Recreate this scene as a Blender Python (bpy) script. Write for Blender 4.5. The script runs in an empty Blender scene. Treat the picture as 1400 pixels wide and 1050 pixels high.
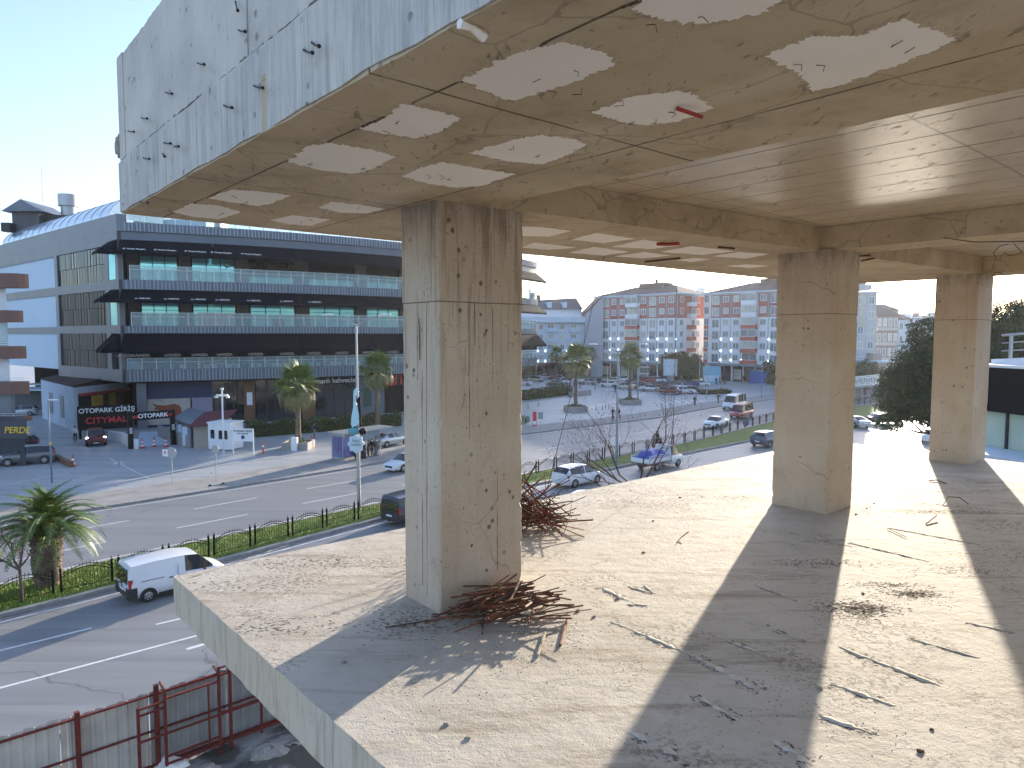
import bpy, bmesh, math, random
from mathutils import Vector, Matrix
random.seed(7)
R = math.radians
SC = bpy.context.scene
COL = SC.collection

# ------------------------------------------------------------------ camera, sky, sun, exposure
FPX = 960.0; CAMZ = 11.7; PITCH = math.atan(67/960)
cam = bpy.data.cameras.new('camera'); camo = bpy.data.objects.new('camera', cam); COL.objects.link(camo)
cam.lens = 36*FPX/1400; cam.sensor_width = 36; cam.clip_start = 0.05; cam.clip_end = 9000
camo.location = (0, 0, CAMZ); camo.rotation_euler = (R(90)-PITCH, 0, 0)
SC.camera = camo
SUN_EL, SUN_AZ = R(11.3), R(27.5)          # azimuth clockwise from +Y
world = bpy.data.worlds.new('World'); SC.world = world; world.use_nodes = True
wn = world.node_tree; bgn = wn.nodes['Background']
sky = wn.nodes.new('ShaderNodeTexSky'); sky.sky_type = 'NISHITA'; sky.sun_disc = False
sky.sun_elevation = SUN_EL; sky.sun_rotation = SUN_AZ; sky.altitude = 0; sky.air_density = 1.0; sky.dust_density = 1.2; sky.ozone_density = 1.6
hs = wn.nodes.new('ShaderNodeHueSaturation'); hs.inputs['Saturation'].default_value = .88
tn = wn.nodes.new('ShaderNodeMix'); tn.data_type = 'RGBA'; tn.blend_type = 'MULTIPLY'; tn.inputs[0].default_value = 1; tn.inputs[7].default_value = (.88, .94, 1.13, 1)
wn.links.new(sky.outputs[0], hs.inputs['Color']); wn.links.new(hs.outputs[0], tn.inputs[6]); wn.links.new(tn.outputs[2], bgn.inputs[0]); bgn.inputs[1].default_value = 0.15
sl = bpy.data.lights.new('sun', 'SUN'); sl.energy = 4.4; sl.angle = R(0.6); sl.color = (1.0, 0.88, 0.71)
slo = bpy.data.objects.new('sun', sl); COL.objects.link(slo)
sd = Vector((math.sin(SUN_AZ)*math.cos(SUN_EL), math.cos(SUN_AZ)*math.cos(SUN_EL), math.sin(SUN_EL)))
slo.rotation_euler = sd.to_track_quat('Z', 'Y').to_euler(); slo.location = (0, 0, 60)
SC.view_settings.view_transform = 'Standard'; SC.view_settings.look = 'None'
SC.view_settings.exposure = 1.44; SC.view_settings.gamma = 1
SC.render.engine = 'CYCLES'
try:
    SC.cycles.max_bounces = 7; SC.cycles.diffuse_bounces = 4; SC.cycles.glossy_bounces = 3
    SC.cycles.transparent_max_bounces = 12; SC.cycles.caustics_reflective = False; SC.cycles.caustics_refractive = False
    SC.cycles.sample_clamp_indirect = 6; SC.cycles.use_denoising = True
except Exception: pass

# ------------------------------------------------------------------ helpers
def ray(px, py):
    u = (525-py)/FPX
    return Vector(((px-700)/FPX, math.cos(PITCH)+u*math.sin(PITCH), -math.sin(PITCH)+u*math.cos(PITCH)))
def G(px, py, z=0.0):
    d = ray(px, py); t = (z-CAMZ)/d.z
    return Vector((d.x*t, d.y*t, z))
def D(px, py, Y):
    d = ray(px, py); t = Y/d.y
    return Vector((d.x*t, Y, CAMZ+d.z*t))
UA = R(40.7)
def UV(u, v, z=0):                     # building axes -> world
    return Vector((u*math.cos(UA)-v*math.sin(UA), u*math.sin(UA)+v*math.cos(UA), z))
def onplane(px, py, p, n):
    d = ray(px, py); c = Vector((0, 0, CAMZ)); t = (p-c).dot(n)/d.dot(n)
    return c+d*t

class MB:
    def __init__(s): s.v = []; s.f = []; s.m = []
    def add(s, vs, fs, mi=0):
        o = len(s.v); s.v += [tuple(v) for v in vs]
        s.f += [tuple(i+o for i in f) for f in fs]; s.m += [mi]*len(fs); return s
    def box(s, x0, x1, y0, y1, z0, z1, mi=0, M=None):
        vs = [Vector(c) for c in ((x0,y0,z0),(x1,y0,z0),(x1,y1,z0),(x0,y1,z0),(x0,y0,z1),(x1,y0,z1),(x1,y1,z1),(x0,y1,z1))]
        if M is not None: vs = [M @ v for v in vs]
        return s.add(vs, [(3,2,1,0),(4,5,6,7),(0,1,5,4),(1,2,6,5),(2,3,7,6),(3,0,4,7)], mi)
    def tube(s, pts, r, n=6, mi=0, cap=True):
        pts = [Vector(p) for p in pts]; rs = r if isinstance(r, (list, tuple)) else [r]*len(pts)
        vs = []; up = Vector((0.0123, 0.0345, 1)).normalized()
        for i, p in enumerate(pts):
            t = (pts[min(i+1, len(pts)-1)]-pts[max(i-1, 0)]); t = t.normalized() if t.length > 1e-9 else Vector((0,0,1))
            a = t.cross(up)
            if a.length < .12: a = t.cross(Vector((1,0,0)))
            a.normalize(); b = t.cross(a)
            vs += [p+(a*math.cos(k*2*math.pi/n)+b*math.sin(k*2*math.pi/n))*rs[i] for k in range(n)]
        fs = [(i*n+k, i*n+(k+1)%n, (i+1)*n+(k+1)%n, (i+1)*n+k) for i in range(len(pts)-1) for k in range(n)]
        if cap: fs += [tuple(range(n))[::-1], tuple(range((len(pts)-1)*n, len(pts)*n))]
        return s.add(vs, fs, mi)
    def cyl(s, x, y, z0, z1, r, n=12, mi=0, r2=None): return s.tube([(x,y,z0),(x,y,z1)], [r, r if r2 is None else r2], n, mi)
    def prism(s, poly, z0, z1, mi=0):
        n = len(poly)
        a = sum(poly[i][0]*poly[(i+1)%n][1]-poly[(i+1)%n][0]*poly[i][1] for i in range(n))
        if a < 0: poly = poly[::-1]
        vs = [(p[0],p[1],z0) for p in poly]+[(p[0],p[1],z1) for p in poly]
        fs = [tuple(range(n))[::-1], tuple(range(n,2*n))]+[(i,(i+1)%n,n+(i+1)%n,n+i) for i in range(n)]
        return s.add(vs, fs, mi)
    def ball(s, c, rx, ry, rz, nu=10, nv=7, mi=0, jit=0):
        vs = []; c = Vector(c)
        for j in range(nv+1):
            a = math.pi*j/nv
            for i in range(nu):
                b = 2*math.pi*i/nu; k = 1+random.uniform(-jit, jit)
                vs.append(c+Vector((rx*math.sin(a)*math.cos(b), ry*math.sin(a)*math.sin(b), rz*math.cos(a)))*k)
        fs = [(j*nu+i, (j+1)*nu+i, (j+1)*nu+(i+1)%nu, j*nu+(i+1)%nu) for j in range(nv) for i in range(nu)]
        return s.add(vs, fs, mi)
    def mesh(s, name, mats, smooth=False):
        me = bpy.data.meshes.new(name); me.from_pydata(s.v, [], s.f); me.validate(clean_customdata=False)
        if not isinstance(mats, (list, tuple)): mats = [mats]
        for m in mats: me.materials.append(m)
        if len(mats) > 1 and len(me.polygons) == len(s.m):
            me.polygons.foreach_set('material_index', s.m)
        if smooth is not False:
            me.polygons.foreach_set('use_smooth', [True]*len(me.polygons))
            if smooth is not True: me.set_sharp_from_angle(angle=R(smooth))
        me.update(); return me
    def build(s, name, mats, parent=None, smooth=False):
        return link(name, s.mesh(name, mats, smooth), parent)
def link(name, data, parent=None, loc=None, rot=None):
    o = bpy.data.objects.new(name, data); COL.objects.link(o)
    if parent is not None: o.parent = parent
    if loc is not None: o.location = loc
    if rot is not None: o.rotation_euler = rot
    return o
def tag(o, label=None, cat=None, group=None, kind=None):
    if label: o['label'] = label
    if cat: o['category'] = cat
    if group: o['group'] = group
    if kind: o['kind'] = kind
    return o
def thing(name, label, cat, loc=(0,0,0), rz=0, group=None):
    o = link(name, None, None, loc, (0,0,rz)); o.empty_display_size = .3
    return tag(o, label, cat, group)
KIDS = {}
def copy_tree(o, parent=None):
    c = o.copy(); COL.objects.link(c)
    if parent is not None: c.parent = parent
    for ch in [x for x in COL.objects if x.parent == o]: copy_tree(ch, c)
    return c
def clone(o, loc, rz=0, label=None, group=None, s=None):
    c = copy_tree(o); c.location = loc; c.rotation_euler = (0,0,rz)
    if label: c['label'] = label
    if group: c['group'] = group
    if s: c.scale = (s,s,s)
    return c
def text(body, size, mat, parent, loc, xdir, ydir=(0,0,1), ext=.015, name='lettering', align='CENTER', space=1.0, shear=0):
    cu = bpy.data.curves.new(name, 'FONT'); cu.body = body; cu.size = size; cu.extrude = ext; cu.align_x = align; cu.align_y = 'CENTER'
    cu.space_character = space; cu.shear = shear; cu.offset = size*.012
    cu.materials.append(mat)
    tmp = bpy.data.objects.new(name, cu); COL.objects.link(tmp)
    dg = bpy.context.evaluated_depsgraph_get(); me = bpy.data.meshes.new_from_object(tmp.evaluated_get(dg)); me.name = name
    bpy.data.objects.remove(tmp); bpy.data.curves.remove(cu)
    o = link(name, me, parent)
    x = Vector(xdir).normalized(); y = Vector(ydir).normalized(); z = x.cross(y)
    M = Matrix((x, y, z)).transposed().to_4x4(); M.translation = Vector(loc); o.matrix_local = M
    return o

# ------------------------------------------------------------------ materials
def nt(name):
    m = bpy.data.materials.new(name); m.use_nodes = True; t = m.node_tree
    return m, t, t.nodes['Principled BSDF']
def mat(name, col, rough=.6, metal=0, col2=None, scale=2.0, bump=0, bscale=20, stretch=(1,1,1), alpha=None, emit=None, spec=None, lo=.35, hi=.65, detail=6, coat=0):
    m, t, b = nt(name); N = t.nodes; L = t.links
    b.inputs['Base Color'].default_value = (*col, 1); b.inputs['Roughness'].default_value = rough; b.inputs['Metallic'].default_value = metal
    if spec is not None: b.inputs['Specular IOR Level'].default_value = spec
    if coat: b.inputs['Coat Weight'].default_value = coat; b.inputs['Coat Roughness'].default_value = .08
    if alpha is not None: b.inputs['Alpha'].default_value = alpha
    if emit: b.inputs['Emission Color'].default_value = (*emit[0], 1); b.inputs['Emission Strength'].default_value = emit[1]
    if col2 is not None or bump:
        tc = N.new('ShaderNodeTexCoord'); mp = N.new('ShaderNodeMapping'); mp.inputs['Scale'].default_value = stretch
        L.new(tc.outputs['Object'], mp.inputs[0])
    if col2 is not None:
        n = N.new('ShaderNodeTexNoise'); n.inputs['Scale'].default_value = scale; n.inputs['Detail'].default_value = detail; L.new(mp.outputs[0], n.inputs[0])
        r = N.new('ShaderNodeMapRange'); r.inputs[1].default_value = lo; r.inputs[2].default_value = hi; L.new(n.outputs[0], r.inputs[0])
        x = N.new('ShaderNodeMix'); x.data_type = 'RGBA'; x.inputs[6].default_value = (*col, 1); x.inputs[7].default_value = (*col2, 1)
        L.new(r.outputs[0], x.inputs[0]); L.new(x.outputs[2], b.inputs['Base Color'])
    if bump:
        n = N.new('ShaderNodeTexNoise'); n.inputs['Scale'].default_value = bscale; n.inputs['Detail'].default_value = 5; L.new(mp.outputs[0], n.inputs[0])
        bp = N.new('ShaderNodeBump'); bp.inputs['Strength'].default_value = 1; bp.inputs['Distance'].default_value = bump
        L.new(n.outputs[0], bp.inputs['Height']); L.new(bp.outputs[0], b.inputs['Normal'])
    return m

class NG:                                # tiny node-graph helper for layered weathering
    def __init__(s, name, rough=.85, spec=.35):
        s.m, s.t, s.b = nt(name); s.N = s.t.nodes; s.L = s.t.links
        s.tc = s.N.new('ShaderNodeTexCoord'); s.b.inputs['Roughness'].default_value = rough; s.b.inputs['Specular IOR Level'].default_value = spec
        s.col = None; s.h = None
    def co(s, sc=(1,1,1), rot=(0,0,0), loc=(0,0,0), warp=0, wscale=3):
        mp = s.N.new('ShaderNodeMapping'); mp.inputs['Scale'].default_value = sc; mp.inputs['Rotation'].default_value = rot; mp.inputs['Location'].default_value = loc
        s.L.new(s.tc.outputs['Object'], mp.inputs[0]); out = mp.outputs[0]
        if warp:
            n = s.N.new('ShaderNodeTexNoise'); n.inputs['Scale'].default_value = wscale; n.inputs['Detail'].default_value = 4; s.L.new(s.tc.outputs['Object'], n.inputs[0])
            a = s.N.new('ShaderNodeVectorMath'); a.operation = 'MULTIPLY_ADD'; s.L.new(n.outputs[1], a.inputs[0]); a.inputs[1].default_value = (warp,)*3; s.L.new(out, a.inputs[2]); out = a.outputs[0]
        return out
    def noise(s, co, scale, detail=6, rough=.6):
        n = s.N.new('ShaderNodeTexNoise'); n.inputs['Scale'].default_value = scale; n.inputs['Detail'].default_value = detail; n.inputs['Roughness'].default_value = rough
        s.L.new(co, n.inputs[0]); return n.outputs[0]
    def voro(s, co, scale, feat='F1', rnd=1):
        n = s.N.new('ShaderNodeTexVoronoi'); n.feature = feat; n.inputs['Scale'].default_value = scale; n.inputs['Randomness'].default_value = rnd; s.L.new(co, n.inputs[0]); return n.outputs[0]
    def ramp(s, x, a, b, c=0., d=1.):
        r = s.N.new('ShaderNodeMapRange'); s.L.new(x, r.inputs[0])
        for i, q in enumerate((a, b, c, d)): r.inputs[i+1].default_value = q
        return r.outputs[0]
    def mul(s, x, y, op='MULTIPLY'):
        a = s.N.new('ShaderNodeMath'); a.operation = op; s.L.new(x, a.inputs[0])
        if isinstance(y, (int, float)): a.inputs[1].default_value = y
        else: s.L.new(y, a.inputs[1])
        return a.outputs[0]
    def sep(s, axis, co=None):
        n = s.N.new('ShaderNodeSeparateXYZ'); s.L.new(co or s.tc.outputs['Object'], n.inputs[0]); return n.outputs[axis]
    def mix(s, fac, c):
        x = s.N.new('ShaderNodeMix'); x.data_type = 'RGBA'; s.L.new(fac, x.inputs[0]); x.inputs[7].default_value = (*c, 1)
        if isinstance(s.col, tuple): x.inputs[6].default_value = (*s.col, 1)
        else: s.L.new(s.col, x.inputs[6])
        s.col = x.outputs[2]
    def height(s, x, k):
        y = s.mul(x, k); s.h = y if s.h is None else s.mul(s.h, y, 'ADD')
    def done(s, dist=.01):
        if isinstance(s.col, tuple): s.b.inputs['Base Color'].default_value = (*s.col, 1)
        else: s.L.new(s.col, s.b.inputs['Base Color'])
        if s.h is not None:
            bp = s.N.new('ShaderNodeBump'); bp.inputs['Strength'].default_value = 1; bp.inputs['Distance'].default_value = dist
            s.L.new(s.h, bp.inputs['Height']); s.L.new(bp.outputs[0], s.b.inputs['Normal'])
        return s.m

def m_floor():
    g = NG('floor concrete', .8, .3); c = g.co(); g.col = (.48,.43,.355)
    g.mix(g.ramp(g.noise(c, .45, 6), .35, .65), (.555,.515,.45))
    g.mix(g.ramp(g.noise(c, 2.6, 8, .65), .5, .8, 0, .6), (.33,.28,.22))
    g.mix(g.ramp(g.noise(g.co(loc=(9,2,0)), 1.3, 5, .6), .54, .70, 0, .55), (.62,.58,.51))
    cs = g.co(sc=(.35,2.2,1), rot=(0,0,R(8)))
    g.mix(g.ramp(g.noise(cs, 2.2, 9, .7), .53, .68, 0, .75), (.27,.215,.155))
    p = g.mul(g.ramp(g.noise(c, .8, 3), .5, .62), g.ramp(g.noise(c, 26, 6, .7), .53, .60))
    g.mix(g.mul(p, .5), (.16,.13,.10))
    sp = g.mul(g.ramp(g.voro(g.co(warp=.03, wscale=30), 22), .16, .05), g.ramp(g.noise(c, 3.2, 4), .46, .6))
    g.mix(g.mul(sp, .7), (.12,.10,.08))
    cr = g.ramp(g.voro(g.co(warp=.5, wscale=1.2), .35, 'DISTANCE_TO_EDGE'), .0035, .0)
    g.mix(g.mul(g.mul(cr, g.ramp(g.noise(c, .7, 2), .55, .62)), .5), (.16,.13,.10))
    g.height(g.noise(c, 90, 4, .7), .35); g.height(g.noise(c, 7, 8, .65), 1.2); g.height(g.mul(sp, -1), .6); g.height(p, .5)
    return g.done(.012)
def m_column(name='column concrete', k=1.0):
    g = NG(name, .85, .3); c = g.co(); g.col = (.52,.405,.30)
    g.mix(g.ramp(g.noise(c, 1.1, 5), .38, .66), (.575,.495,.385))
    cs = g.co(sc=(1,1,.05)); st = g.noise(cs, 17, 7, .75)
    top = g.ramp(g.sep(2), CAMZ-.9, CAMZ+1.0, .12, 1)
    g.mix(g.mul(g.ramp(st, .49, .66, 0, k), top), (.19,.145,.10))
    g.mix(g.mul(g.ramp(g.noise(g.co(sc=(1,1,.04), loc=(4,2,0)), 13, 5, .7), .55, .7, 0, .35*k), 1.0), (.62,.55,.45))
    jw = g.mul(g.mul(g.noise(c, 9, 3), .012), g.sep(2), 'ADD'); jl = g.mul(g.mul(jw, -(CAMZ+.281), 'ADD'), 0, 'ABSOLUTE') if False else None
    aa = g.N.new('ShaderNodeMath'); aa.operation = 'ABSOLUTE'; g.L.new(g.mul(jw, -(CAMZ+.281), 'ADD'), aa.inputs[0]); g.mix(g.ramp(aa.outputs[0], .0065, .003, 0, .8), (.12,.09,.07))
    pk = g.mul(g.ramp(g.voro(g.co(warp=.02, wscale=30), 8), .20, .10), g.ramp(g.noise(c, 2.1, 3), .50, .62))
    pk2 = g.ramp(g.voro(g.co(loc=(3,1,2), warp=.01, wscale=40), 24), .22, .1)
    g.mix(g.mul(pk, .8), (.10,.075,.05)); g.mix(g.mul(g.mul(pk2, g.ramp(g.noise(c, 3.3, 3), .5, .66)), .7), (.13,.10,.07))
    ed = g.ramp(g.voro(g.co(warp=.35, wscale=2.4), .8, 'DISTANCE_TO_EDGE'), .006, .0)
    g.mix(g.mul(g.mul(ed, g.ramp(g.noise(c, .9, 2), .5, .6)), .5), (.16,.125,.09))
    g.mix(g.ramp(g.noise(c, 3.5, 9, .7), .56, .76, 0, .55), (.30,.235,.16))
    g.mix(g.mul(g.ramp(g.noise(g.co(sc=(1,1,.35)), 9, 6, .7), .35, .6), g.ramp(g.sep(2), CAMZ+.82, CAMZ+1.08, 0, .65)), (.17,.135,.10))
    g.height(g.noise(c, 60, 5, .7), .3); g.height(st, .5); g.height(g.mul(pk, -1), 1.5); g.height(g.mul(pk2, -1), .8)
    return g.done(.006)
def m_ceiling(name='ceiling concrete', boards=False, rough=.8, joints=True):
    g = NG(name, rough, .4); c = g.co(); g.col = (.47,.365,.225) if not boards else (.46,.375,.26)
    g.mix(g.ramp(g.noise(c, .9, 6), .36, .66), (.57,.465,.315) if not boards else (.56,.475,.35))
    g.mix(g.ramp(g.noise(c, 1.9, 10, .70), .47, .70, 0, .55), (.27,.19,.105) if not boards else (.30,.23,.14))
    r = g.co(rot=(0,0,-UA), warp=.03, wscale=2.2)
    def ln(axis, per, w, ph=0.):
        a = g.mul(g.sep(axis, r), ph, 'ADD'); f = g.N.new('ShaderNodeMath'); f.operation = 'PINGPONG'; g.L.new(a, f.inputs[0]); f.inputs[1].default_value = per/2
        return g.ramp(f.outputs[0], w, w*.3)
    if boards:
        l = ln(0, .5, .016); g.mix(g.mul(l, g.ramp(g.noise(c, 2.5, 4), .35, .6, .35, 1)), (.10,.07,.04))
        l2 = ln(1, 2.44, .014, .6); g.mix(g.mul(l2, .7), (.12,.09,.06))
        g.height(l, -1.2)
    else:
        def at(axis, val, w):
            f = g.N.new('ShaderNodeMath'); f.operation = 'ABSOLUTE'; g.L.new(g.mul(g.sep(axis, r), -val, 'ADD'), f.inputs[0]); return g.ramp(f.outputs[0], w, w*.4)
        br = g.ramp(g.noise(c, 1.6, 4), .32, .5, .35, 1)
        for ax, vals in ((0, (1.87, 3.25)), (1, (2.69, 5.22, .2, -2.3))) if joints else ():
            for q in vals: l = g.mul(at(ax, q, .010), br); g.mix(l, (.09,.065,.04)); g.height(l, -1)
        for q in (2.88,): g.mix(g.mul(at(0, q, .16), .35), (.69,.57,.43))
        wb = g.ramp(g.voro(g.co(warp=.5, wscale=1.4), 1.0, 'DISTANCE_TO_EDGE'), .010, .002); g.mix(g.mul(wb, .45), (.20,.15,.10))
        g.mix(g.ramp(g.noise(c, 9, 8, .7), .60, .72, 0, .5), (.22,.16,.09))
    cs = g.co(rot=(0,0,-UA-R(90)), sc=(1,.3,1))
    fl = g.ramp(g.noise(cs, 14, 6, .75), .60, .68); g.mix(g.mul(fl, .5), (.14,.11,.07))
    g.height(g.noise(c, 40, 5, .7), .12 if boards else .35); g.height(g.mul(fl, -1), .8)
    return g.done(.006)
def m_fascia():
    g = NG('parapet concrete', .9, .3); c = g.co(); g.col = (.68,.62,.53)
    g.mix(g.ramp(g.noise(c, 1.3, 6), .38, .64), (.54,.50,.44))
    cs = g.co(sc=(1,1,.06)); st = g.noise(cs, 20, 7, .8); low = g.ramp(g.sep(2), CAMZ+1.62, CAMZ+1.5, .15, 1)
    g.mix(g.mul(g.ramp(st, .44, .66), g.mul(low, .6)), (.22,.215,.205))
    g.mix(g.mul(g.ramp(g.noise(g.co(sc=(1,1,.09), loc=(5,1,0)), 12, 6, .75), .54, .68, 0, .7), low), (.62,.61,.58))
    pk = g.mul(g.ramp(g.voro(g.co(warp=.02, wscale=30), 9), .20, .10), g.ramp(g.noise(c, 2.6, 3), .46, .58)); g.mix(g.mul(pk, .6), (.16,.16,.155))
    g.mix(g.ramp(g.noise(c, 5, 9, .7), .6, .76, 0, .5), (.26,.255,.25))
    g.height(g.noise(c, 50, 5, .7), .5); g.height(st, .5); g.height(g.mul(pk, -1), 1.5)
    return g.done(.008)
def m_edge():
    g = NG('slab edge concrete', .9, .3); c = g.co(); g.col = (.60,.48,.345)
    g.mix(g.ramp(g.noise(c, 1.2, 6), .38, .64), (.60,.52,.40))
    g.mix(g.ramp(g.noise(g.co(sc=(1,1,.12)), 12, 7, .75), .48, .66, 0, .8), (.33,.27,.20))
    g.mix(g.ramp(g.noise(c, 3.1, 8, .7), .56, .72, 0, .6), (.36,.29,.21))
    pk = g.ramp(g.voro(c, 16), .09, .03); g.mix(g.mul(g.mul(pk, g.ramp(g.noise(c, 2.6, 3), .45, .6)), .7), (.12,.10,.08))
    g.height(g.noise(c, 40, 5, .7), .5)
    return g.done(.006)
def m_asphalt(name, a, b, d):
    g = NG(name, .5, .5); c = g.co(); g.col = a
    g.mix(g.ramp(g.noise(g.co(rot=(0,0,-R(44)), sc=(.06,1,1)), .75, 6, .6), .35, .65), b)
    g.mix(g.ramp(g.noise(g.co(rot=(0,0,-R(44)), sc=(.03,1,1), loc=(3,3,0)), 1.6, 4, .6), .55, .7, 0, .5), d)
    g.mix(g.ramp(g.noise(c, .5, 8, .65), .6, .75, 0, .4), d)
    cr = g.ramp(g.voro(g.co(warp=3, wscale=.25), .07, 'DISTANCE_TO_EDGE'), .0028, .0); g.mix(g.mul(cr, .5), (.03,.03,.03))
    g.height(g.noise(c, 25, 4, .7), 1)
    return g.done(.004)
M = {}
M['floor'] = m_floor(); M['column'] = m_column(); M['column2'] = m_column('plain column concrete', .28); M['soffit'] = m_ceiling(); M['beam'] = m_ceiling('beam concrete', joints=False); M['coffer'] = m_ceiling('board marked concrete', True, .35)
M['fascia'] = m_fascia(); M['edge'] = m_edge()
M['foam'] = mat('white foam', (.92,.85,.75), .8, col2=(.86,.79,.69), scale=1.6, bump=.002, bscale=30)
M['rust'] = mat('rusty steel', (.26,.095,.045), .75, .2, (.10,.045,.025), 9, .0015, 90)
M['rustdark'] = mat('old steel', (.085,.05,.035), .75, .3, (.16,.09,.055), 12, .0015, 90)
M['grit'] = mat('dark grit', (.17,.135,.10), .95, col2=(.10,.08,.06), scale=9)
M['nail2'] = mat('dark form line', (.13,.10,.075), .95, spec=.1); M['hole'] = mat('pocked hole', (.10,.075,.055), .95, col2=(.20,.16,.12), scale=60, spec=.1)
M['nail'] = mat('nail steel', (.05,.035,.03), .6, .5)
M['redplastic'] = mat('red strip', (.42,.05,.03), .6, col2=(.30,.035,.02), scale=20)
M['seam'] = mat('sunlit mortar', (.66,.62,.54), .9, col2=(.50,.45,.37), scale=14, bump=.004, bscale=50)  # seam: paler than the floor, sun on the ridge tops put into the colour
M['rubble'] = mat('rubble', (.40,.36,.30), .9, col2=(.28,.24,.19), scale=12, bump=.004, bscale=40)
M['road'] = m_asphalt('road asphalt', (.20,.20,.20), (.255,.255,.25), (.14,.14,.14))
M['lot'] = m_asphalt('pale paving', (.33,.345,.35), (.42,.43,.43), (.23,.235,.24))
M['walk'] = mat('pavement slabs', (.33,.31,.285), .75, col2=(.25,.235,.215), scale=.7, bump=.006, bscale=6)
M['kerb'] = mat('kerb stone', (.34,.33,.31), .8, col2=(.25,.24,.225), scale=3, bump=.004, bscale=30)
M['paint'] = mat('road paint', (.68,.68,.66), .6, col2=(.45,.45,.44), scale=4, lo=.5, hi=.8)
M['soil'] = mat('site soil', (.10,.085,.065), .95, col2=(.34,.31,.27), scale=.9, bump=.06, bscale=4, lo=.48, hi=.6)
M['turf'] = mat('turf', (.10,.16,.02), .9, col2=(.17,.20,.03), scale=1.2, bump=.03, bscale=12)
M['grass'] = mat('grass blades', (.16,.27,.03), .6, col2=(.26,.33,.05), scale=2.5)
M['iron'] = mat('black iron', (.012,.011,.011), .8, spec=.1)
M['redframe'] = mat('red oxide frame', (.21,.032,.02), .7, .05, (.13,.022,.016), 4)
M['sheet'] = mat('corrugated sheet', (.66,.60,.52), .6, .05, (.50,.46,.40), 1.2)
M['greysteel'] = mat('grey steel', (.38,.39,.40), .4, .6)
M['whitesteel'] = mat('white painted steel', (.78,.78,.76), .4)
M['bluegrey'] = mat('blue grey steel', (.22,.27,.31), .5, .3)
M['white'] = mat('white paint', (.78,.79,.80), .5, col2=(.70,.71,.73), scale=1.5)
M['black'] = mat('black panel', (.006,.007,.009), .6, spec=.15)
M['darkglass'] = mat('dark glass', (.015,.02,.025), .06, 0, spec=.9)
M['palebl'] = mat('pale blue render', (.56,.66,.73), .8, col2=(.50,.60,.68), scale=.4)
M['text_w'] = mat('white letters', (.80,.82,.84), .5)
M['text_r'] = mat('red letters', (.62,.03,.035), .5)
M['text_y'] = mat('yellow letters', (.75,.48,.04), .5)
M['leaf'] = mat('hedge leaves', (.045,.085,.018), .55, col2=(.10,.15,.03), scale=1.6)
M['needle'] = mat('evergreen leaves', (.028,.045,.014), .6, col2=(.075,.09,.03), scale=.8)
M['frond'] = mat('palm frond', (.06,.125,.018), .5, col2=(.15,.20,.035), scale=1.0)
M['frondold'] = mat('old palm leaf', (.22,.19,.08), .6, col2=(.12,.13,.04), scale=2)
M['bark'] = mat('palm bark', (.20,.15,.105), .9, col2=(.09,.065,.045), scale=5, bump=.04, bscale=9)
M['twig'] = mat('bare twigs', (.14,.095,.075), .85, col2=(.08,.055,.045), scale=6)
M['rubber'] = mat('tyre rubber', (.018,.018,.018), .8)
M['rim'] = mat('alloy rim', (.45,.46,.47), .35, .8)
M['carglass'] = mat('car glass', (.012,.015,.018), .05, 0, spec=.8)
M['headlamp'] = mat('headlamp glass', (.75,.78,.80), .1, spec=.8)
M['headlit'] = mat('lit headlamp', (.9,.9,.9), .2, emit=((1,.95,.85), 12))
M['taillamp'] = mat('tail lamp', (.42,.01,.012), .2, spec=.8)
M['trim'] = mat('dark trim', (.03,.03,.032), .6)
M['plate'] = mat('number plate', (.75,.75,.75), .5)
# ------------------------------------------------------------------ ground, roads, median
def poly_sheet(name, pts, z, m, label=None):
    n = len(pts); a = sum(pts[i][0]*pts[(i+1)%n][1]-pts[(i+1)%n][0]*pts[i][1] for i in range(n))
    if a < 0: pts = pts[::-1]
    bm = bmesh.new(); vs = [bm.verts.new((p[0], p[1], z)) for p in pts]; f = bm.faces.new(vs); bmesh.ops.triangulate(bm, faces=[f])
    me = bpy.data.meshes.new(name); bm.to_mesh(me); bm.free(); me.materials.append(m)
    return tag(link(name, me), kind='structure')
g = MB(); g.add([(-4000,-600,0),(4000,-600,0),(4000,7000,0),(-4000,7000,0)], [(0,1,2,3)]); tag(g.build('ground', M['lot']), kind='structure')
def W(*ps): return [G(x, y) for x, y in ps]
def ext(pts, d0, d1):
    a = (pts[0]-pts[1]).normalized(); b = (pts[-1]-pts[-2]).normalized()
    return [pts[0]+a*d0]+pts+[pts[-1]+b*d1]
M1 = ext(W((0,845),(100,821),(280,775),(520,712),(735,663),(900,629),(1040,601),(1160,580),(1290,558)), 60, 260)   # near kerb of the median
M2 = ext(W((0,803),(140,770),(300,736),(520,689),(735,646),(934,607),(1053,577.5),(1160,558),(1290,538)), 60, 260)   # far kerb of the median
KF = ext(W((-160,738),(0,717),(200,686),(480,641),(714,594.5),(900,572),(983,556),(1100,541),(1250,526)), 80, 400)    # far kerb of the far carriageway
NF = [UV(u, 23.75) for u in (-70, 0, 30, 60, 120, 340)]
def strip(name, A, B, z, m): return poly_sheet(name, [(p.x,p.y) for p in A]+[(p.x,p.y) for p in reversed(B)], z, m)
strip('near_road', NF, M1, .004, M['road'])
strip('far_road', M2, KF, .004, M['road'])
def offs(P, d):                         # offset a polyline sideways (left positive)
    out = []
    for i, p in enumerate(P):
        t = (P[min(i+1,len(P)-1)]-P[max(i-1,0)]).normalized(); out.append(p+Vector((-t.y, t.x, 0))*d)
    return out
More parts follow.
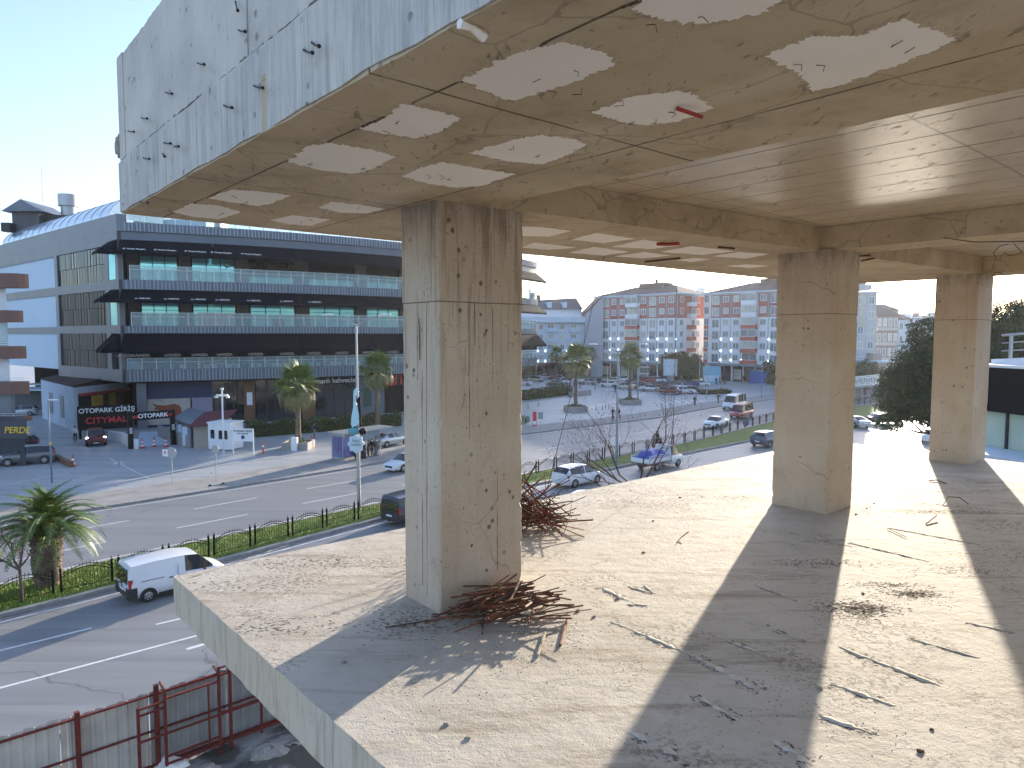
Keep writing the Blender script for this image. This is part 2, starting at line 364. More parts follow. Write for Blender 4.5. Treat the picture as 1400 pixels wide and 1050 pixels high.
def kerb(name, P, w, h, m=None):
    A, B = P, offs(P, w); mb = MB(); n = len(P)
    vs = [Vector((p.x,p.y,0)) for p in A]+[Vector((p.x,p.y,h)) for p in A]+[Vector((p.x,p.y,h)) for p in B]+[Vector((p.x,p.y,0)) for p in B]
    fs = [(k*n+i, k*n+i+1, (k+1)*n+i+1, (k+1)*n+i) for k in range(3) for i in range(n-1)]
    fs = [f[::-1] for f in fs] if w > 0 else fs
    mb.add(vs, fs); return tag(mb.build(name, m or M['kerb']), kind='structure')
kerb('median_kerb', M1, .35, .16); kerb('median_kerb', M2, -.30, .16)
kerb('pavement_kerb', KF, .45, .15); kerb('road_kerb', NF, -.3, .14)
Ma, Mb = offs(M1, .36), offs(M2, -.31)
# uneven turf on the median
def lerp_poly(P, s):
    L = [(P[i+1]-P[i]).length for i in range(len(P)-1)]; tot = sum(L); s = s*tot
    for i, l in enumerate(L):
        if s <= l or i == len(L)-1: return P[i]+(P[i+1]-P[i])*(s/l)
        s -= l
def at_px(P, px):                       # point of a polyline seen in photo column px
    best = None
    for i in range(len(P)-1):
        for k in range(41):
            q = P[i]+(P[i+1]-P[i])*(k/40)
            if q.y <= 1: continue
            x = 700+FPX*q.x/(q.y*math.cos(PITCH)+(CAMZ-q.z)*math.sin(PITCH))
            if best is None or abs(x-px) < best[0]: best = (abs(x-px), q)
    return best[1]
# matched samples by arc near region
tb = MB(); NS = 150; NW = 7; rows = []
for i in range(NS+1):
    px = -160+i*(1480/NS)
    a = at_px(Ma, px); b = at_px(Mb, px)
    rows.append((a, b))
vs = []
for a, b in rows:
    for k in range(NW+1):
        t = k/NW; p = a.lerp(b, t); vs.append((p.x, p.y, .13+.10*math.sin(math.pi*t)+random.uniform(-.015,.015)))
tb.add(vs, [((i)*(NW+1)+k, (i+1)*(NW+1)+k, (i+1)*(NW+1)+k+1, i*(NW+1)+k+1) for i in range(NS) for k in range(NW)])
tag(tb.build('median_turf', M['turf'], None, True), kind='structure')
gb = MB()
for _ in range(30000):
    i = int(random.random()**1.5*(NS*.62)) ; a, b = rows[i]; a2, b2 = rows[i+1]; s = random.random(); t = random.random()
    p = a.lerp(a2, s).lerp(b.lerp(b2, s), t); z = .12+.10*math.sin(math.pi*t); h = random.uniform(.05,.17); w = .018; an = random.uniform(0,6.28)
    d = Vector((math.cos(an), math.sin(an), 0)); e = Vector((random.uniform(-.06,.06), random.uniform(-.06,.06), h)); q = Vector((p.x,p.y,z))
    gb.add([q-d*w, q+d*w, q+e], [(0,1,2)])
tag(gb.build('median_grass', M['grass']), 'tufted green grass growing along the narrow median', 'grass', kind='stuff')
# painted markings
pm_ = MB()
def mark(A, B, w=.14, z=.009):
    A = Vector(A); B = Vector(B); t = (B-A).normalized(); n = Vector((-t.y,t.x,0))*w/2
    pm_.add([(A-n).xy[:]+(z,), (B-n).xy[:]+(z,), (B+n).xy[:]+(z,), (A+n).xy[:]+(z,)], [(0,1,2,3)])
def markpx(x0,y0,x1,y1,w=.14): mark(G(x0,y0), G(x1,y1), w)
eo = offs(M1, -.55)
for i in range(len(eo)-1): mark(eo[i], eo[i+1], .15)
mark(UV(-30,28.15), UV(340,28.6), .14)
for k in range(-3, 30): mark(UV(1.9+k*8.0, 31.6+.03*k), UV(5.1+k*8.0, 31.7+.03*k), .14)
markpx(213,854,249,845.5,.14); markpx(255,888,279,881,.2)
eo = offs(M2, .55)
for i in range(len(eo)-1): mark(eo[i], eo[i+1], .13)
def dashes(off, L, gap, s0=0):
    P = offs(M2, off); T = [(P[i+1]-P[i]).length for i in range(len(P)-1)]; tot = sum(T); s = s0
    while s+L < tot-100: mark(lerp_poly(P, s/tot), lerp_poly(P, (s+L)/tot), .13); s += L+gap
dashes(4.0, 4.5, 4.0, 2); dashes(8.0, 4.5, 4.0, 5)
eo = offs(KF, -.6)
for i in range(len(eo)-1): mark(eo[i], eo[i+1], .12)
for k in range(6): markpx(900+k*11, 548-k*.3, 912+k*11, 553-k*.3, .5)      # zebra bars by the car park
markpx(150,575+52,205,655,.12); markpx(-20,668,96,646,.14); markpx(155,634,168,633,.9)
tag(pm_.build('road_markings', M['paint']), kind='structure')
# sheets of pavement: strip beside the far road, terrace in front of the mall
wk = offs(KF, .46); wk2 = offs(KF, 5.2)
strip('pavement', wk, wk2, .10, M['walk'])
pj = MB()
for a, b in (((170,655),(560,601)),((715,640),(560,650))):
    pa, pb = G(*a), G(*b); t = (pb-pa).normalized(); n = Vector((-t.y,t.x,0))*.03
    pj.add([(pa-n).xy[:]+(.012,), (pb-n).xy[:]+(.012,), (pb+n).xy[:]+(.012,), (pa+n).xy[:]+(.012,)], [(0,1,2,3)])
tag(pj.build('paving_joints', M['trim']), kind='structure')
# site ground inside the hoarding: rough soil
sg = MB(); nx, ny = 70, 44; vs = []
for j in range(ny+1):
    for i in range(nx+1):
        u = -14+i*.9; v = -16+j*.85
        p = UV(u, v, .03+max(0, .35*math.sin(u*.9+1)*math.sin(v*1.1))+random.uniform(0,.10)); vs.append(p)
sg.add(vs, [(j*(nx+1)+i, j*(nx+1)+i+1, (j+1)*(nx+1)+i+1, (j+1)*(nx+1)+i) for j in range(ny) for i in range(nx)])
tag(sg.build('site_ground', M['soil'], None, True), kind='structure')
tag(poly_sheet('grass_verge', W((640,513.8),(820,517),(1040,521),(1090,522),(1090,516.5),(820,510.5),(640,508.5)), .03, M['turf']), kind='structure')
tag(poly_sheet('grass_verge', W((1140,575),(1192,571),(1200,562),(1150,562)), .03, M['turf']), kind='structure')

# ------------------------------------------------------------------ the unfinished concrete building
BZ = CAMZ-2.34; CZ = CAMZ+1.09
def ubox(mb, u0,u1,v0,v1,z0,z1,mi=0):
    c = [UV(u0,v0),UV(u1,v0),UV(u1,v1),UV(u0,v1)]; return mb.prism([(p.x,p.y) for p in c], z0, z1, mi)
CB = thing('concrete_building', 'unfinished bare concrete building with open floor slab, square columns and overhanging ceiling', 'building', (0,0,0))
FU0, FU1, FV0, FV1 = 1.86, 15.44, -11, 7.22
def rough_edge(p, q, n, amp):
    out = []
    for i in range(n):
        t = i/n; r = p.lerp(q, t); d = (q-p).normalized(); nn = Vector((-d.y,d.x,0)); k = random.gauss(0, amp) if i else 0
        out.append(r+nn*k)
    return out
def slab(name, us, z0, z1, m, n, amp, me=None):
    u0,u1,v0,v1 = us; c = [UV(u0,v0),UV(u1,v0),UV(u1,v1),UV(u0,v1)]
    pts = []
    for i in range(4): pts += rough_edge(c[i], c[(i+1)%4], n, amp)
    mb = MB(); N = len(pts); top = [(p.x,p.y,z1) for p in pts]; mid = [(p.x,p.y,z1-.02) for p in offs(pts+[pts[0]], -.0)[:N]]; bot = [(p.x,p.y,z0+random.uniform(-.012,.004)) for p in pts]
    mb.add(top, [tuple(range(N))], 0); mb.add(top+bot, [(i, N+i, N+(i+1)%N, (i+1)%N) for i in range(N)], 1); mb.add(bot, [tuple(range(N))[::-1]], 1)
    return mb.build(name, [m, me or m], CB)
fs = slab('floor_slab', (FU0,FU1,FV0,FV1), BZ-.36, BZ, M['floor'], 160, .0028, M['edge'])
def col(u0,u1,v0,v1,z0,z1,joint=True):
    mb = MB()
    def ring(e, zz):
        r = []
        cs = [UV(u0-e,v0-e),UV(u1+e,v0-e),UV(u1+e,v1+e),UV(u0-e,v1+e)]
        for i in range(4):
            b = .010+abs(random.gauss(0,.004))+(random.uniform(.01,.03) if random.random() < .05 else 0)
            p, a, c = cs[i], cs[i-1], cs[(i+1)%4]
            r += [p+(a-p).normalized()*b, p+(c-p).normalized()*b]
        return [(q.x,q.y,zz) for q in r]
    zs = [(z0+k*.045,0) for k in range(int((CAMZ+.275-z0)/.045))] + [(CAMZ+.275,0),(CAMZ+.2751,.004)] + [(CAMZ+.276+k*.045,.004) for k in range(1,int((z1-CAMZ-.276)/.045))] + [(z1,.004)] if joint else [(z0,0),(z1,0)]
    vs = [v for zz,e in zs for v in ring(e,zz)]
    fsx = [(k*8+i, k*8+(i+1)%8, (k+1)*8+(i+1)%8, (k+1)*8+i) for k in range(len(zs)-1) for i in range(8)]
    fsx += [tuple(range(8))[::-1], tuple(range(8*(len(zs)-1), 8*len(zs)))]
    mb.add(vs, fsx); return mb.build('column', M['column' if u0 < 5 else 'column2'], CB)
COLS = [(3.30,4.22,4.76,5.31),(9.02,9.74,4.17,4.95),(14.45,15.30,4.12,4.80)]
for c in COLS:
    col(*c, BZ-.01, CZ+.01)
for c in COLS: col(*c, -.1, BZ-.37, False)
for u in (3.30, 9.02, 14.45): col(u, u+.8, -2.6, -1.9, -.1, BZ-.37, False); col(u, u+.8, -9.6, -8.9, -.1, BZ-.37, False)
# lower storey slab, set back under the edge
lw = MB(); ubox(lw, 2.0,15.2,-11,6.9, 5.6,5.9); lw.build('lower_slab', M['edge'], CB)
# ceiling: flat soffit at the rim, sunk bays between the beams
RU0, RU1, RV1 = 1.52, 15.42, 7.15
mb = MB(); ubox(mb, RU0+.02, RU1-.02, -11, RV1-.02, CZ+.30, CZ+.50); mb.build('ceiling_slab', M['coffer'], CB)
def soff(u0,u1,v0,v1,name='soffit', jag=(), zo=0):
    c = [UV(u0,v0),UV(u1,v0),UV(u1,v1),UV(u0,v1)]; mb = MB(); pts = []
    for i in range(4):
        if i in jag: pts += rough_edge(c[i], c[(i+1)%4], 120, .004)
        else: pts.append(c[i])
    mb.prism([(p.x,p.y) for p in pts], CZ+zo, CZ+.299-zo); return mb.build(name, M['soffit' if not zo else 'beam'], CB)
soff(RU0,3.80,-11,RV1-.004,jag=(3,)); 
mb = MB(); mb.prism([UV(a,b).xy[:] for a,b in ((3.802,4.72),(9.05,4.38),(14.6,4.12),(RU1,4.10),(RU1,RV1-.004),(3.802,RV1-.004))], CZ, CZ+.299); mb.build('soffit', M['beam'], CB)
for a, b, v in ((9.05,9.72,4.5),(14.6,RU1-.006,4.3)): soff(a,b,-11,v,'beam',zo=.0015)
for v in (-1.0,): pass
# parapet wall round the rim: lower band proud of the upper wall
mb = MB()
def wallseg(a, b, z0, z1, out, th):
    d = (b-a).normalized(); n = Vector((-d.y,d.x,0))        # outward = left of direction
    A, B = a+n*out, b+n*out; C, Dd = b+n*(out-th), a+n*(out-th); N = 90
    pts = [A.lerp(B, i/N)+n*random.gauss(0,.003) for i in range(N+1)]
    vs = []
    for i, p in enumerate(pts):
        q = Dd.lerp(C, i/N); e = random.gauss(0,.006)
        vs += [(p.x,p.y,z0+random.gauss(0,.004)), (p.x,p.y,z1-.03+e), (p.x-n.x*.02,p.y-n.y*.02,z1+e+random.gauss(0,.004)), (q.x,q.y,z1+e), (q.x,q.y,z0)]
    F = []
    for i in range(N):
        for k in range(5): F.append((i*5+k, (i+1)*5+k, (i+1)*5+(k+1)%5, i*5+(k+1)%5))
    F += [(4,3,2,1,0), tuple(N*5+k for k in range(5))]
    F = [f[::-1] for f in F]; mb.add(vs, F)
c0, c1, c2, c3 = UV(RU0,-11), UV(RU0,RV1), UV(RU1,RV1), UV(RU1,-11)
wallseg(c0, c1, CZ+.012, CZ+.47, .012, .25); wallseg(c1, c2, CZ+.012, CZ+.47, .006, .25); wallseg(c2, c3, CZ+.012, CZ+.47, .006, .25)
mb.build('edge_beam', M['fascia'], CB)
mb = MB()
for (va, vb) in ((RV1,4.05),(4.04,.9),(.89,-3),(-3.01,-11)): wallseg(UV(RU0,vb), UV(RU0,va), CZ+.472, CZ+1.36+random.uniform(-.004,.004), -.004+random.uniform(-.002,.002), .2)
wallseg(c1+Vector((0,0,0)), c2, CZ+.472, CZ+1.36, -.006, .2); wallseg(c2, c3, CZ+.472, CZ+1.36, -.006, .2)
mb.build('parapet', M['fascia'], CB)
# seepage lump at the corner and the split lath hanging from the rim
mb = MB(); p = D(163,200,UV(RU0,RV1).y+.02); mb.ball(p, .035,.035,.10, 9, 7, 0, .25); p2 = D(168,180,UV(RU0,RV1).y+.02); mb.ball(p2, .02,.02,.05, 8,6,0,.25); mb.build('mortar_lump', M['rubble'], CB, True)
fp, fn = UV(RU0-.012,0), UV(1,0)
mb = MB(); a = onplane(628,32,fp,fn); b = G(663,52,CZ-.03); b2 = a.lerp(b,.5)+Vector((0,0,.01)); mb.tube([a,b2,b],[.02,.014,.02],5); mb.build('timber_lath', M['foam'], CB)
# nails and bolts left in the parapet
for (x,y,dx,dy) in ((326,41,9,2),(270,86,9,2),(226,126,9,2),(193,161,8,1),(175,179,8,1),(415,68,12,4),(426,58,10,5),(347,117,12,3),(306,144,11,3),(224,195,9,1),(196,216,8,1),(222,210,3,4),(190,276,12,1),(322,2,3,12),(238,200,6,0)):
    off = .012 if y > 0 else 0; a = onplane(x,y,UV(RU0-.012,0),fn); b = onplane(x+dx,y+dy,UV(RU0-.07,0),fn)
    mb = MB(); mb.tube([a,a.lerp(b,.55)+Vector((0,0,-.004)),b],[.006,.004,.005],5); mb.tube([b,b+(b-a).normalized()*.006],.010,6); mb.build('nail', M['nail'], CB)
# formwork lines standing on the nearest column
def fline(px0,y0,px1,y1,left,w=.003):
    P_, n_ = (UV(3.2995,0), UV(1,0)) if left else (UV(0,4.7595), UV(0,1)); a, b = onplane(px0,y0,P_,n_), onplane(px1,y1,P_,n_); mb = MB(); k = 14; pts = [a.lerp(b,i/k)+Vector((random.gauss(0,.0012),random.gauss(0,.0012),0)) for i in range(k+1)]; mb.tube(pts, [w*random.uniform(.4,1.2) for _ in pts], 4); mb.build('formwork_line', M['nail2'], CB)
for q in ((577,440,578,800,1),(583,300,584,815,1),(571,430,571,520,1),(560,300,561,400,1),(593,290,593,410,1),(641,420,642,600,0),(648,290,649,470,0),(655,300,655,410,0),(673,420,674,520,0),(691,300,692,400,0),(628,285,628,380,0),(680,640,680,780,0)): fline(*q)
random.seed(91)
for (x,y,r) in ((657,322,.022),(681,326,.018),(657,430,.014),(665,452,.016),(665,565,.020),(655,582,.009),(665,671,.017),(645,746,.016),(665,780,.018),(638,585,.008),(637,630,.007),(636,540,.010),(640,512,.008),(652,520,.008),(681,530,.008),(650,690,.008),(680,710,.008),(634,695,.010),(634,402,.013),(700,470,.008),(616,700,.006)):
    p = onplane(x,y,UV(0,4.759),UV(0,1)); mb = MB(); N = 9; n = -UV(0,1); t = UV(1,0); vs = [p+n*.0008]+[p+n*.0006+(t*math.cos(k*2*math.pi/N)+Vector((0,0,1))*math.sin(k*2*math.pi/N)*1.25)*r*random.uniform(.5,1.05) for k in range(N)]
    mb.add(vs, [(0,k+1,(k+1)%N+1) for k in range(N)]); mb.build('tie_hole', M['hole'], CB)
# white foam blocks showing through the thin soffit skin
def jag_poly(cs, n=26, amp=.035):
    out = []; L = len(cs); ar = sum(cs[i].x*cs[(i+1)%L].y-cs[(i+1)%L].x*cs[i].y for i in range(L)); sg_ = -1 if ar > 0 else 1
    for i in range(L):
        p, q = cs[i], cs[(i+1)%L]; d = q-p; nn = Vector((-d.y,d.x,0)).normalized()*sg_; l = d.length; ph = random.uniform(0,6); k2 = random.choice((2,3)); a2 = amp*random.uniform(.1,.5)
        for k in range(n):
            t = k/n; w = math.sin(math.pi*t); out.append(p+d*t+nn*(amp*.55*random.uniform(-1,1)*.5*min(1,w*3)*1.6+a2*math.sin(ph+t*k2*6.28)*w*.8))
    return out
FOAM = [((628,108),(700,72),(770,55),(830,70),(842,86),(780,113),(705,136),(690,135)),((490,175),(525,160),(548,140),(600,150),(631,160),(600,180),(570,188),(520,181)),
 ((392,220),(420,198),(450,194),(510,203),(542,213),(510,230),(485,237),(440,232)),((640,208),(700,190),(740,183),(790,190),(802,197),(770,214),(740,224),(690,219)),
 ((548,240),(575,228),(605,220),(660,230),(706,237),(660,253),(625,256),(585,250)),((808,152),(860,131),(930,122),(950,127),(976,146),(930,165),(880,170),(850,166)),
 ((1043,75),(1110,47),(1180,45),(1235,22),(1310,52),(1240,83),(1140,118),(1110,124),(1090,97)),((862,10),(900,-22),(1000,-40),(1075,-8),(1040,18),(955,32),(910,27)),
 ((283,270),(318,258),(360,261),(398,266),(370,278),(352,281),(310,275)),((235,289),(262,277),(300,280),(330,289),(300,299),(265,296)),((368,300),(400,293),(453,299),(425,308),(395,306)),((435,283),(452,275),(495,279),(528,285),(500,291),(465,290))]
FARF = [((713,322),(713,309),(740,310),(782,315),(750,323)),((782,327),(815,318),(869,326),(825,332)),((836,337),(880,327),(929,335),(890,340)),((902,344),(945,336),(1004,343),(960,348)),
 ((974,350),(1010,344),(1052,347),(1020,353)),((713,338),(730,331),(788,338),(750,341)),((777,345),(812,337),(860,344),(825,349)),((839,350),(880,344),(917,349),(880,353)),((925,355),(950,352),(971,354),(945,358)),((992,363),(1020,361),(1052,363),(1025,366))]
for i, q in enumerate(FOAM+FARF):
    pts = jag_poly([G(x,y,CZ) for x,y in q], 20 if i < 12 else 8, .028)
    mb = MB(); mb.prism([(p.x,p.y) for p in pts], CZ-.005, CZ-.001); o = mb.build('foam_block', M['foam'], CB)
    c = sum(pts, Vector())/len(pts); lp_ = MB(); N = len(pts); vs = []; dk = [random.uniform(.008,.016) for _ in range(N)]
    for k, p in enumerate(pts):
        d = (p-c).normalized(); w = random.uniform(.02,.06); vs += [p-d*.006+Vector((0,0,-.004)), p+d*.004+Vector((0,0,-dk[k]*(.6 if i < 12 else .3))), p+d*w+Vector((0,0,.002))]
    lp_.add(vs, [(k*3+a, ((k+1)%N)*3+a, ((k+1)%N)*3+a+1, k*3+a+1) for k in range(N) for a in (0,1)]); lp_.build('broken_lip', M['soffit'], o)
    if i < 12:      # wire ties poking out of the foam
        c = sum(pts, Vector())/len(pts)
        for k in range(random.randint(2,5)):
            w = MB()
            a = c+Vector((random.uniform(-.22,.22), random.uniform(-.22,.22), -.008)); t = random.uniform(0,6.28); l = random.uniform(.02,.045)
            w.tube([a, a+Vector((math.cos(t)*l, math.sin(t)*l, -.012)), a+Vector((math.cos(t+1.2)*l, math.sin(t+1.2)*l, -.02))], .0016, 4); w.build('wire_tie', M['nail'], o)
# red plastic strip and pipe stubs
for q in (((925,148),(940,153),(960,160)),((898,333.5),(912,334),(928,333))):
    mb = MB(); ps = [G(x,y,CZ-.02-.012*i) for i,(x,y) in enumerate(q)]; mb.tube(ps, .011 if q[0][1]<200 else .02, 4); mb.build('red_strip', M['redplastic'], CB)
for q in (((882,358),(930,353)),((982,338),(1004,340)),((1163,351),(1190,349)),((1178,357),(1196,353))):
    mb = MB(); mb.tube([G(x,y,CZ-.015) for x,y in q], .012, 5); mb.build('reinforcing_bar', M['rustdark'], CB)
# loose wires hanging from the ceiling
def wire(pts, r, name='hanging_wire'): mb = MB(); mb.tube(pts, r, 5); return mb.build(name, M['rustdark'], CB)
p = G(925.5,368,CZ-.01); wire([p, p+Vector((.0,.01,-1.2)), p+Vector((-.02,0,-2.6)), p+Vector((-.05,-.02,-3.2))], .005)
a = G(826,350,CZ-.01); b = D(748,668,a.y-1.2); wire([a, a.lerp(b,.35)+Vector((0,0,-.06)), a.lerp(b,.7)+Vector((0,0,-.05)), b], .0045)
q = [(1290,325),(1330,331),(1400,330)]; wire([G(x,y,CZ-.01) for x,y in q], .006)
q = [(1357,366,11.2),(1362,352,11.2),(1358,346,11.2),(1366,337,11),(1385,332,10.8),(1398,345,10.6),(1382,350,10.6),(1372,345,10.6)]; wire([D(x,y,d) for x,y,d in q], .006)
wire([D(1357,378,11.2),D(1360,373,11.2),D(1367,372,11.2),D(1373,380,11.2)], .006)
mb = MB(); mb.tube([onplane(x,y,UV(0,4.752),UV(0,1)) for x,y in ((0,0),)]*2 if False else [onplane(x,y,UV(3.29,0),UV(1,0)) for x,y in ((572,435),(573.5,450),(574,492))], .004, 5); mb.build('reinforcing_bar', M['rustdark'], CB)
# lumpy concrete seams on the floor
random.seed(21); SEAMS = []
for (x0,y0,x1,y1,w) in ((835,850,940,893,.022),(940,893,1045,946,.026),(1145,884,1285,937,.026),(950,950,1010,985,.018),(1055,1010,1110,1046,.025),(1243,873,1340,900,.012),(1135,935,1225,965,.022),(1120,978,1200,1005,.020),(1080,728,1165,748,.012),(1160,742,1270,768,.013),(1320,851,1390,866,.011),(860,1000,895,1015,.022),(905,1022,948,1042,.024),(880,800,895,812,.015),(820,803,860,822,.022),(858,802,895,812,.018),(858,826,885,828,.018),(1100,878,1060,862,.01),(975,868,1045,895,.013),(1215,722,1340,745,.010),(1030,800,1090,822,.006),(180+80,790,395,745,.004),(1395,700,1280,690,.006)):
    a, b = G(x0,y0,BZ), G(x1,y1,BZ); n = max(6, int((b-a).length/.035)); d = (b-a).normalized(); s = Vector((-d.y,d.x,0)); mb = MB(); vs = []
    for i in range(n+1):
        t = i/n; k = (.35+random.random()*.75)*min(1, 6*t+.1, 6*(1-t)+.1)*(0.12 if random.random()<.30 else 1); c = a.lerp(b,t)+s*random.gauss(0,w*.25); h = .006*k+.002
        vs += [c-s*w*k*1.3+Vector((0,0,-.002)), c-s*w*k*.85+Vector((0,0,h)), c+s*w*k*.8+Vector((0,0,h*random.uniform(.7,1.2))), c+s*w*k*1.25+Vector((0,0,-.002))]
    SEAMS.append((a,b,w)); mb.add(vs, [(i*4+k,(i+1)*4+k,(i+1)*4+k+1,i*4+k+1) for i in range(n) for k in range(3)]); mb.build('concrete_seam', M['seam'], CB, True)

# ------------------------------------------------------------------ things on the floor
def rods(n, cx, cy, spread, length, zt, mname, label, group, splay, bias=None, seed=3):
    random.seed(seed)
    for i in range(n):
        f = i/n; L = random.uniform(*length)*(1 if random.random()<.85 else 1.3); an = (random.gauss(*bias) if bias else random.uniform(0, math.pi))
        tilt = random.gauss(0, splay); c = Vector((cx+random.gauss(0,spread*.62), cy+random.gauss(0,spread*.42), 0)); base = BZ+.012
        pile = max(.02, zt*math.exp(-((c.x-cx)**2+(c.y-cy)**2)/(spread**2)*.8)*random.random())
        d = Vector((math.cos(an)*math.cos(tilt), math.sin(an)*math.cos(tilt), math.sin(tilt)))
        dz = abs(d.z)*L/2; c.z = base+pile+dz*.75
        a, b = c-d*L/2, c+d*L/2; a.z = max(a.z, base); b.z = max(b.z, base); m = a.lerp(b, random.uniform(.4,.6))+Vector((random.gauss(0,.012),random.gauss(0,.012),abs(random.gauss(0,.008))))
        if inside(a) or inside(b) or inside(m) or inside(a.lerp(b,.25)) or inside(a.lerp(b,.75)): continue
        mb = MB(); mb.tube([a,m,b], random.choice((.004,.005,.006,.006,.0075,.010)), 5)
        o = mb.build('rebar_rod', M[mname if random.random()<.62 else random.choice(('rustdark','bark','redframe'))]); tag(o, label, 'rebar', group)
def inside(p):
    u = p.x*math.cos(UA)+p.y*math.sin(UA); v = -p.x*math.sin(UA)+p.y*math.cos(UA)
    return any(c[0]-.02 < u < c[1]+.02 and c[2]-.02 < v < c[3]+.02 for c in COLS) or v > 7.15
c1 = G(697,842,BZ); c2 = G(733,722,BZ)
rods(120, c1.x-.03, c1.y+.02, .31, (.2,.70), .22, 'rust', 'thin rusty rebar offcut in the low pile heaped against the foot of the nearest column', 'rebar offcuts piled at the nearest column', .10, (UA-.18,.50), 3)
rods(170, c2.x-.14, c2.y, .29, (.35,.9), .36, 'rust', 'thin red rusty rebar offcut in the tall bristling heap behind the nearest column', 'rebar offcuts heaped behind the nearest column', .42, None, 5)
def bar(pts, r, m, name, label, cat, n=6):
    mb = MB(); mb.tube(pts, r, n); return tag(mb.build(name, M[m]), label, cat)
h = BZ+.012
bar([G(527,858,h),G(600,846,h),G(655,832,h)+Vector((0,0,.05))], .006, 'rustdark', 'rebar_rod', 'long dark rod sticking out left from the rebar pile past the column corner', 'rebar')
bar([G(775,848,h),G(766,882,h)], .012, 'rust', 'timber_stick', 'short brown stick lying upright in the picture right of the rebar pile', 'stick')
bar([G(745,865,h),G(735,896,h)], .012, 'rubble', 'timber_stick', 'short pale stick lying in front of the rebar pile', 'stick')
bar([G(925,742,h),G(931,736,h)+Vector((0,0,.01)),G(941,733,h)+Vector((0,0,.05))], .006, 'rust', 'bent_rod', 'small bent rusty rod lying alone on the sunlit floor between two columns', 'rod')
bar([G(1290,690,h),G(1296,684,h)+Vector((0,0,.05)),G(1312,685,h)+Vector((0,0,.05)),G(1324,689,h)], .006, 'rustdark', 'bent_rod', 'dark looped rod standing on the floor in front of the farthest column', 'rod')
bar([G(1270,657,h),G(1280,657,h)+Vector((0,0,.01)),G(1294,661,h)], .009, 'rust', 'bent_rod', 'short rusty piece lying near the shadow of the farthest column', 'rod')
bar([G(1266,716,h),G(1280,708,h)+Vector((0,0,.03))], .009, 'rust', 'timber_stick', 'short brown timber piece lying on the floor right of the middle column', 'stick')
bar([G(1213,722,h),G(1239,734,h)], .004, 'rustdark', 'rebar_rod', 'thin dark rod lying in the sun right of the middle column', 'rebar')
random.seed(11)
chips = [((1180,811),'brown clay chip lying by the gravel patch'),((1274,997),'dark wedge shaped chip near the bottom right corner'),((1258,1026),'dark flat chip at the bottom edge of the floor'),((930,670+10),'dark chip on the sunlit floor left of the middle column'),((893,712),'small stone on the sunlit floor beyond the nearest column'),((880,755),'flat chip lying right of the tall rebar heap'),((610,990),'small stone near the slab edge in the sun'),((1120,940),'grey rubble lump beside the middle shadow'),((1066,905),'grey mortar lump inside the middle shadow'),((640,1008),'flat round mortar splash near the bottom of the picture'),((592,858),'sunlit mortar lump by the column corner'),((700,812),'pale broken brick piece caught in the rebar pile'),((722,838),'grey concrete chunk lying on the rebar pile'),((790,835),'pale concrete flake right of the rebar pile'),((812,843),'long pale concrete flake right of the rebar pile'),((845,818),'white plaster flake beside the start of the floor seam'),((1185,695),'brown rubble at the foot of the middle column'),((1170,703),'small dark rubble piece in the middle column shade'),((1195,688),'rusty scrap beside the middle column foot'),((470,905),'flat stone on the slab edge beside the shadow'),((862,620+50),'grey stone near the far slab edge'),((1050,855),'small grey stone in the middle shadow edge')]
for (x,y), lb in chips:
    mb = MB(); s = random.uniform(.010,.019)*(1.9 if 'chunk' in lb or 'brick' in lb else 1); p = G(x,y,BZ+s*.3+( .12 if 'pile' in lb and ('caught' in lb or 'on the' in lb) else 0)); mb.ball(p, s*1.3, s, s*.5, 7, 5, 0, .3)
    tag(mb.build('rubble_chip', M['rustdark'] if ('dark' in lb or 'brown' in lb or 'rusty' in lb) else M['rubble']), lb, 'rubble')
# scattered crumbs nobody could count
mb = MB(); spots = [((1165,840),.28,260),((1250,815),.25,110),((600,870),.35,300),((740,870),.45,260),((1100,960),.5,160),((880,710),.9,160),((380,800),.8,160),((1000,690),.8,180),((1240,700),1.0,220),((1180,700),.3,120),((560,835),.25,220),((620,920),.5,120),((470,740),1.0,120)]
for (x,y), sp, n in spots:
    c = G(x,y,BZ)
    for _ in range(n):
        p = c+Vector((random.gauss(0,sp*.6), random.gauss(0,sp*.6), 0)); s = random.uniform(.002,.0065)
        if inside(p) or (p.x*math.cos(UA)+p.y*math.sin(UA)) < FU0: continue
        a = random.uniform(0,6); mb.add([p+Vector((math.cos(a+k*2.1)*s, math.sin(a+k*2.1)*s*random.uniform(.5,1), 0)) for k in range(3)]+[p+Vector((0,0,s*.8))], [(0,1,3),(1,2,3),(2,0,3)])
for a, b, w in SEAMS:
    L_ = (b-a).length; d = (b-a).normalized(); sd_ = Vector((-d.y,d.x,0))
    for _ in range(int(L_*230)):
        t = random.random(); p = a.lerp(b, t)+sd_*random.choice((-1,-1,1))*abs(random.gauss(w*1.7, w*.9)); s = random.uniform(.003,.010); an = random.uniform(0,6)
        if math.sin(t*9+w*700) < -.45: continue
        mb.add([p+Vector((0,0,.0008))+d*math.cos(an+k*1.6)*s*1.8+sd_*math.sin(an+k*1.6)*s*random.uniform(.4,1) for k in range(4)], [(0,1,2,3)])
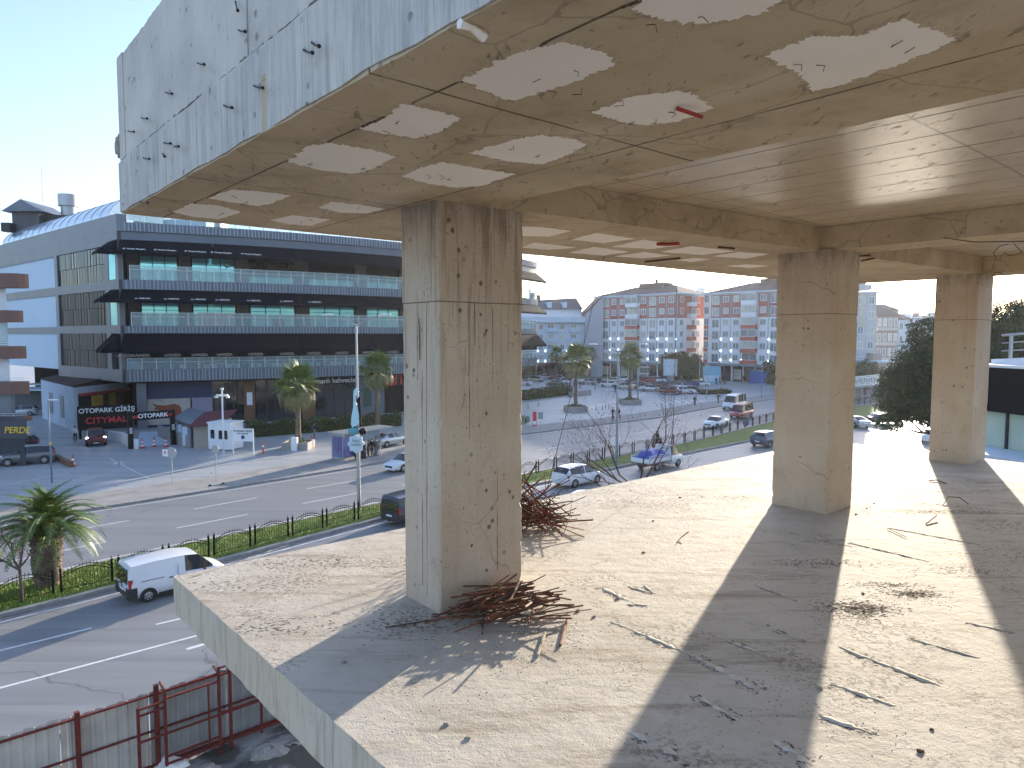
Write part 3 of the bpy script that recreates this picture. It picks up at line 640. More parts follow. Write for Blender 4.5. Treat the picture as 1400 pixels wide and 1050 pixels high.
for (x,y), su, sv, n in (((1178,832),.16,.09,900),((1250,812),.14,.06,420),((1215,800),.2,.05,200),((1120,770),.3,.08,300),((1330,780),.3,.1,300),((900,690),.5,.2,300),((1000,680),.35,.12,300),((1290,700),.5,.07,500),((1330,672),.6,.08,400),((390,720),.5,.1,260),((470,770),.6,.1,300),((380,855),.3,.1,260),((330,800),.4,.1,200),((430,770),.5,.12,220),((560,850),.2,.15,420),((1400,760),.3,.2,300)):
    c = G(x,y,BZ)
    for _ in range(n):
        p = c+Vector((random.gauss(0,su), random.gauss(0,sv), .0008)); s = random.uniform(.003,.013); an = random.uniform(0,6)
        if inside(p) or not (FU0+.02 < p.x*math.cos(UA)+p.y*math.sin(UA) < FU1): continue
        mb.add([p+Vector((math.cos(an+k*1.6)*s*1.5, math.sin(an+k*1.6)*s*random.uniform(.4,1), 0)) for k in range(4)], [(0,1,2,3)])
tag(mb.build('grit', M['grit']), 'fine dark grit and crumbs scattered over the concrete floor', 'grit', kind='stuff')
# ------------------------------------------------------------------ vehicles
def paint(name, c, metal=.0): return mat('car paint '+name, c, .28, metal, coat=.6)
PT = {'white': paint('white', (.72,.73,.74)), 'silver': paint('silver', (.42,.44,.46), .5), 'grey': paint('grey', (.12,.125,.13), .4), 'black': paint('black', (.012,.012,.014)),
      'red': paint('red', (.35,.02,.025)), 'darkred': paint('dark red', (.16,.015,.018)), 'blue': paint('blue', (.03,.06,.14), .3), 'beige': paint('beige', (.46,.43,.38), .3), 'navy': paint('navy', (.015,.02,.035)), 'brown': paint('brown', (.10,.06,.05), .3)}
# stations: x, z_bottom, z_belt, z_roof, half width, roof half width, side glass in the segment that follows
CARS = {
 'sedan': dict(w=.90, wr=.33, ax=(-1.38,1.42), st=[(-2.3,.38,.72,.74,.74,.66,0),(-2.22,.28,.92,.95,.84,.72,0),(-1.72,.24,.98,1.02,.89,.74,0),(-1.02,.2,.98,1.36,.90,.60,1),(-.22,.2,.96,1.44,.90,.62,1),(-.14,.2,.96,1.44,.90,.62,1),(.42,.2,.94,1.38,.90,.60,1),(1.16,.22,.90,.93,.89,.72,0),(2.0,.25,.74,.78,.85,.70,0),(2.24,.32,.58,.62,.74,.62,0),(2.3,.38,.5,.52,.66,.55,0)]),
 'hatch': dict(w=.86, wr=.30, ax=(-1.22,1.22), st=[(-1.98,.38,.74,.78,.72,.62,0),(-1.92,.28,.98,1.05,.82,.66,0),(-1.55,.22,1.0,1.40,.85,.60,1),(-.8,.2,.97,1.48,.86,.62,1),(-.12,.2,.95,1.49,.86,.62,1),(-.04,.2,.95,1.49,.86,.62,1),(.5,.2,.93,1.43,.86,.60,1),(1.22,.22,.90,.95,.85,.70,0),(1.8,.26,.76,.8,.80,.66,0),(1.98,.34,.58,.6,.68,.56,0)]),
 'suv': dict(w=.93, wr=.36, ax=(-1.35,1.38), st=[(-2.22,.46,.86,.9,.80,.68,0),(-2.16,.36,1.12,1.18,.88,.74,0),(-1.82,.30,1.12,1.56,.92,.66,1),(-1.0,.28,1.10,1.66,.93,.69,1),(-.12,.28,1.08,1.67,.93,.69,1),(-.04,.28,1.08,1.67,.93,.69,1),(.5,.28,1.06,1.60,.93,.67,1),(1.18,.3,1.04,1.08,.92,.76,0),(1.98,.34,.94,.98,.88,.74,0),(2.2,.42,.72,.74,.76,.64,0)]),
 'van': dict(w=.92, wr=.31, ax=(-1.42,1.40), st=[(-2.2,.42,.9,.94,.84,.78,0),(-2.17,.30,1.02,1.60,.89,.76,0),(-2.05,.26,1.06,1.78,.915,.78,0),(-1.2,.24,1.08,1.84,.92,.79,0),(-.15,.24,1.08,1.85,.92,.79,0),(.18,.24,1.06,1.83,.92,.78,1),(.78,.24,1.03,1.74,.92,.74,1),(1.42,.26,1.0,1.12,.91,.76,0),(1.95,.30,.88,.92,.87,.74,0),(2.15,.36,.7,.72,.76,.66,0),(2.2,.42,.55,.56,.68,.6,0)]),
 'minibus': dict(w=1.0, wr=.36, ax=(-1.75,1.75), st=[(-2.75,.5,1.1,1.14,.92,.86,0),(-2.7,.34,1.2,2.25,.97,.84,0),(-2.55,.3,1.22,2.42,1.0,.86,1),(-1.5,.3,1.22,2.46,1.0,.87,1),(-1.42,.3,1.22,2.46,1.0,.87,1),(-.45,.3,1.22,2.46,1.0,.87,1),(-.37,.3,1.22,2.46,1.0,.87,1),(.6,.3,1.2,2.44,1.0,.86,1),(.68,.3,1.2,2.43,1.0,.86,1),(1.35,.3,1.18,2.2,1.0,.82,1),(2.05,.32,1.14,1.22,.98,.84,0),(2.62,.38,.98,1.02,.90,.78,0),(2.75,.48,.7,.72,.80,.7,0)]),
}
def hull(spec, segs=None, glass=True):
    st = spec['st']; ring = []; mb = MB(); NR = 8
    for (x,zb,zl,zr,hw,hr,_) in st:
        mid = zb+(zl-zb)*.45
        R_ = [(hw*.86,zb),(hw*.985,zb+(mid-zb)*.4),(hw,mid),(hw*.985,zl-.05*(zl-zb)),(hw*.955,zl),(hr,zr-.02),(hr*.55,zr+.012),(0,zr+.02)]
        ring.append([(x,-y,z) for y,z in R_]+[(x,y,z) for y,z in R_[-2::-1]])
    n = len(ring[0]); vs = [p for r in ring for p in r]; gl = []
    for i in range(len(st)-1):
        x,zb,zl,zr = st[i][:4]; x2,zb2,zl2,zr2 = st[i+1][:4]
        cab = (zr-zl > .2); cab2 = (zr2-zl2 > .2)
        for k in range(n-1):
            f = (i*n+k, i*n+k+1, (i+1)*n+k+1, (i+1)*n+k); side = k in (4, n-6); topf = k in (5,6,n-7,n-8)
            isg = False
            if side and (cab or cab2) and ((st[i][6] and abs(x2-x) > .12) or (not cab) ): isg = not (spec.get('panel') and x < .1)
            if topf and cab != cab2: isg = not (spec.get('panel') and not cab)
            if side and not cab and cab2 and x < 0: isg = False
            if isg: gl.append(f)
            else: mb.add([], []); mb.f.append(f); mb.m.append(0)
        mb.f.append((i*n+n-1, i*n, (i+1)*n, (i+1)*n+n-1)); mb.m.append(0)
    mb.v = vs; mb.f.append(tuple(range(n))[::-1]); mb.m.append(0); mb.f.append(tuple(range((len(st)-1)*n, len(st)*n))); mb.m.append(0)
    g = MB(); g.v = [(x,y*1.002,z+.002) for x,y,z in vs]; g.f = gl; g.m = [0]*len(gl)
    return mb, g
def wheel(parent, x, y, r, w=.2, rimc='rim'):
    s = 1 if y > 0 else -1; t = MB(); N = 20
    prof = [(r*.62,-w/2),(r*.93,-w/2),(r,-w/2+.03),(r,w/2-.03),(r*.93,w/2),(r*.62,w/2)]
    vs = [(x+math.cos(a)*q, y+o, r+math.sin(a)*q) for a in [2*math.pi*i/N for i in range(N)] for q,o in prof]; n = len(prof)
    t.add(vs, [(i*n+k, i*n+(k+1)%n, ((i+1)%N)*n+(k+1)%n, ((i+1)%N)*n+k) for i in range(N) for k in range(n)])
    wh = t.build('wheel', M['rubber'], parent, 40)
    q = MB(); q.tube([(x,y+s*(w/2-.10),r),(x,y+s*(w/2-.085),r)], r*.63, 16, 1)
    for k in range(7):
        a = 2*math.pi*k/7; d = Vector((math.cos(a),0,math.sin(a))); e = Vector((-math.sin(a),0,math.cos(a))); c = Vector((x,y+s*(w/2-.02),r)); o = Vector((0,s*.02,0))
        q.add([c+d*.03+e*.035, c+d*r*.6+e*.03, c+d*r*.6-e*.03, c+d*.03-e*.035], [(0,1,2,3) if s < 0 else (3,2,1,0)], 0)
    q.tube([(x,y+s*(w/2-.05),r),(x,y+s*(w/2-.012),r)], r*.14, 10, 0)
    for k in range(24):
        a = 2*math.pi*k/24; b = 2*math.pi*(k+1)/24
        vs = [(x+math.cos(A)*rr, y+s*(w/2-.015), r+math.sin(A)*rr) for A in (a,b) for rr in (r*.57,r*.66)]; q.add(vs, [(0,1,3,2)], 0)
    q.build('rim', [M[rimc], M['black']], wh)
    a = MB(); vs = []
    for k in range(13):
        an = math.pi*k/12*1.12-.19; 
        for rr in (r*.9, r*1.17): vs.append((x+math.cos(an)*rr, y+s*(w/2-.012), r+.02+math.sin(an)*rr))
    a.add(vs, [(k*2,k*2+1,k*2+3,k*2+2) for k in range(12)]); return a
def car(kind, colour, label, cat, loc, head, group=None, lit=False, name=None, wr=None, scale=1, plate=None):
    sp = CARS['van' if kind == 'panelvan' else kind]; sp = dict(sp)
    if kind == 'panelvan': sp['panel'] = True
    t = thing(name or {'sedan':'sedan_car','hatch':'hatchback_car','suv':'suv_car','van':'delivery_van','panelvan':'delivery_van','minibus':'minibus'}[kind], label, cat, loc, head, group)
    if scale != 1: t.scale = (scale,)*3
    P = PT[colour]; b, g = hull(sp); st = sp['st']; L0, L1 = st[0][0], st[-1][0]
    b.build('body', P, t, 38); g.build('window', M['carglass'], t, 38)
    w = sp['w']; r = sp['wr']; arch = MB()
    for x in sp['ax']:
        for s in (-1,1):
            q = wheel(t, x, s*(w-.085), r); arch = MB(); arch.add([(vx, s*(w+.006), vz) for vx,vy,vz in q.v], q.f, 0); arch.build('wheel_arch', M['trim'], t)
    zt = st[1][2]; zf = st[-2][2]
    for s in (-1,1):
        q = MB(); hw = st[-2][4]; q.ball((st[-2][0]-.12, s*(hw-.10), zf-.02), .17, .15, .085, 8, 6); q.build('headlight', M['headlit' if lit else 'headlamp'], t, True)
        q = MB(); hw = st[1][4]
        if kind in ('van','panelvan','minibus','suv'): q.box(st[1][0]-.02, st[1][0]+.14, s*hw-.10*(s>0)-.01*(s<0), s*hw+.01*(s>0)+.10*(s<0), zt-.22, zt+(.16 if kind != 'suv' else .02))
        else: q.box(st[1][0]-.02, st[1][0]+.16, s*hw-.24*(s>0)-.005*(s<0), s*hw+.005*(s>0)+.24*(s<0), zt-.20, zt-.05)
        q.build('taillight', M['taillamp'], t)
        q = MB(); mx = next((a[0] for a in st[::-1] if a[3]-a[2] > .2), .4)+.22; q.ball((mx, s*(w+.08), zf+.30 if kind!='sedan' else .98), .07, .10, .07, 8, 6); q.build('wing_mirror', P if kind not in ('van','panelvan') else M['trim'], t, True)
    q = MB(); q.box(L0-.03, L0+.12, -w*.82, w*.82, .34, .58); q.box(L1-.14, L1+.02, -w*.74, w*.74, .28, .44); q.build('bumper', M['trim'] if kind in ('van','panelvan','suv','minibus') else P, t)
    q = MB(); q.box(L1-.02, L1+.035, -.42, .42, .46, .60); q.build('grille', M['black'], t)
    for x, d in ((L0-.045,-1),(L1+.045,1)):
        q = MB(); zz = (.60 if d < 0 else .36); q.box(min(x,x-d*.01), max(x,x-d*.01), -.26, .26, zz, zz+.11); q.build('number_plate', M['plate'], t)
    return t
def hd(P, px, s=1):                      # heading along a street line at photo column px
    best = at_px(P, px); i = min(range(len(P)-1), key=lambda k: abs((P[k]-best).length+(P[k+1]-best).length-(P[k+1]-P[k]).length))
    d = (P[i+1]-P[i])*s; return math.atan2(d.y, d.x)
random.seed(5)
# the near white van, seen from behind
vh = R(44.5); vc = G(203, 823)+Vector((math.cos(vh)*1.42-math.sin(vh)*.86, math.sin(vh)*1.42+math.cos(vh)*.86, 0))
VAN = car('panelvan', 'white', 'clean white delivery van with dark rear window driving in the near lane behind the slab', 'van', vc, vh); VAN.scale = (1.0,1.0,.95)
q = MB(); q.box(-2.235,-2.17,-.74,.74,.98,1.64)
q.build('rear_window', M['carglass'], VAN)
for s in (-1,1):
    q = MB(); q.box(-2.24,-1.86,min(s*.60,s*.925),max(s*.60,s*.925),.30,.80); q.build('bumper_corner', M['trim'], VAN)
q = MB()
for s in (-1,1):
    for x in (-.16,): q.box(x-.006,x+.006,min(s*.9,s*.9215),max(s*.9,s*.9215),.45,1.5)
    q.box(-1.7,-.75,min(s*.9,s*.926),max(s*.9,s*.926),1.02,1.04)
q.box(-2.238,-2.2,-.008,.008,.5,1.0); q.build('door_seam', M['trim'], VAN); q=MB(); q.box(-2.26,-2.2,.12,.30,.86,.90); q.build('rear_handle', M['trim'], VAN); q=MB(); q.tube([(-2.245,.1,1.06),(-2.235,-.42,1.12)],.012,4); q.build('wiper', M['trim'], VAN); q=MB(); q.box(.15,2.0,-.94,-.925,.34,.42); q.box(-1.0,.95,-.94,-.925,.26,.36); q.build('side_sill', M['trim'], VAN)
for x,l in ((-.42,.22),(.05,.2)):
    q = MB(); q.box(x-l/2,x+l/2,-.945,-.915,.93,.98); q.box(x-l/2,x+l/2,.915,.945,.93,.98); q.build('door_handle', M['trim'], VAN)
# vehicles on the roads
h0 = hd(M1,520); car('van','navy','dark blue van seen from behind at the edge of the nearest column', 'van', G(536,718)+Vector((math.cos(h0)*2,math.sin(h0)*2,0)), h0)
h0 = hd(KF,560,-1); SW = car('sedan','white','white sedan with a black grille driving past the bus shelter towards the left', 'car', G(541,644)+Vector((.9,1.0,0)), h0)
h0 = hd(KF,560,-1)+.03; car('sedan','silver','pale silver sedan parked behind the bus shelter', 'car', G(532,610)+Vector((0,.6,0)), h0+math.pi)
h0 = hd(M1,790); c = car('hatch','white','white hatchback with blue stripes seen from behind through the bare tree branches', 'car', G(786,665)+Vector((.3,.9,0)), h0, scale=1.08)
c = car('sedan','white','white car whose roof just shows over the slab edge below the bare tree', 'car', G(802,700), hd(M1,790)+.1)
c = car('suv','blue','dark blue suv seen from behind beside the middle column', 'car', G(1042,611)+Vector((1.0,.9,0)), hd(M1,1100))
h0 = hd(M2,980,-1); car('sedan','white','white sedan driving left beside the median fence', 'car', G(976,585)+Vector((.4,.7,0)), h0)
RV = car('minibus','red','red minivan driving left behind the white sedan', 'minibus', G(1016,572)+Vector((0,.8,0)), h0, scale=.86)
WM = car('minibus','white','white minibus driving in the outer lane beyond the red minivan', 'minibus', G(1006,560)+Vector((0,.8,0)), h0, scale=.98)
# the car park beyond the plaza
LOT = [('hatch','beige',733,522,'pale beige hatchback parked at the left end of the far car park'),('sedan','grey',760,528,'dark grey sedan parked in front of the beige hatchback'),('hatch','white',768,525,'white hatchback parked behind the standing people'),
 ('hatch','silver',805,526,'silver hatchback parked right of the lit palm'),('hatch','white',832,529,'white hatchback beside the street lamp post in the car park'),('hatch','beige',854,532,'beige hatchback parked between the lamp post and the second palm'),
 ('suv','red',884,524,'red suv parked at the back row near the grass verge'),('sedan','white',850,522,'white sedan in the back row behind the lamp post'),('sedan','silver',889,535,'silver sedan nearest to the second palm on its right'),
 ('sedan','brown',905,530,'brown sedan in the back row right of the second palm'),('suv','darkred',917,539,'dark red suv beside the thin hanging wire'),('sedan','white',936,538,'white sedan turning out by the zebra bars'),
 ('sedan','black',948,537,'black sedan at the right end of the car park'),('hatch','blue',944,529,'small blue hatchback behind the black sedan'),('sedan','navy',722,520,'dark sedan partly behind the nearest column'),('sedan','darkred',882,533,'dark red sedan behind the silver sedan'),
 ('hatch','grey',752,513,'grey hatchback in the row under the far palms'),('sedan','black',772,514,'black sedan in the row under the far palms'),('hatch','silver',736,512,'silver hatchback in the row under the far palms'),('sedan','grey',790,516,'grey sedan with lit windscreen behind the lit palm'),
 ('hatch','white',716,527,'white hatchback at the left end in front of the dark sedan'),('sedan','silver',745,519,'silver sedan behind the dark grey sedan on the left'),('suv','black',783,522,'black suv behind the lit palm trunk'),('sedan','white',795,523,'white sedan between the lit palm and the silver hatchback'),('hatch','navy',816,524,'navy hatchback behind the silver hatchback'),('sedan','beige',838,524,'beige sedan in the back row left of the lamp post'),('sedan','grey',868,526,'grey sedan in the back row right of the lamp post'),('hatch','white',900,523,'white hatchback in the back row beside the red suv'),('sedan','black',922,530,'black sedan behind the dark red suv'),('suv','silver',934,533,'silver suv between the dark red suv and the turning sedan'),('sedan','white',958,528,'white sedan behind the black sedan at the island'),('hatch','grey',717,513,'grey hatchback farthest left under the far palms'),('sedan','white',806,513,'white sedan at the right end of the row under the far palms'),('hatch','darkred',763,520,'dark red hatchback behind the white hatchback on the left')]
for i,(k,c,x,y,lb) in enumerate(LOT):
    car(k, c, lb, 'car', G(x,y), R(random.choice((-22,-18,158,-25))), 'cars parked beyond the plaza')
# far right, in the glare
car('sedan','black','dark sedan with red tail lights in the glare under the evergreen tree', 'car', G(1206,579), R(10))
car('sedan','silver','silver car beside the middle column near the glare', 'car', G(1167,583), R(100))
car('sedan','white','white sedan seen from behind close to the farthest column', 'car', G(1262,603)+Vector((.8,0,0)), R(60))
car('suv','grey','dark suv beyond the white sedan at the farthest column', 'car', G(1268,585)+Vector((1,0,0)), R(60))
for x,y,lb in ((1205,514,'white car parked on the far street above the footbridge'),(1236,509,'white car on the far street left of the evergreen crown')): car('hatch','white',lb,'car',G(x,y),R(-10))
# near left shop front
car('suv','grey','dark grey suv parked under the curtain shop sign beside the low kerb wall', 'car', G(37,634), R(212))
car('suv','black','black pickup like suv parked at the left picture edge', 'car', G(3,634), R(215))
car('suv','navy','pale roofed car behind the dark grey suv under the curtain shop sign', 'car', G(17,617), R(205))
car('suv','darkred','dark red suv with lit headlamps stopped beside the parking entrance', 'car', G(131,607), R(-58), lit=True)
car('hatch','silver','pale car parked in the alley behind the shop building', 'car', G(30,568), R(200))
# pickup with a blue tarpaulin
def pickup():
    h = hd(M1,880); t = thing('pickup_truck', 'white dropside pickup truck loaded under a blue tarpaulin driving beside the median', 'pickup truck', G(893,641)+Vector((.6,.6,0)), h)
    sp = dict(w=.92, wr=.34, st=[(.55,.35,1.12,1.95,.88,.74,0),(.62,.3,1.12,2.0,.9,.76,1),(1.35,.3,1.08,1.9,.9,.74,1),(1.95,.32,1.05,1.15,.88,.74,0),(2.45,.36,.95,1.0,.84,.7,0),(2.62,.42,.7,.72,.76,.66,0)])
    b, g = hull(sp); b.build('cab', PT['white'], t, 38); g.build('window', M['carglass'], t, 38)
    a = MB()
    for x in (-1.45,1.75):
        for s in (-1,1): wheel(t, x, s*.82, .34)
    q = MB(); q.box(-2.7,.5,-.95,.95,.72,.80); q.build('bed', M['greysteel'], t)
    for s in (-1,1):
        q = MB(); y0,y1 = sorted((s*.92,s*.96)); q.box(-2.7,.5,y0,y1,.80,1.12)
        for z in (1.22,1.36): q.box(-2.7,.5,y0,y1,z,z+.04)
        for x in (-2.7,-1.65,-.6,.45): q.box(x,x+.05,y0,y1,1.12,1.40)
        q.build('side_board', M['white'], t)
    q = MB(); q.box(-2.74,-2.70,-.95,.95,.80,1.15); q.build('tailgate', M['white'], t)
    q = MB(); q.box(-2.7,2.5,-.3,.3,.4,.7); q.build('chassis', M['trim'], t)
    vs = []; nx, ny = 16, 10
    for j in range(ny+1):
        for i in range(nx+1):
            u = i/nx; v = j/ny; e = min(1, 5*u, 5*(1-u))*min(1, 4*v, 4*(1-v)); vs.append((-2.6+u*3.0, -.86+v*1.72, 1.15+.62*e*(1+.18*math.sin(u*9)*math.cos(v*5))+random.uniform(-.03,.03)))
    q = MB(); q.add(vs, [(j*(nx+1)+i, j*(nx+1)+i+1, (j+1)*(nx+1)+i+1, (j+1)*(nx+1)+i) for j in range(ny) for i in range(nx)])
    tp = q.build('tarpaulin', mat('blue tarpaulin', (.01,.07,.42), .45, col2=(.008,.05,.30), scale=2), None, True); tp.parent = None
    tp.matrix_world = Matrix.Translation(t.location) @ Matrix.Rotation(h, 4, 'Z'); tag(tp, 'blue tarpaulin sheet pulled over the load of the pickup truck', 'tarpaulin')
    for s in (-1,1):
        q = MB(); q.ball((2.5,s*.62,.85),.12,.14,.1,8,6); q.build('headlight', M['headlamp'], t, True)
        q = MB(); q.box(-2.76,-2.74,min(s*.6,s*.9),max(s*.6,s*.9),.62,.72); q.build('taillight', M['taillamp'], t)
pickup()

# ------------------------------------------------------------------ people
SKIN = mat('skin', (.42,.25,.18), .6); CL = {k: mat('cloth '+k, v, .85) for k, v in {'black':(.012,.012,.015),'navy':(.02,.03,.06),'grey':(.16,.16,.17),'white':(.62,.62,.62),'red':(.35,.05,.04),'brown':(.12,.07,.05),'beige':(.4,.35,.28),'green':(.07,.10,.07),'blue':(.06,.12,.25)}.items()}
HAIR = mat('dark hair', (.02,.014,.01), .7)
def skin_mesh(name, verts, edges, radii, m, sub=1):
    me = bpy.data.meshes.new(name); me.from_pydata(verts, edges, []); me.materials.append(m)
    o = bpy.data.objects.new(name, me); COL.objects.link(o)
    md = o.modifiers.new('skin', 'SKIN'); md.use_smooth_shade = True
    for v, r in zip(me.skin_vertices[0].data, radii): v.radius = (r, r)
    me.skin_vertices[0].data[0].use_root = True
    s = o.modifiers.new('sub', 'SUBSURF'); s.levels = sub; s.render_levels = sub
    dg = bpy.context.evaluated_depsgraph_get(); me2 = bpy.data.meshes.new_from_object(o.evaluated_get(dg)); me2.name = name
    bpy.data.objects.remove(o); bpy.data.meshes.remove(me); return me2
def make_pose(kind):
    # x forward, y left, z up ; returns joints
    st = {'walk': dict(l=.30, r=-.26, al=-.28, ar=.26), 'walk2': dict(l=-.2, r=.22, al=.2, ar=-.22), 'stand': dict(l=.03, r=-.03, al=.03, ar=.05), 'ride': None}[kind]
    J = {'pelvis':(0,0,.95),'waist':(0,0,1.08),'chest':(.01,0,1.30),'neck':(0,0,1.47),'chin':(.02,0,1.55),'head':(.02,0,1.65),'top':(.01,0,1.73)}
    if st is None:
        J = {'pelvis':(-.1,0,.92),'waist':(-.07,0,1.04),'chest':(0,0,1.27),'neck':(.03,0,1.43),'chin':(.06,0,1.50),'head':(.07,0,1.60),'top':(.05,0,1.68)}
    for s, a in ((1,'L'),(-1,'R')):
        if st is None:
            J['hip'+a]=(-.08,s*.10,.88); J['knee'+a]=(.32,s*.20,.72); J['ank'+a]=(.22,s*.19,.33); J['toe'+a]=(.42,s*.2,.28)
            J['sh'+a]=(.02,s*.19,1.40); J['elb'+a]=(.24,s*.27,1.20); J['wr'+a]=(.46,s*.30,1.10); 
        else:
            k = st['l' if s > 0 else 'r']; ka = st['al' if s > 0 else 'ar']
            J['hip'+a]=(0,s*.095,.91); J['knee'+a]=(k*.55+.04,s*.10,.50); J['ank'+a]=(k-.02,s*.10,.08+(.06 if k<-.1 else 0)); J['toe'+a]=(k+.15,s*.11,.03)
            J['sh'+a]=(0,s*.19,1.42); J['elb'+a]=(ka*.35-.02,s*.245,1.14); J['wr'+a]=(ka+.06,s*.25,.90)
    return J
def person_meshes(kind):
    J = {k: Vector(v) for k, v in make_pose(kind).items()}
    V = [J['pelvis'],J['waist'],J['chest'],J['neck'],J['chin'],J['head'],J['top']]; E = [(i,i+1) for i in range(6)]; Rr = [.125,.115,.135,.055,.062,.088,.045]
    for a in 'LR':
        b = len(V); V += [J['hip'+a],J['knee'+a],J['ank'+a],J['toe'+a]]; E += [(0,b),(b,b+1),(b+1,b+2),(b+2,b+3)]; Rr += [.085,.055,.040,.032]
        b = len(V); w = J['wr'+a]; f = (w-J['elb'+a]).normalized(); pm = w+f*.07; V += [J['sh'+a],J['elb'+a],w,pm]; E += [(2,b),(b,b+1),(b+1,b+2),(b+2,b+3)]; Rr += [.055,.042,.028,.030]
        side = Vector((1,0,0))-f*f.x; side.normalize()
        for q, (o, l) in enumerate(((-.030,.07),(-.010,.085),(.010,.08),(.030,.065))):
            c = len(V); V += [pm+side*o+f*.03, pm+side*o*1.15+f*(.03+l*.6)+Vector((.006,0,0)), pm+side*o*1.1+f*(.03+l)+Vector((.012,0,0))]; E += [(b+3,c),(c,c+1),(c+1,c+2)]; Rr += [.009,.009,.007]
        c = len(V); V += [w+side*.035+f*.03, w+side*.06+f*.07]; E += [(b+2,c),(c,c+1)]; Rr += [.011,.008]
    body = skin_mesh('body', V, E, Rr, SKIN)
    V = [J['pelvis']-Vector((0,0,.03)),J['waist'],J['chest'],J['neck']-Vector((0,0,.03))]; E = [(0,1),(1,2),(2,3)]; Rr = [.165,.15,.16,.085]
    for a in 'LR': b = len(V); V += [J['sh'+a],J['elb'+a],J['wr'+a]]; E += [(2,b),(b,b+1),(b+1,b+2)]; Rr += [.078,.062,.048]
    jacket = skin_mesh('jacket', V, E, Rr, CL['black'])
    V = [J['pelvis']-Vector((0,0,.01)),J['pelvis']+Vector((0,0,.07))]; E = [(0,1)]; Rr = [.14,.14]
    for a in 'LR': b = len(V); V += [J['hip'+a],J['knee'+a],J['ank'+a]+Vector((0,0,.02))]; E += [(0,b),(b,b+1),(b+1,b+2)]; Rr += [.105,.075,.06]
    tr = skin_mesh('trousers', V, E, Rr, CL['navy'])
    sh = []
    for a in 'LR':
        q = MB(); p, t = J['ank'+a], J['toe'+a]; q.ball(p.lerp(t,.45)-Vector((0,0,.015)), .14,.05,.05,10,7); sh.append(q.mesh('shoe', CL['black'], True))
    h = J['head']; q = MB(); q.ball(h+Vector((-.025,0,.035)), .105,.09,.10,12,8); hair = q.mesh('hair', HAIR, True)
    q = MB(); q.ball(h+Vector((.085,0,-.01)), .022,.014,.024,6,5); nose = q.mesh('nose', SKIN, True)
    q = MB(); q.ball(h+Vector((.078,.032,.015)), .012,.013,.010,6,5); q.ball(h+Vector((.078,-.032,.015)), .012,.013,.010,6,5); eyes = q.mesh('eyes', HAIR, True)
    q = MB(); q.box(h.x+.07,h.x+.083,-.024,.024,h.z-.062,h.z-.050); mouth = q.mesh('mouth', CL['red'])
    q = MB(); q.ball(h+Vector((0,.088,-.01)), .02,.012,.03,6,5); q.ball(h+Vector((0,-.088,-.01)), .02,.012,.03,6,5); ears = q.mesh('ears', SKIN, True)
    q = MB(); p0 = J['pelvis']; q.v=[]; N=14
    for zz, rr in ((1.02,.17),(.7,.21),(.12,.27)):
        q.v += [(math.cos(2*math.pi*i/N)*rr, math.sin(2*math.pi*i/N)*rr*.85, zz) for i in range(N)]
    q.f = [(k*N+i, k*N+(i+1)%N, (k+1)*N+(i+1)%N, (k+1)*N+i) for k in range(2) for i in range(N)]; q.m=[0]*len(q.f); coat = q.mesh('long_coat', CL['black'], True)
    q = MB(); q.ball(h+Vector((-.015,0,.02)), .125,.12,.135,12,8); helmet = q.mesh('helmet', M['black'], True)
    return dict(body=body, jacket=jacket, trousers=tr, shoe=sh, hair=hair, nose=nose, eyes=eyes, mouth=mouth, ears=ears, coat=coat, helmet=helmet)
PM = {k: person_meshes(k) for k in ('walk','walk2','stand','ride')}
def person(kind, loc, rz, jac, trou, label, h=1.0, coat=False, helmet=False, group=None):
    t = thing('person', label, 'person', loc, rz, group); t.scale = (h,h,h); m = PM[kind]
    def ob(n, me, mt=None):
        o = link(n, me, t)
        if mt is not None: o.material_slots[0].link = 'OBJECT'; o.material_slots[0].material = mt
        return o
    b = ob('body', m['body']); ob('jacket', m['jacket'], CL[jac]); ob('trousers', m['trousers'], CL[trou])
    for s in m['shoe']: ob('shoe', s)
    if helmet: ob('helmet', m['helmet'])
    else: ob('hair', m['hair'])
    ob('nose', m['nose']); ob('eyes', m['eyes']); ob('mouth', m['mouth']); ob('ears', m['ears'])
    if coat: ob('long_coat', m['coat'], CL[jac])
    return t
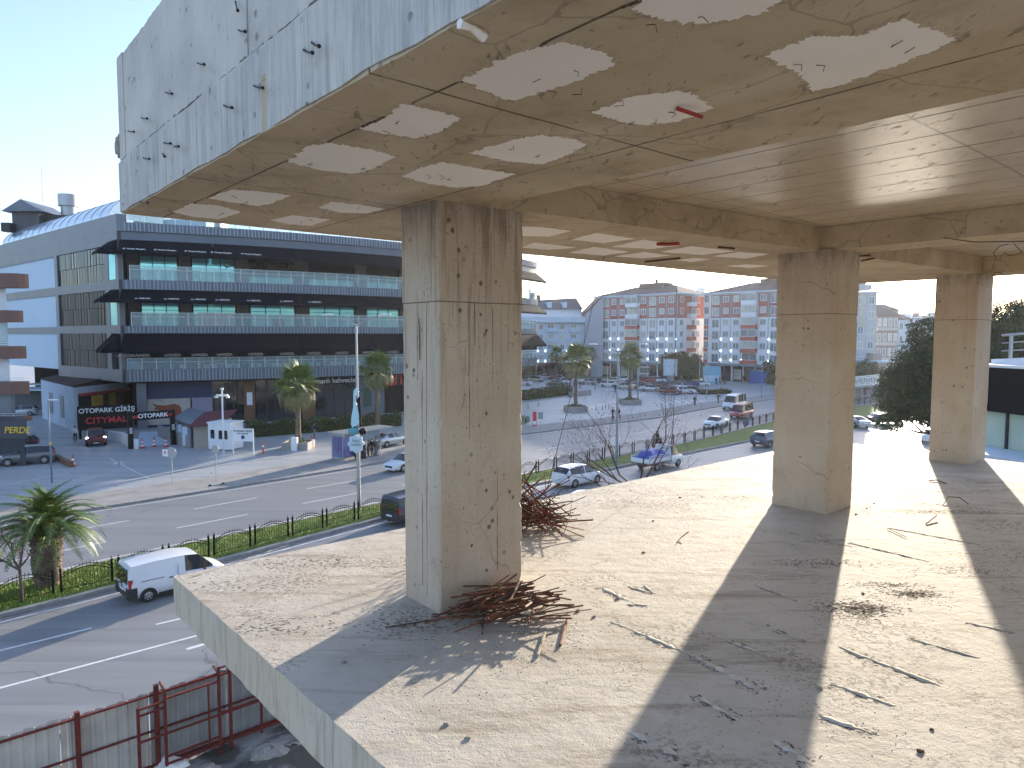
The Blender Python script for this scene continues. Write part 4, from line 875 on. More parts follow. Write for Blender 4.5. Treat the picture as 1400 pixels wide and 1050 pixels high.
PEOPLE = [('stand',486,629,200,'navy','black','person in a dark top with white scarf waiting left of the shelter lamp post',1,0),('stand',497,628,230,'black','black','person in a long black coat waiting just right of the lamp post',1.06,1),
 ('stand',504,625,180,'black','black','person in black standing between two others at the bus shelter',.95,0),('stand',509,624,250,'black','navy','person in black jacket and dark trousers under the shelter roof edge',1,0),('stand',515,624,220,'grey','black','person in a long dark grey coat near the right end of the bus queue',1.04,1),('walk',519,624,200,'beige','white','smaller person in pale clothes at the right end of the bus queue',.82,0),
 ('walk',430,599,250,'navy','grey','person in a dark jacket walking past the hedge right of the first palm',1,0),('walk',838,574,210,'navy','black','person in dark blue walking left of the lamp post on the far pavement',1,0),('walk2',846,575,215,'black','red','person in a black jacket walking on the far pavement right of the lamp post',1.02,0),
 ('stand',775,532,180,'black','black','left one of two people in black standing behind the clipped hedge',1,0),('stand',779,532,200,'navy','black','right one of two people standing behind the clipped hedge',1,0),('walk',793,532,20,'black','black','person in black striding right of the lit palm trunk',1.02,0),
 ('stand',841,536,90,'black','navy','person in black standing beside the lamp post in the car park',1,0),('stand',950,555,240,'black','black','person in black standing on the traffic island by the zebra bars',1,0),('walk',982,552,220,'green','black','person in a dark green coat at the kerb in front of the white minibus',1.05,0),('walk2',986,542,200,'red','navy','person in a reddish top behind the one in dark green',1,0),
 ('walk',979,526,20,'black','black','leftmost of the distant walkers in front of the pale blue kiosk',1,0),('walk2',984,526,10,'black','black','middle one of the distant walkers by the pale blue kiosk',1,0),('walk',991,526,190,'black','navy','rightmost of the distant walkers by the pale blue kiosk',1,0),
 ('walk',1196,565,200,'grey','black','left person walking in the glare beside the evergreen tree',1,0),('walk2',1203,563,200,'red','black','right person walking in the glare beside the evergreen tree',1,0),('stand',103,604,-40,'white','black','person in a pale shirt standing at the door of the dark red suv',1,0),('walk',1016,522,180,'black','black','person beside the dark blue kiosk on the far pavement',1,0)]
for k,x,y,a,j,tr,lb,h,ct in PEOPLE: person(k, G(x,y), R(a), j, tr, lb, h, bool(ct))
# motorcyclist
mh = hd(M2,900,-1); ml = G(893,613)+Vector((.6,.9,0))
person('ride', ml, mh, 'black', 'black', 'rider in black with a black helmet sitting on the motorcycle beside the fence', 1, helmet=True)
t = thing('motorcycle', 'black motorcycle ridden left behind the blue loaded pickup', 'motorcycle', ml, mh)
for x in (-.62,.68): wheel(t, x, .02, .30, .12)
q = MB(); q.ball((.15,0,.66),.30,.13,.15,10,7); q.build('tank', PT['black'], t, True)
q = MB(); q.ball((-.28,0,.74),.36,.14,.07,10,7); q.build('seat', M['rubber'], t, True)
q = MB(); q.ball((0,0,.42),.26,.15,.17,9,6); q.tube([(-.62,.08,.3),(-.1,.08,.42)],.03); q.tube([(.15,0,.7),(-.5,0,.55)],.04); q.build('engine', M['trim'], t, True)
q = MB(); q.tube([(.68,.09,.3),(.48,.09,.95)],.025); q.tube([(.68,-.07,.3),(.48,-.07,.95)],.025); q.build('fork', M['greysteel'], t)
q = MB(); q.tube([(.40,-.33,1.06),(.47,0,1.0),(.40,.33,1.06)],.016); q.build('handlebar', M['trim'], t)
q = MB(); q.ball((.58,0,.88),.09,.10,.10,8,6); q.build('headlight', M['headlamp'], t, True)
# electric scooter left on the pavement
t = thing('electric_scooter', 'pale green electric kick scooter left standing on the pavement beside a thin pole', 'scooter', G(296,665), hd(KF,300))
for x in (-.5,.5):
    q = MB(); N=14; q.tube([(x,-.03,.12),(x,.03,.12)],.12,16); q.build('wheel', M['rubber'], t)
q = MB(); q.box(-.42,.36,-.08,.08,.13,.17); q.build('deck', mat('pale green metal',(.35,.55,.45),.4), t)
q = MB(); q.tube([(-.5,0,.13),(-.36,0,1.08)],.022); q.build('stem', M['whitesteel'], t)
q = MB(); q.tube([(-.36,-.22,1.08),(-.36,.22,1.08)],.018); q.build('handlebar', M['trim'], t)
# ------------------------------------------------------------------ vegetation
random.seed(31)
def frond_mesh(L, droop, nl, leaf, w, name, m):
    q = MB(); pts = []
    for i in range(13):
        t = i/12; pts.append(Vector((L*t*(1-.12*droop*t*t), 0, L*(.35*t*(1-t)*2.2)-droop*L*.42*t*t*t)))
    q.tube(pts, [.035*(1-.85*i/12) for i in range(13)], 4)
    for i in range(nl):
        t = .10+.90*i/nl; k = t*12; a = int(min(11,k)); p = pts[a].lerp(pts[a+1], k-a); d = (pts[a+1]-pts[a]).normalized()
        l = leaf*math.sin(math.pi*(.12+.80*t))*random.uniform(.85,1.1)
        for s in (-1,1):
            e = (Vector((0,s,0))*.80+d*.62+Vector((0,0,.18-.30*random.random()))).normalized()
            q.add([p-d*w, p+d*w, p+e*l*.6+d*w*.6+Vector((0,0,-.02)), p+e*l+Vector((0,0,-.10*l))], [(0,1,2),(0,2,3)])
    return q.mesh(name, m)
FR = [frond_mesh(2.7, dr, 54, .46, .030, 'frond', M['frond']) for dr in (.5,.9,1.3)]
def trunk_mesh(H, r0, r1, bumps=True, n=14, lean=0):
    q = MB(); k = int(H/.13); vs = []
    for j in range(k+1):
        t = j/k
        for i in range(n):
            a = 2*math.pi*(i+.5*(j%2))/n; r = (r0+(r1-r0)*t)*(1+(.10*((i+j)%2) if bumps else 0)+random.uniform(-.04,.04)); vs.append((math.cos(a)*r+lean*t*t, math.sin(a)*r, H*t))
    q.add(vs, [(j*n+i, j*n+(i+1)%n, (j+1)*n+(i+1)%n, (j+1)*n+i) for j in range(k) for i in range(n)]+[tuple(range(k*n,(k+1)*n))])
    return q
# the big date palm on the median
P0 = G(66, 806); P0.z = .12
t = thing('date_palm', 'short thick date palm with arching feather fronds growing on the median', 'palm tree', P0)
q = trunk_mesh(2.3, .50, .62); 
for _ in range(190):
    a = random.uniform(0,6.28); z = random.uniform(.25,2.45); r = .50+.12*z/2; d = Vector((math.cos(a),math.sin(a),0)); s = Vector((-d.y,d.x,0))*.07; p = d*r*.92+Vector((0,0,z))
    q.add([p-s, p+s, p+d*.13+s*.5+Vector((0,0,.17)), p+d*.13-s*.5+Vector((0,0,.17))], [(0,1,2,3),(3,2,1,0)])
q.build('trunk', M['bark'], t, 50)
for i in range(78):
    a = i*2.399963; k = i/78; el = R(84-84*k**.8+random.uniform(-7,7)); o = link('frond', FR[0 if k < .35 else 1 if k < .7 else 2], t, (math.cos(a)*.18*k*2, math.sin(a)*.18*k*2, 2.5-.3*k)); o.rotation_euler = (random.uniform(-.3,.3), -el, a); s = random.uniform(.82,1.05)*(1 if k<.8 else .78); o.scale = (s,s,s)
# fan palms: one leaf = radiating blades
def fan_mesh(name, m, seed, L=.85, droop=.25):
    random.seed(seed); q = MB(); q.tube([(0,0,0),(.45,0,.10),(.85,0,.14)], [.02,.016,.01], 4)
    c = Vector((.85,0,.14)); n = 22
    for i in range(n):
        a = R(-125+250*i/(n-1)); l = L*(1-.22*abs(a)/2.2)*random.uniform(.85,1.1); d = Vector((math.cos(a),math.sin(a),0)); s = Vector((-d.y,d.x,0))*.045
        q.add([c, c+d*l*.5-s+Vector((0,0,.03)), c+d*l*.5+s+Vector((0,0,.03)), c+d*l+Vector((0,0,-droop*l*random.uniform(.4,1.5)))], [(0,1,2),(1,3,2)])
    return q.mesh(name, m)
FAN = [fan_mesh('frond', M['frond'], 40+i) for i in range(3)]; FANO = [fan_mesh('frond', M['frondold'], 50+i, .8, .9) for i in range(2)]
def fan_palm(loc, H, label, cr=1.0, n=44, base=True, group='fan palms of the plaza'):
    t = thing('fan_palm', label, 'palm tree', loc, random.uniform(0,6), group); trunk_mesh(H, .30, .19, True, 11, random.uniform(-.25,.25)*.6).build('trunk', M['bark'], t, 50)
    for i in range(n):
        a = i*2.399963; k = i/n; el = 78-140*k+random.uniform(-8,8); src = FAN[i%3] if k < .68 else FANO[i%2]
        o = link('frond', src, t, (math.cos(a)*.12, math.sin(a)*.12, H+.15-.35*k)); o.rotation_euler = (random.uniform(-.5,.5), -R(el), a); s = cr*random.uniform(1.0,1.35); o.scale = (s,s,s)
    return t
def planter(loc, w, h, label, m='walk', rz=0, cat='planter'):
    t = thing('stone_planter', label, cat, loc, rz); q = MB(); 
    for (a,b,c,d) in ((-w,w,-w,-w+.18),(-w,w,w-.18,w),(-w,-w+.18,-w+.18,w-.18),(w-.18,w,-w+.18,w-.18)): q.box(a,b,c,d,0,h)
    q.build('planter_wall', M[m], t); q = MB(); q.box(-w+.18,w-.18,-w+.18,w-.18,0,h-.12); q.build('soil', M['soil'], t)
    q = MB()
    for _ in range(260):
        a = random.uniform(0,6.28); r = random.uniform(0,w*.62); p = Vector((math.cos(a)*r, math.sin(a)*r, h-.1+random.uniform(0,.55)*(1-r/w))); s = random.uniform(.05,.11); b = random.uniform(0,6.28); e = Vector((math.cos(b),math.sin(b),random.uniform(-.3,.8)))*s
        q.add([p, p+e+Vector((0,0,s)), p+e*2, p+e-Vector((0,0,s*.4))], [(0,1,2,3)])
    q.build('shrub', M['leaf'], t); return t
pl = G(408,613); fan_palm(pl, 6.4, 'tall fan palm with pale rough trunk in a square planter left of the street lamp', 1.35); planter(pl, 1.35, .75, 'square pale stone planter under the tall fan palm')
pl = G(516,585); fan_palm(pl, 7.3, 'fan palm behind the bus shelter, in front of the red sign', 1.3)
pl = G(787,562); fan_palm(pl, 7.8, 'sunlit fan palm in the middle of the plaza behind the bare branches', 1.4, 50); planter(pl, 1.7, .8, 'low round edged planter bench under the sunlit plaza palm')
pl = G(861,552); fan_palm(pl, 8.0, 'darker fan palm right of the tall street lamp', 1.3, 46); planter(pl, 1.7, .8, 'low planter bench under the darker plaza palm')
for x,y,H,lb in ((761,516,6.2,'shaded fan palm behind the sunlit one on its left'),(778,512,6.5,'shaded fan palm directly behind the sunlit one'),(806,515,6.3,'shaded fan palm behind the sunlit one on its right'),(721,523,5.2,'fan palm just right of the nearest column'),(737,514,6,'farthest shaded fan palm left of the sunlit one')): fan_palm(G(x,y), H, lb, 1.3, 26)
# leafy volumes
def leaves(q, c, rx, ry, rz, n, s0, s1, shell=.5, flat=.2):
    for _ in range(n):
        v = Vector((random.gauss(0,1),random.gauss(0,1),random.gauss(0,1))).normalized(); k = shell+(1-shell)*random.random()**.5
        p = Vector((c[0]+v.x*rx*k, c[1]+v.y*ry*k, c[2]+v.z*rz*k)); s = random.uniform(s0,s1)
        a = Vector((random.gauss(0,1),random.gauss(0,1),random.gauss(0,1))).normalized(); b = a.cross(v+Vector((.01,.02,.03))).normalized()
        q.add([p-a*s, p+b*s*.55, p+a*s, p-b*s*.55], [(0,1,2,3)])
def hedge(A, B, w, h, label, n, name='clipped_hedge', s=.09):
    q = MB(); d = B-A; L = d.length; d.normalize(); s_ = Vector((-d.y,d.x,0))
    for _ in range(n):
        t = random.uniform(0,L); f = random.random(); hh = h*(1+.13*math.sin(t*1.7)+.08*math.sin(t*4.1)); 
        if f < .45: p = A+d*t+s_*random.uniform(-w,w)+Vector((0,0,hh+random.gauss(0,.07)))
        elif f < .9: p = A+d*t+s_*(-w+random.gauss(0,.08))+Vector((0,0,random.uniform(.02,hh)))
        else: p = A+d*t+s_*random.uniform(-w,w)+Vector((0,0,random.uniform(.1,hh)))
        a = Vector((random.gauss(0,1),random.gauss(0,1),random.gauss(0,1))).normalized(); b = a.cross(Vector((.3,.2,1))).normalized(); k = s*random.uniform(.6,1.4)
        q.add([p-a*k, p+b*k*.6, p+a*k, p-b*k*.6], [(0,1,2,3)])
    o = thing(name, label, 'hedge', (0,0,0)); q.build('foliage', M['leaf'], o)
    c = MB(); z = s_*w*.8; c.prism([(p.x,p.y) for p in (A-z,B-z,B+z,A+z)], 0, h*.85); c.build('branches', M['twig'], o); return o
hedge(G(338,597), G(545,581), 1.0, 1.45, 'long clipped green hedge in front of the cafe terrace', 14000, s=.11)
hedge(G(712,547), G(775,539), 1.2, 1.5, 'low clipped hedge on the plaza right of the nearest column', 7000, s=.13)
hedge(G(722,517), G(745,516), 1.0, 1.3, 'dark shrub row at the back left of the far car park', 1500, s=.15)
hedge(G(958,539), G(997,538), .8, .8, 'low brown hedge on the traffic island', 1500, 'low_hedge', s=.13)
q = MB(); p = G(716,580); leaves(q, (p.x,p.y,.6), .9,.9,.6, 500,.05,.12); o = thing('shrub','small dark round shrub on the pavement beside the red post','shrub'); q.build('foliage', M['leaf'], o)
def broad_tree(loc, H, blobs, n, s, label, name='evergreen_tree', m='needle', r=.3, cat='tree', group=None):
    t = thing(name, label, cat, loc, 0, group); q = MB(); q.tube([(0,0,0),(.05,0,H*.35),(-.05,.05,H*.75)], [r,r*.8,r*.35], 9)
    for (x,y,z,rx,rz) in blobs: q.tube([(0,0,H*.45),(x*.5,y*.5,max(z*.8,H*.46)),(x,y,z)], [r*.4,r*.25,r*.1], 5)
    q.build('trunk', M['twig'], t, True); c = MB(); tot = sum(b[3]**2 for b in blobs)
    for (x,y,z,rx,rz) in blobs:
        k = int(n*rx*rx/tot/14)+1
        for _ in range(k):
            v = Vector((random.gauss(0,1),random.gauss(0,1),random.gauss(0,1))).normalized()*random.uniform(.55,1.06); leaves(c, (x+v.x*rx, y+v.y*rx, z+v.z*rz), rx*.26, rx*.26, rx*.20, 14, s*.7, s*1.4, .2)
    c.build('crown', M[m], t); return t
def blobs(n, R0, z0, z1, r0, r1):
    return [(math.cos(a)*R0*k, math.sin(a)*R0*k, random.uniform(z0,z1), rr, rr*.75) for a,k,rr in ((random.uniform(0,6.28), random.random()**.5, random.uniform(r0,r1)) for _ in range(n))]
def tree_at(px, Y, zbase=0): p = D(px, 500, Y); return Vector((p.x, Y, zbase))
random.seed(77)
broad_tree(tree_at(1302,44), 12, [(x-1.37,y,z,r_,q_) for x,y,z,r_,q_ in [(-1.0,0,9.6,1.5,1.3),(0,0,10.6,1.6,1.4),(.6,0,9.4,2,1.9),(-2.3,-.2,7.9,1.25,1.0),(-1.6,.2,8.6,1.4,1.2),(-.4,0,7.8,1.9,1.5),(.9,.3,7.8,2,1.5),(1.6,0,9.8,2,1.6),(-1.0,.3,6.9,1.1,.9),(.6,.2,6.7,1.2,.8),(-2.6,.1,9.0,.7,.55),(-.2,0,11.9,1.2,.9),(-2.2,.5,6.1,.8,.6),(-1.6,.6,6.9,1.0,.8)]], 48000, .075, 'large dark evergreen tree overhanging the glaring road left of the farthest column')
for px,Y,z,lb in ((1365,52,11.2,'dark evergreen behind the terrace railing, nearest to the farthest column'),(1392,50,11.9,'dark evergreen behind the terrace railing at the right picture edge'),(1425,52,12.2,'dark evergreen mostly beyond the right picture edge')):
    broad_tree(tree_at(px,Y), z+2, [(random.uniform(-2,2),random.uniform(-1,1),z-random.uniform(-1.2,2.6),random.uniform(1.2,1.9),1.3) for _ in range(10)], 18000, .085, lb)
broad_tree(tree_at(1183,138), 7, [(0,0,4.2,2.2,1.5),(2,0,4.4,2,1.4),(-1.5,0,4.6,1.8,1.2)], 4000, .16, 'rounded dark tree in front of the pale tower beside the middle column')
for px,Y,z,lb in ((933,176,7,'dark tree between the two red and white apartment blocks'),(945,174,6,'low dark tree right of the gap between the apartment blocks'),(921,180,6,'dark tree at the side of the first red and white block'),(1062,150,5,'small dark tree beside the middle column in front of the second block')):
    broad_tree(tree_at(px,Y), z+1, [(random.uniform(-2,2),random.uniform(-1,1),z-random.uniform(0,3.5),random.uniform(1.2,1.9),1.3) for _ in range(7)], 4500, .22, lb, r=.2)
for i,(px,Y,z) in enumerate(((1230,260,9),(1245,240,8),(1204,300,8),(1168,150,5))): broad_tree(tree_at(px,Y), z, [(random.uniform(-3,3),0,z-random.uniform(0,3),2.4,1.6) for _ in range(6)], 2500, .3, ['far tree below the pale houses','far tree right of the pale houses','far tree above the footbridge','low tree just beside the middle column over the footbridge'][i], r=.2)
# bare trees
def bare(q, p, d, L, r, depth, twist=.5, buds=None):
    n = 3; pts = [p]
    for i in range(n):
        d = (d+Vector((random.gauss(0,.16),random.gauss(0,.16),random.gauss(0,.10)+.03))).normalized(); pts.append(pts[-1]+d*L/n)
    q.tube(pts, [r*(1-.45*i/n) for i in range(n+1)], 5 if r > .012 else 3, 0, False)
    if depth == 0:
        if buds is not None: buds.append(pts[-1])
        return
    for _ in range(random.choice((2,3,3))):
        e = (d+Vector((random.gauss(0,twist),random.gauss(0,twist),random.gauss(0,twist*.8)))).normalized(); k = random.choice((1,2,3)); bare(q, pts[k], e, L*random.uniform(.58,.85), r*.52, depth-1, twist, buds)
random.seed(9)
def bare_tree(loc, label, stems, trunk=None):
    t = thing('bare_tree', label, 'tree', loc); bud = []
    if trunk: q = MB(); q.tube([(0,0,0),(.03,.02,trunk[0]*.5),(0,0,trunk[0])], [trunk[1],trunk[1]*.8,trunk[1]*.7], 8); q.build('trunk', M['twig'], t, True)
    q = MB()
    for (p, d, L, r, dep) in stems: bare(q, Vector(p), Vector(d).normalized(), L, r, dep, .55, bud)
    q.build('crown', M['twig'], t)
    m = MB()
    for b in bud:
        if random.random() < .3: m.ball(b, .012,.012,.018, 5, 4)
    if m.v: m.build('seed_pods', M['redframe'], t)
bare_tree(G(29,826,.1), 'small bare tree beside the date palm on the median', [((0,0,1.55),(-.5,0,.9),1.2,.06,4),((0,0,1.6),(.5,.2,.8),1.1,.05,4),((0,0,1.5),(-.9,0,.5),1.2,.05,4),((0,0,1.6),(0,.2,1),1.3,.055,4)], (1.6,.09))
# big bare tree rising just beyond the far slab edge
bt = D(868,645,19.5); base = Vector((bt.x, bt.y, 0)); zt = 11.7-(662-458)*19.5/960-.2
bare_tree(base, 'bare tree with reddish pods whose crooked branches rise beyond the far slab edge', [((0,0,zt),(-1,0,.45),1.7,.035,5),((-.05,0,zt+.1),(-.75,.1,.65),1.5,.03,5),((.1,0,zt),(-.1,0,1),1.5,.03,5),((0,0,zt-.3),(-.9,.2,.2),1.5,.025,5),((-.2,0,zt+.1),(-1,.1,.15),1.1,.02,4),((.15,0,zt),(.45,0,.8),1.6,.03,5)], (zt,.08))

# ------------------------------------------------------------------ median fence
FL = ext(W((0,833),(84,815),(168,796.5),(300,762),(480,716),(545,700),(714,655),(826,630),(934,608),(1053,577.5),(1160,557),(1290,537)), 12, 40)
for p in FL: p.z = 0.15
FT = thing('median_fence', 'low black iron fence of arched panels running along the grassy median', 'fence', (0,0,0))
TOT = sum((FL[i+1]-FL[i]).length for i in range(len(FL)-1)); PL = 2.35; nP = int(TOT/PL)
pan = {}
def fence_panel(L):
    q = MB(); H = .86; N = 14
    def top(t, h=.32): return H-.06+h*math.sin(math.pi*t)
    for zo in (0,-.13): q.tube([(L*i/N,0,top(i/N)+zo) for i in range(N+1)], .018, 4)
    q.tube([(0,0,.14),(L,0,.14)], .016, 4)
    for i in range(1,N):
        x = L*i/N; q.tube([(x,0,.14),(x,0,top(i/N)+.07)], .009, 4); 
        q.tube([(x,0,top(i/N)+.05),(x,0,top(i/N)+.13)], [.018,.002], 4)
    return q.mesh('fence_panel', M['iron'])
def fence_post():
    q = MB()
    q.box(-.04,.04,-.04,.04,-.1,1.12); q.tube([(0,0,1.16),(0,0,1.26)], [.04,.004], 6)
    return q.mesh('post', M['iron'])
fpm, fpo = fence_panel(PL-.30), fence_post()
for i in range(min(nP, 97)):
    a, b = lerp_poly(FL, i*PL/TOT), lerp_poly(FL, (i*PL+PL)/TOT); d = (b-a).normalized(); an = math.atan2(d.y,d.x)
    link('fence_panel', fpm, FT, a+d*.15, (0,0,an))
    link('post', fpo, FT, a+d*.15, (0,0,an)); 
    if i < 45: link('post', fpo, FT, a-d*.15, (0,0,an))
# thin finials between paired posts share the post mesh
# ------------------------------------------------------------------ street furniture
def street_lamp(loc, H, label, rz, arm=1.7, m='greysteel'):
    t = thing('street_lamp', label, 'street lamp', loc, rz); q = MB(); q.tube([(0,0,0),(0,0,H*.5),(0,0,H)], [.13,.10,.06], 10); q.box(-.2,.2,-.2,.2,0,.03); q.build('pole', M[m], t, 40)
    for s in (-1,1):
        q = MB(); q.tube([(0,0,H-.1),(s*arm*.5,0,H+.28),(s*arm,0,H+.55)], [.045,.04,.035], 6); a = q.build('arm', M[m], t, True)
        q = MB(); q.ball((s*(arm+.35),0,H+.60), .42,.14,.06, 10,6); q.build('lamp_head', M['whitesteel'], a, True)
    return t
lp = G(491,703); street_lamp(lp, 12.4, 'tall double armed street lamp carrying a stork figure on the median', R(-3), 1.5)
street_lamp(G(843,638), 10.3, 'grey double armed street lamp on the median behind the bare tree', R(6), 1.9, 'bluegrey')
def v_lamp(loc, H, label):
    t = thing('street_lamp', label, 'street lamp', loc, 0); q = MB(); q.tube([(0,0,0),(0,0,H*.55)], [.12,.09], 8); q.build('pole', M['greysteel'], t, True)
    for s in (-1,1): q = MB(); q.tube([(0,0,H*.55),(s*.7,0,H*.8),(s*2.2,0,H)], [.07,.06,.05], 6); q.ball((s*2.5,0,H+.02),.4,.12,.06,8,5); q.build('arm', M['greysteel'], t, True)
v_lamp(G(956,532), 11.5, 'v shaped street lamp on the island right of the car park')
v_lamp(G(733,520), 11, 'v shaped street lamp behind the fan palms beside the nearest column')
def pole(x, y, H, r, m, label, name='metal_pole', cat='pole'):
    p = G(x,y); q = MB(); q.tube([(p.x,p.y,0),(p.x,p.y,H)], [r,r*.7], 8); q.box(p.x-.15,p.x+.15,p.y-.15,p.y+.15,0,.03)
    return tag(q.build(name, M[m]), label, cat)
pole(814,533,7.5,.13,'bluegrey','blue grey pole standing among the parked cars left of the lamp post'); pole(872,548,6.2,.12,'bluegrey','blue grey pole just right of the darker palm trunk')
pole(830,541,5.5,.05,'whitesteel','slim white pole inside the small red barrier frames'); pole(966,546,9,.09,'greysteel','grey signal pole on the traffic island'); pole(932,546,4.5,.06,'bluegrey','short pole with sign plates beside the black sedan')
pole(1000,520,9,.10,'greysteel','grey pole in front of the second apartment block'); pole(1041,545,6,.07,'bluegrey','slim pole left of the middle column'); pole(864,521,6,.12,'bluegrey','grey post behind the darker palm')
# lamp at the far left with yellow band
p = G(71,660); t = thing('street_lamp','thin pale lamp pole with a yellow band at the left beside the parking entrance road','street lamp',p); q = MB(); q.tube([(0,0,0),(0,0,6.6)],[.07,.05],8); q.build('pole', M['bluegrey'], t, True); q = MB(); q.tube([(0,0,3.05),(0,0,3.25)],.085,8); q.build('yellow_band', M['text_y'], t); q = MB(); q.ball((.35,0,6.6),.45,.14,.07,8,6); q.build('lamp_head', M['whitesteel'], t, True)
p = G(306,622); t = thing('camera_pole','white pole with security cameras standing before the white guard cabin','camera pole',p); q = MB(); q.tube([(0,0,0),(0,0,6.4)],[.10,.08],8); q.build('pole', M['whitesteel'], t, True)
for s in (-1,1): q = MB(); q.box(min(s*.12,s*.55),max(s*.12,s*.55),-.1,.12,5.75,5.95); q.box(s*.55-.12,s*.55+.12,-.14,.14,5.6,5.8); q.build('security_camera', M['whitesteel'], t)
q = MB(); q.ball((0,0,6.45),.18,.18,.14,8,6); q.build('camera_dome', M['whitesteel'], t, True)
def round_sign(x, y, label, H=2.6, r=.42, back=True):
    p = G(x,y); t = thing('road_sign', label, 'sign', p, R(-12)); q = MB(); q.tube([(0,0,0),(0,0,H+.3)], .035, 6); q.build('pole', M['greysteel'], t)
    q = MB(); q.tube([(0,-.05,H),(0,-.03,H)], r, 20); q.build('sign_plate', M['greysteel'], t); return t
t = round_sign(236,662,'grey backed round road sign with a small second plate on the lit pavement',2.5,.45); q = MB(); q.box(-.75,-.28,-.08,-.05,2.2,2.75); q.build('sign_plate', M['white'], t); text('P', .36, M['text_r'], t, (-.52,-.085,2.47), (1,0,0))
t = round_sign(296,660,'thin pole with a small round grey sign beside the scooter',2.7,.32)
p = G(739,595); t = thing('road_sign','narrow blue grey sign plate on a thin pole at the kerb','sign',p); q = MB(); q.tube([(0,0,0),(0,0,2.6)],.03,6); q.build('pole',M['greysteel'],t); q=MB(); q.box(-.28,.28,-.05,-.02,1.9,2.7); q.build('sign_plate',M['bluegrey'],t)
p = G(731,583); t = thing('information_post','red and white advertising post on the pavement beside the nearest column','sign',p); q=MB(); q.box(-.25,.25,-.08,.08,0,1.9); q.build('panel',M['text_r'],t); q=MB(); q.box(-.18,.18,-.1,-.085,.25,.7); q.build('white_panel',M['white'],t)
p = G(1019,596); t = thing('road_sign','blue direction sign on the median fence beyond the white sedan','sign',p); q=MB(); q.tube([(0,0,0),(0,0,1.9)],.03,6); q.build('pole',M['greysteel'],t); q=MB(); q.tube([(0,-.06,1.55),(0,-.03,1.55)],.38,16); q.build('sign_plate',PT['blue'],t)
# bollards on the plaza
B0 = None
for i,(x,y,lb) in enumerate(((722,559,'left bollard in front of the clipped hedge'),(736,556,'second bollard in front of the clipped hedge'),(815,562,'bollard just right of the sunlit palm planter'),(828,558,'taller bollard between the two plaza palms'),(824,561,'bollard in the middle of the row between the plaza palms'),(832,560,'bollard nearest the lamp post in the plaza row'),(852,534,'bollard beside the second palm crown'),(727,526,'bollard beside the first parked beige car'),(735,530,'bollard beside the dark grey sedan'),(748,529,'bollard right of the dark grey sedan'))):
    if B0 is None:
        B0 = thing('bollard', lb, 'bollard', G(x,y), 0, 'bollards on the plaza'); q = MB(); q.tube([(0,0,0),(0,0,.95)],.06,8); q.ball((0,0,.97),.07,.07,.06,8,5); q.build('post', M['bluegrey'], B0, True); q=MB(); q.tube([(0,0,.78),(0,0,.86)],.064,8); q.build('reflective_band', M['whitesteel'], B0)
    else: clone(B0, G(x,y), 0, lb)
def cone(loc, label, H=.95):
    t = thing('traffic_cone', label, 'traffic cone', loc, 0, 'traffic cones at the parking entrance'); q = MB(); q.box(-.24,.24,-.24,.24,0,.05); q.build('base', PT['red'], t)
    q = MB(); zs = (0.05,.22,.40,.56,.74,H); rs = [.19-.16*(z/H) for z in zs]
    for i in range(5): q.tube([(0,0,zs[i]),(0,0,zs[i+1])], [rs[i],rs[i+1]], 14, i%2)
    q.build('cone', [mat('cone red',(.55,.04,.03),.5) if 'conered' not in M else M['conered'], M['white']], t, 40); return t
M['conered'] = mat('cone red',(.55,.04,.03),.5)
C0 = cone(G(100,638), 'red and white traffic cone at the end of the low brown kerb wall', 1.1)
for x,y,lb in ((46,609,'distant red and white cone behind the dark grey suv'),(195,613,'left cone between the entrance gantry posts'),(211,611,'middle cone between the entrance gantry posts'),(227,611,'right cone beside the right gantry post')): clone(C0, G(x,y), .3, lb)
def redpost(x,y,label,H=1.2):
    p = G(x,y); t = thing('warning_post',label,'post',p); q=MB(); q.tube([(0,0,0),(0,0,H)],.08,8); q.build('post',M['conered'],t); q=MB(); q.tube([(0,0,H*.6),(0,0,H*.75)],.085,8); q.build('reflective_band',M['white'],t)
redpost(360,621,'leaning red warning post on the pavement left of the tall palm'); redpost(427,612,'red and white warning post beside the palm planter')
p = G(403,616); q = MB(); q.box(-.3,.3,-.22,.22,0,1.35); o = tag(q.build('utility_cabinet', M['white']), 'white utility cabinet at the left corner of the palm planter', 'cabinet'); o.location = p
p = G(333,622); t = thing('notice_board','white notice board on two legs with a blue emblem','sign',p,R(-8)); 
for s in (-1,1): q=MB(); q.tube([(s*1.05,0,0),(s*1.05,0,2.6)],.06,6); q.build('leg',M['whitesteel'],t)
q=MB(); q.box(-1.05,1.05,-.04,.04,1.35,2.6); q.build('board',M['white'],t); q=MB(); q.tube([(0,-.06,1.75),(0,-.045,1.75)],.2,12); q.build('emblem',PT['blue'],t); text('OTOPARK GİRİŞİ', .24, PT['navy'], t, (0,-.05,2.35), (1,0,0)); text('7/24 AÇIKTIR', .2, PT['navy'], t, (0,-.05,2.1), (1,0,0))
# small red barrier frames in the car park
for x,y,lb in ((826,541,'red tubular barrier frame left of the slim white pole'),(836,541,'red tubular barrier frame right of the slim white pole')):
    p=G(x,y); q=MB(); q.tube([(-.5,0,0),(-.5,0,.85),(.5,0,.85),(.5,0,0)],.04,6); o=tag(q.build('barrier_frame',M['redframe']),lb,'barrier'); o.location=p
p=G(822,542); 
# low stone wall at the end of the plaza hedge
q=MB(); a,b=G(778,543),G(807,539.5); d=(b-a).normalized(); s=Vector((-d.y,d.x,0))*.25; q.prism([(v.x,v.y) for v in (a-s,b-s,b+s,a+s)],0,.95); tag(q.build('low_wall',M['kerb']),'low grey stone wall ending the clipped hedge on the plaza','wall')
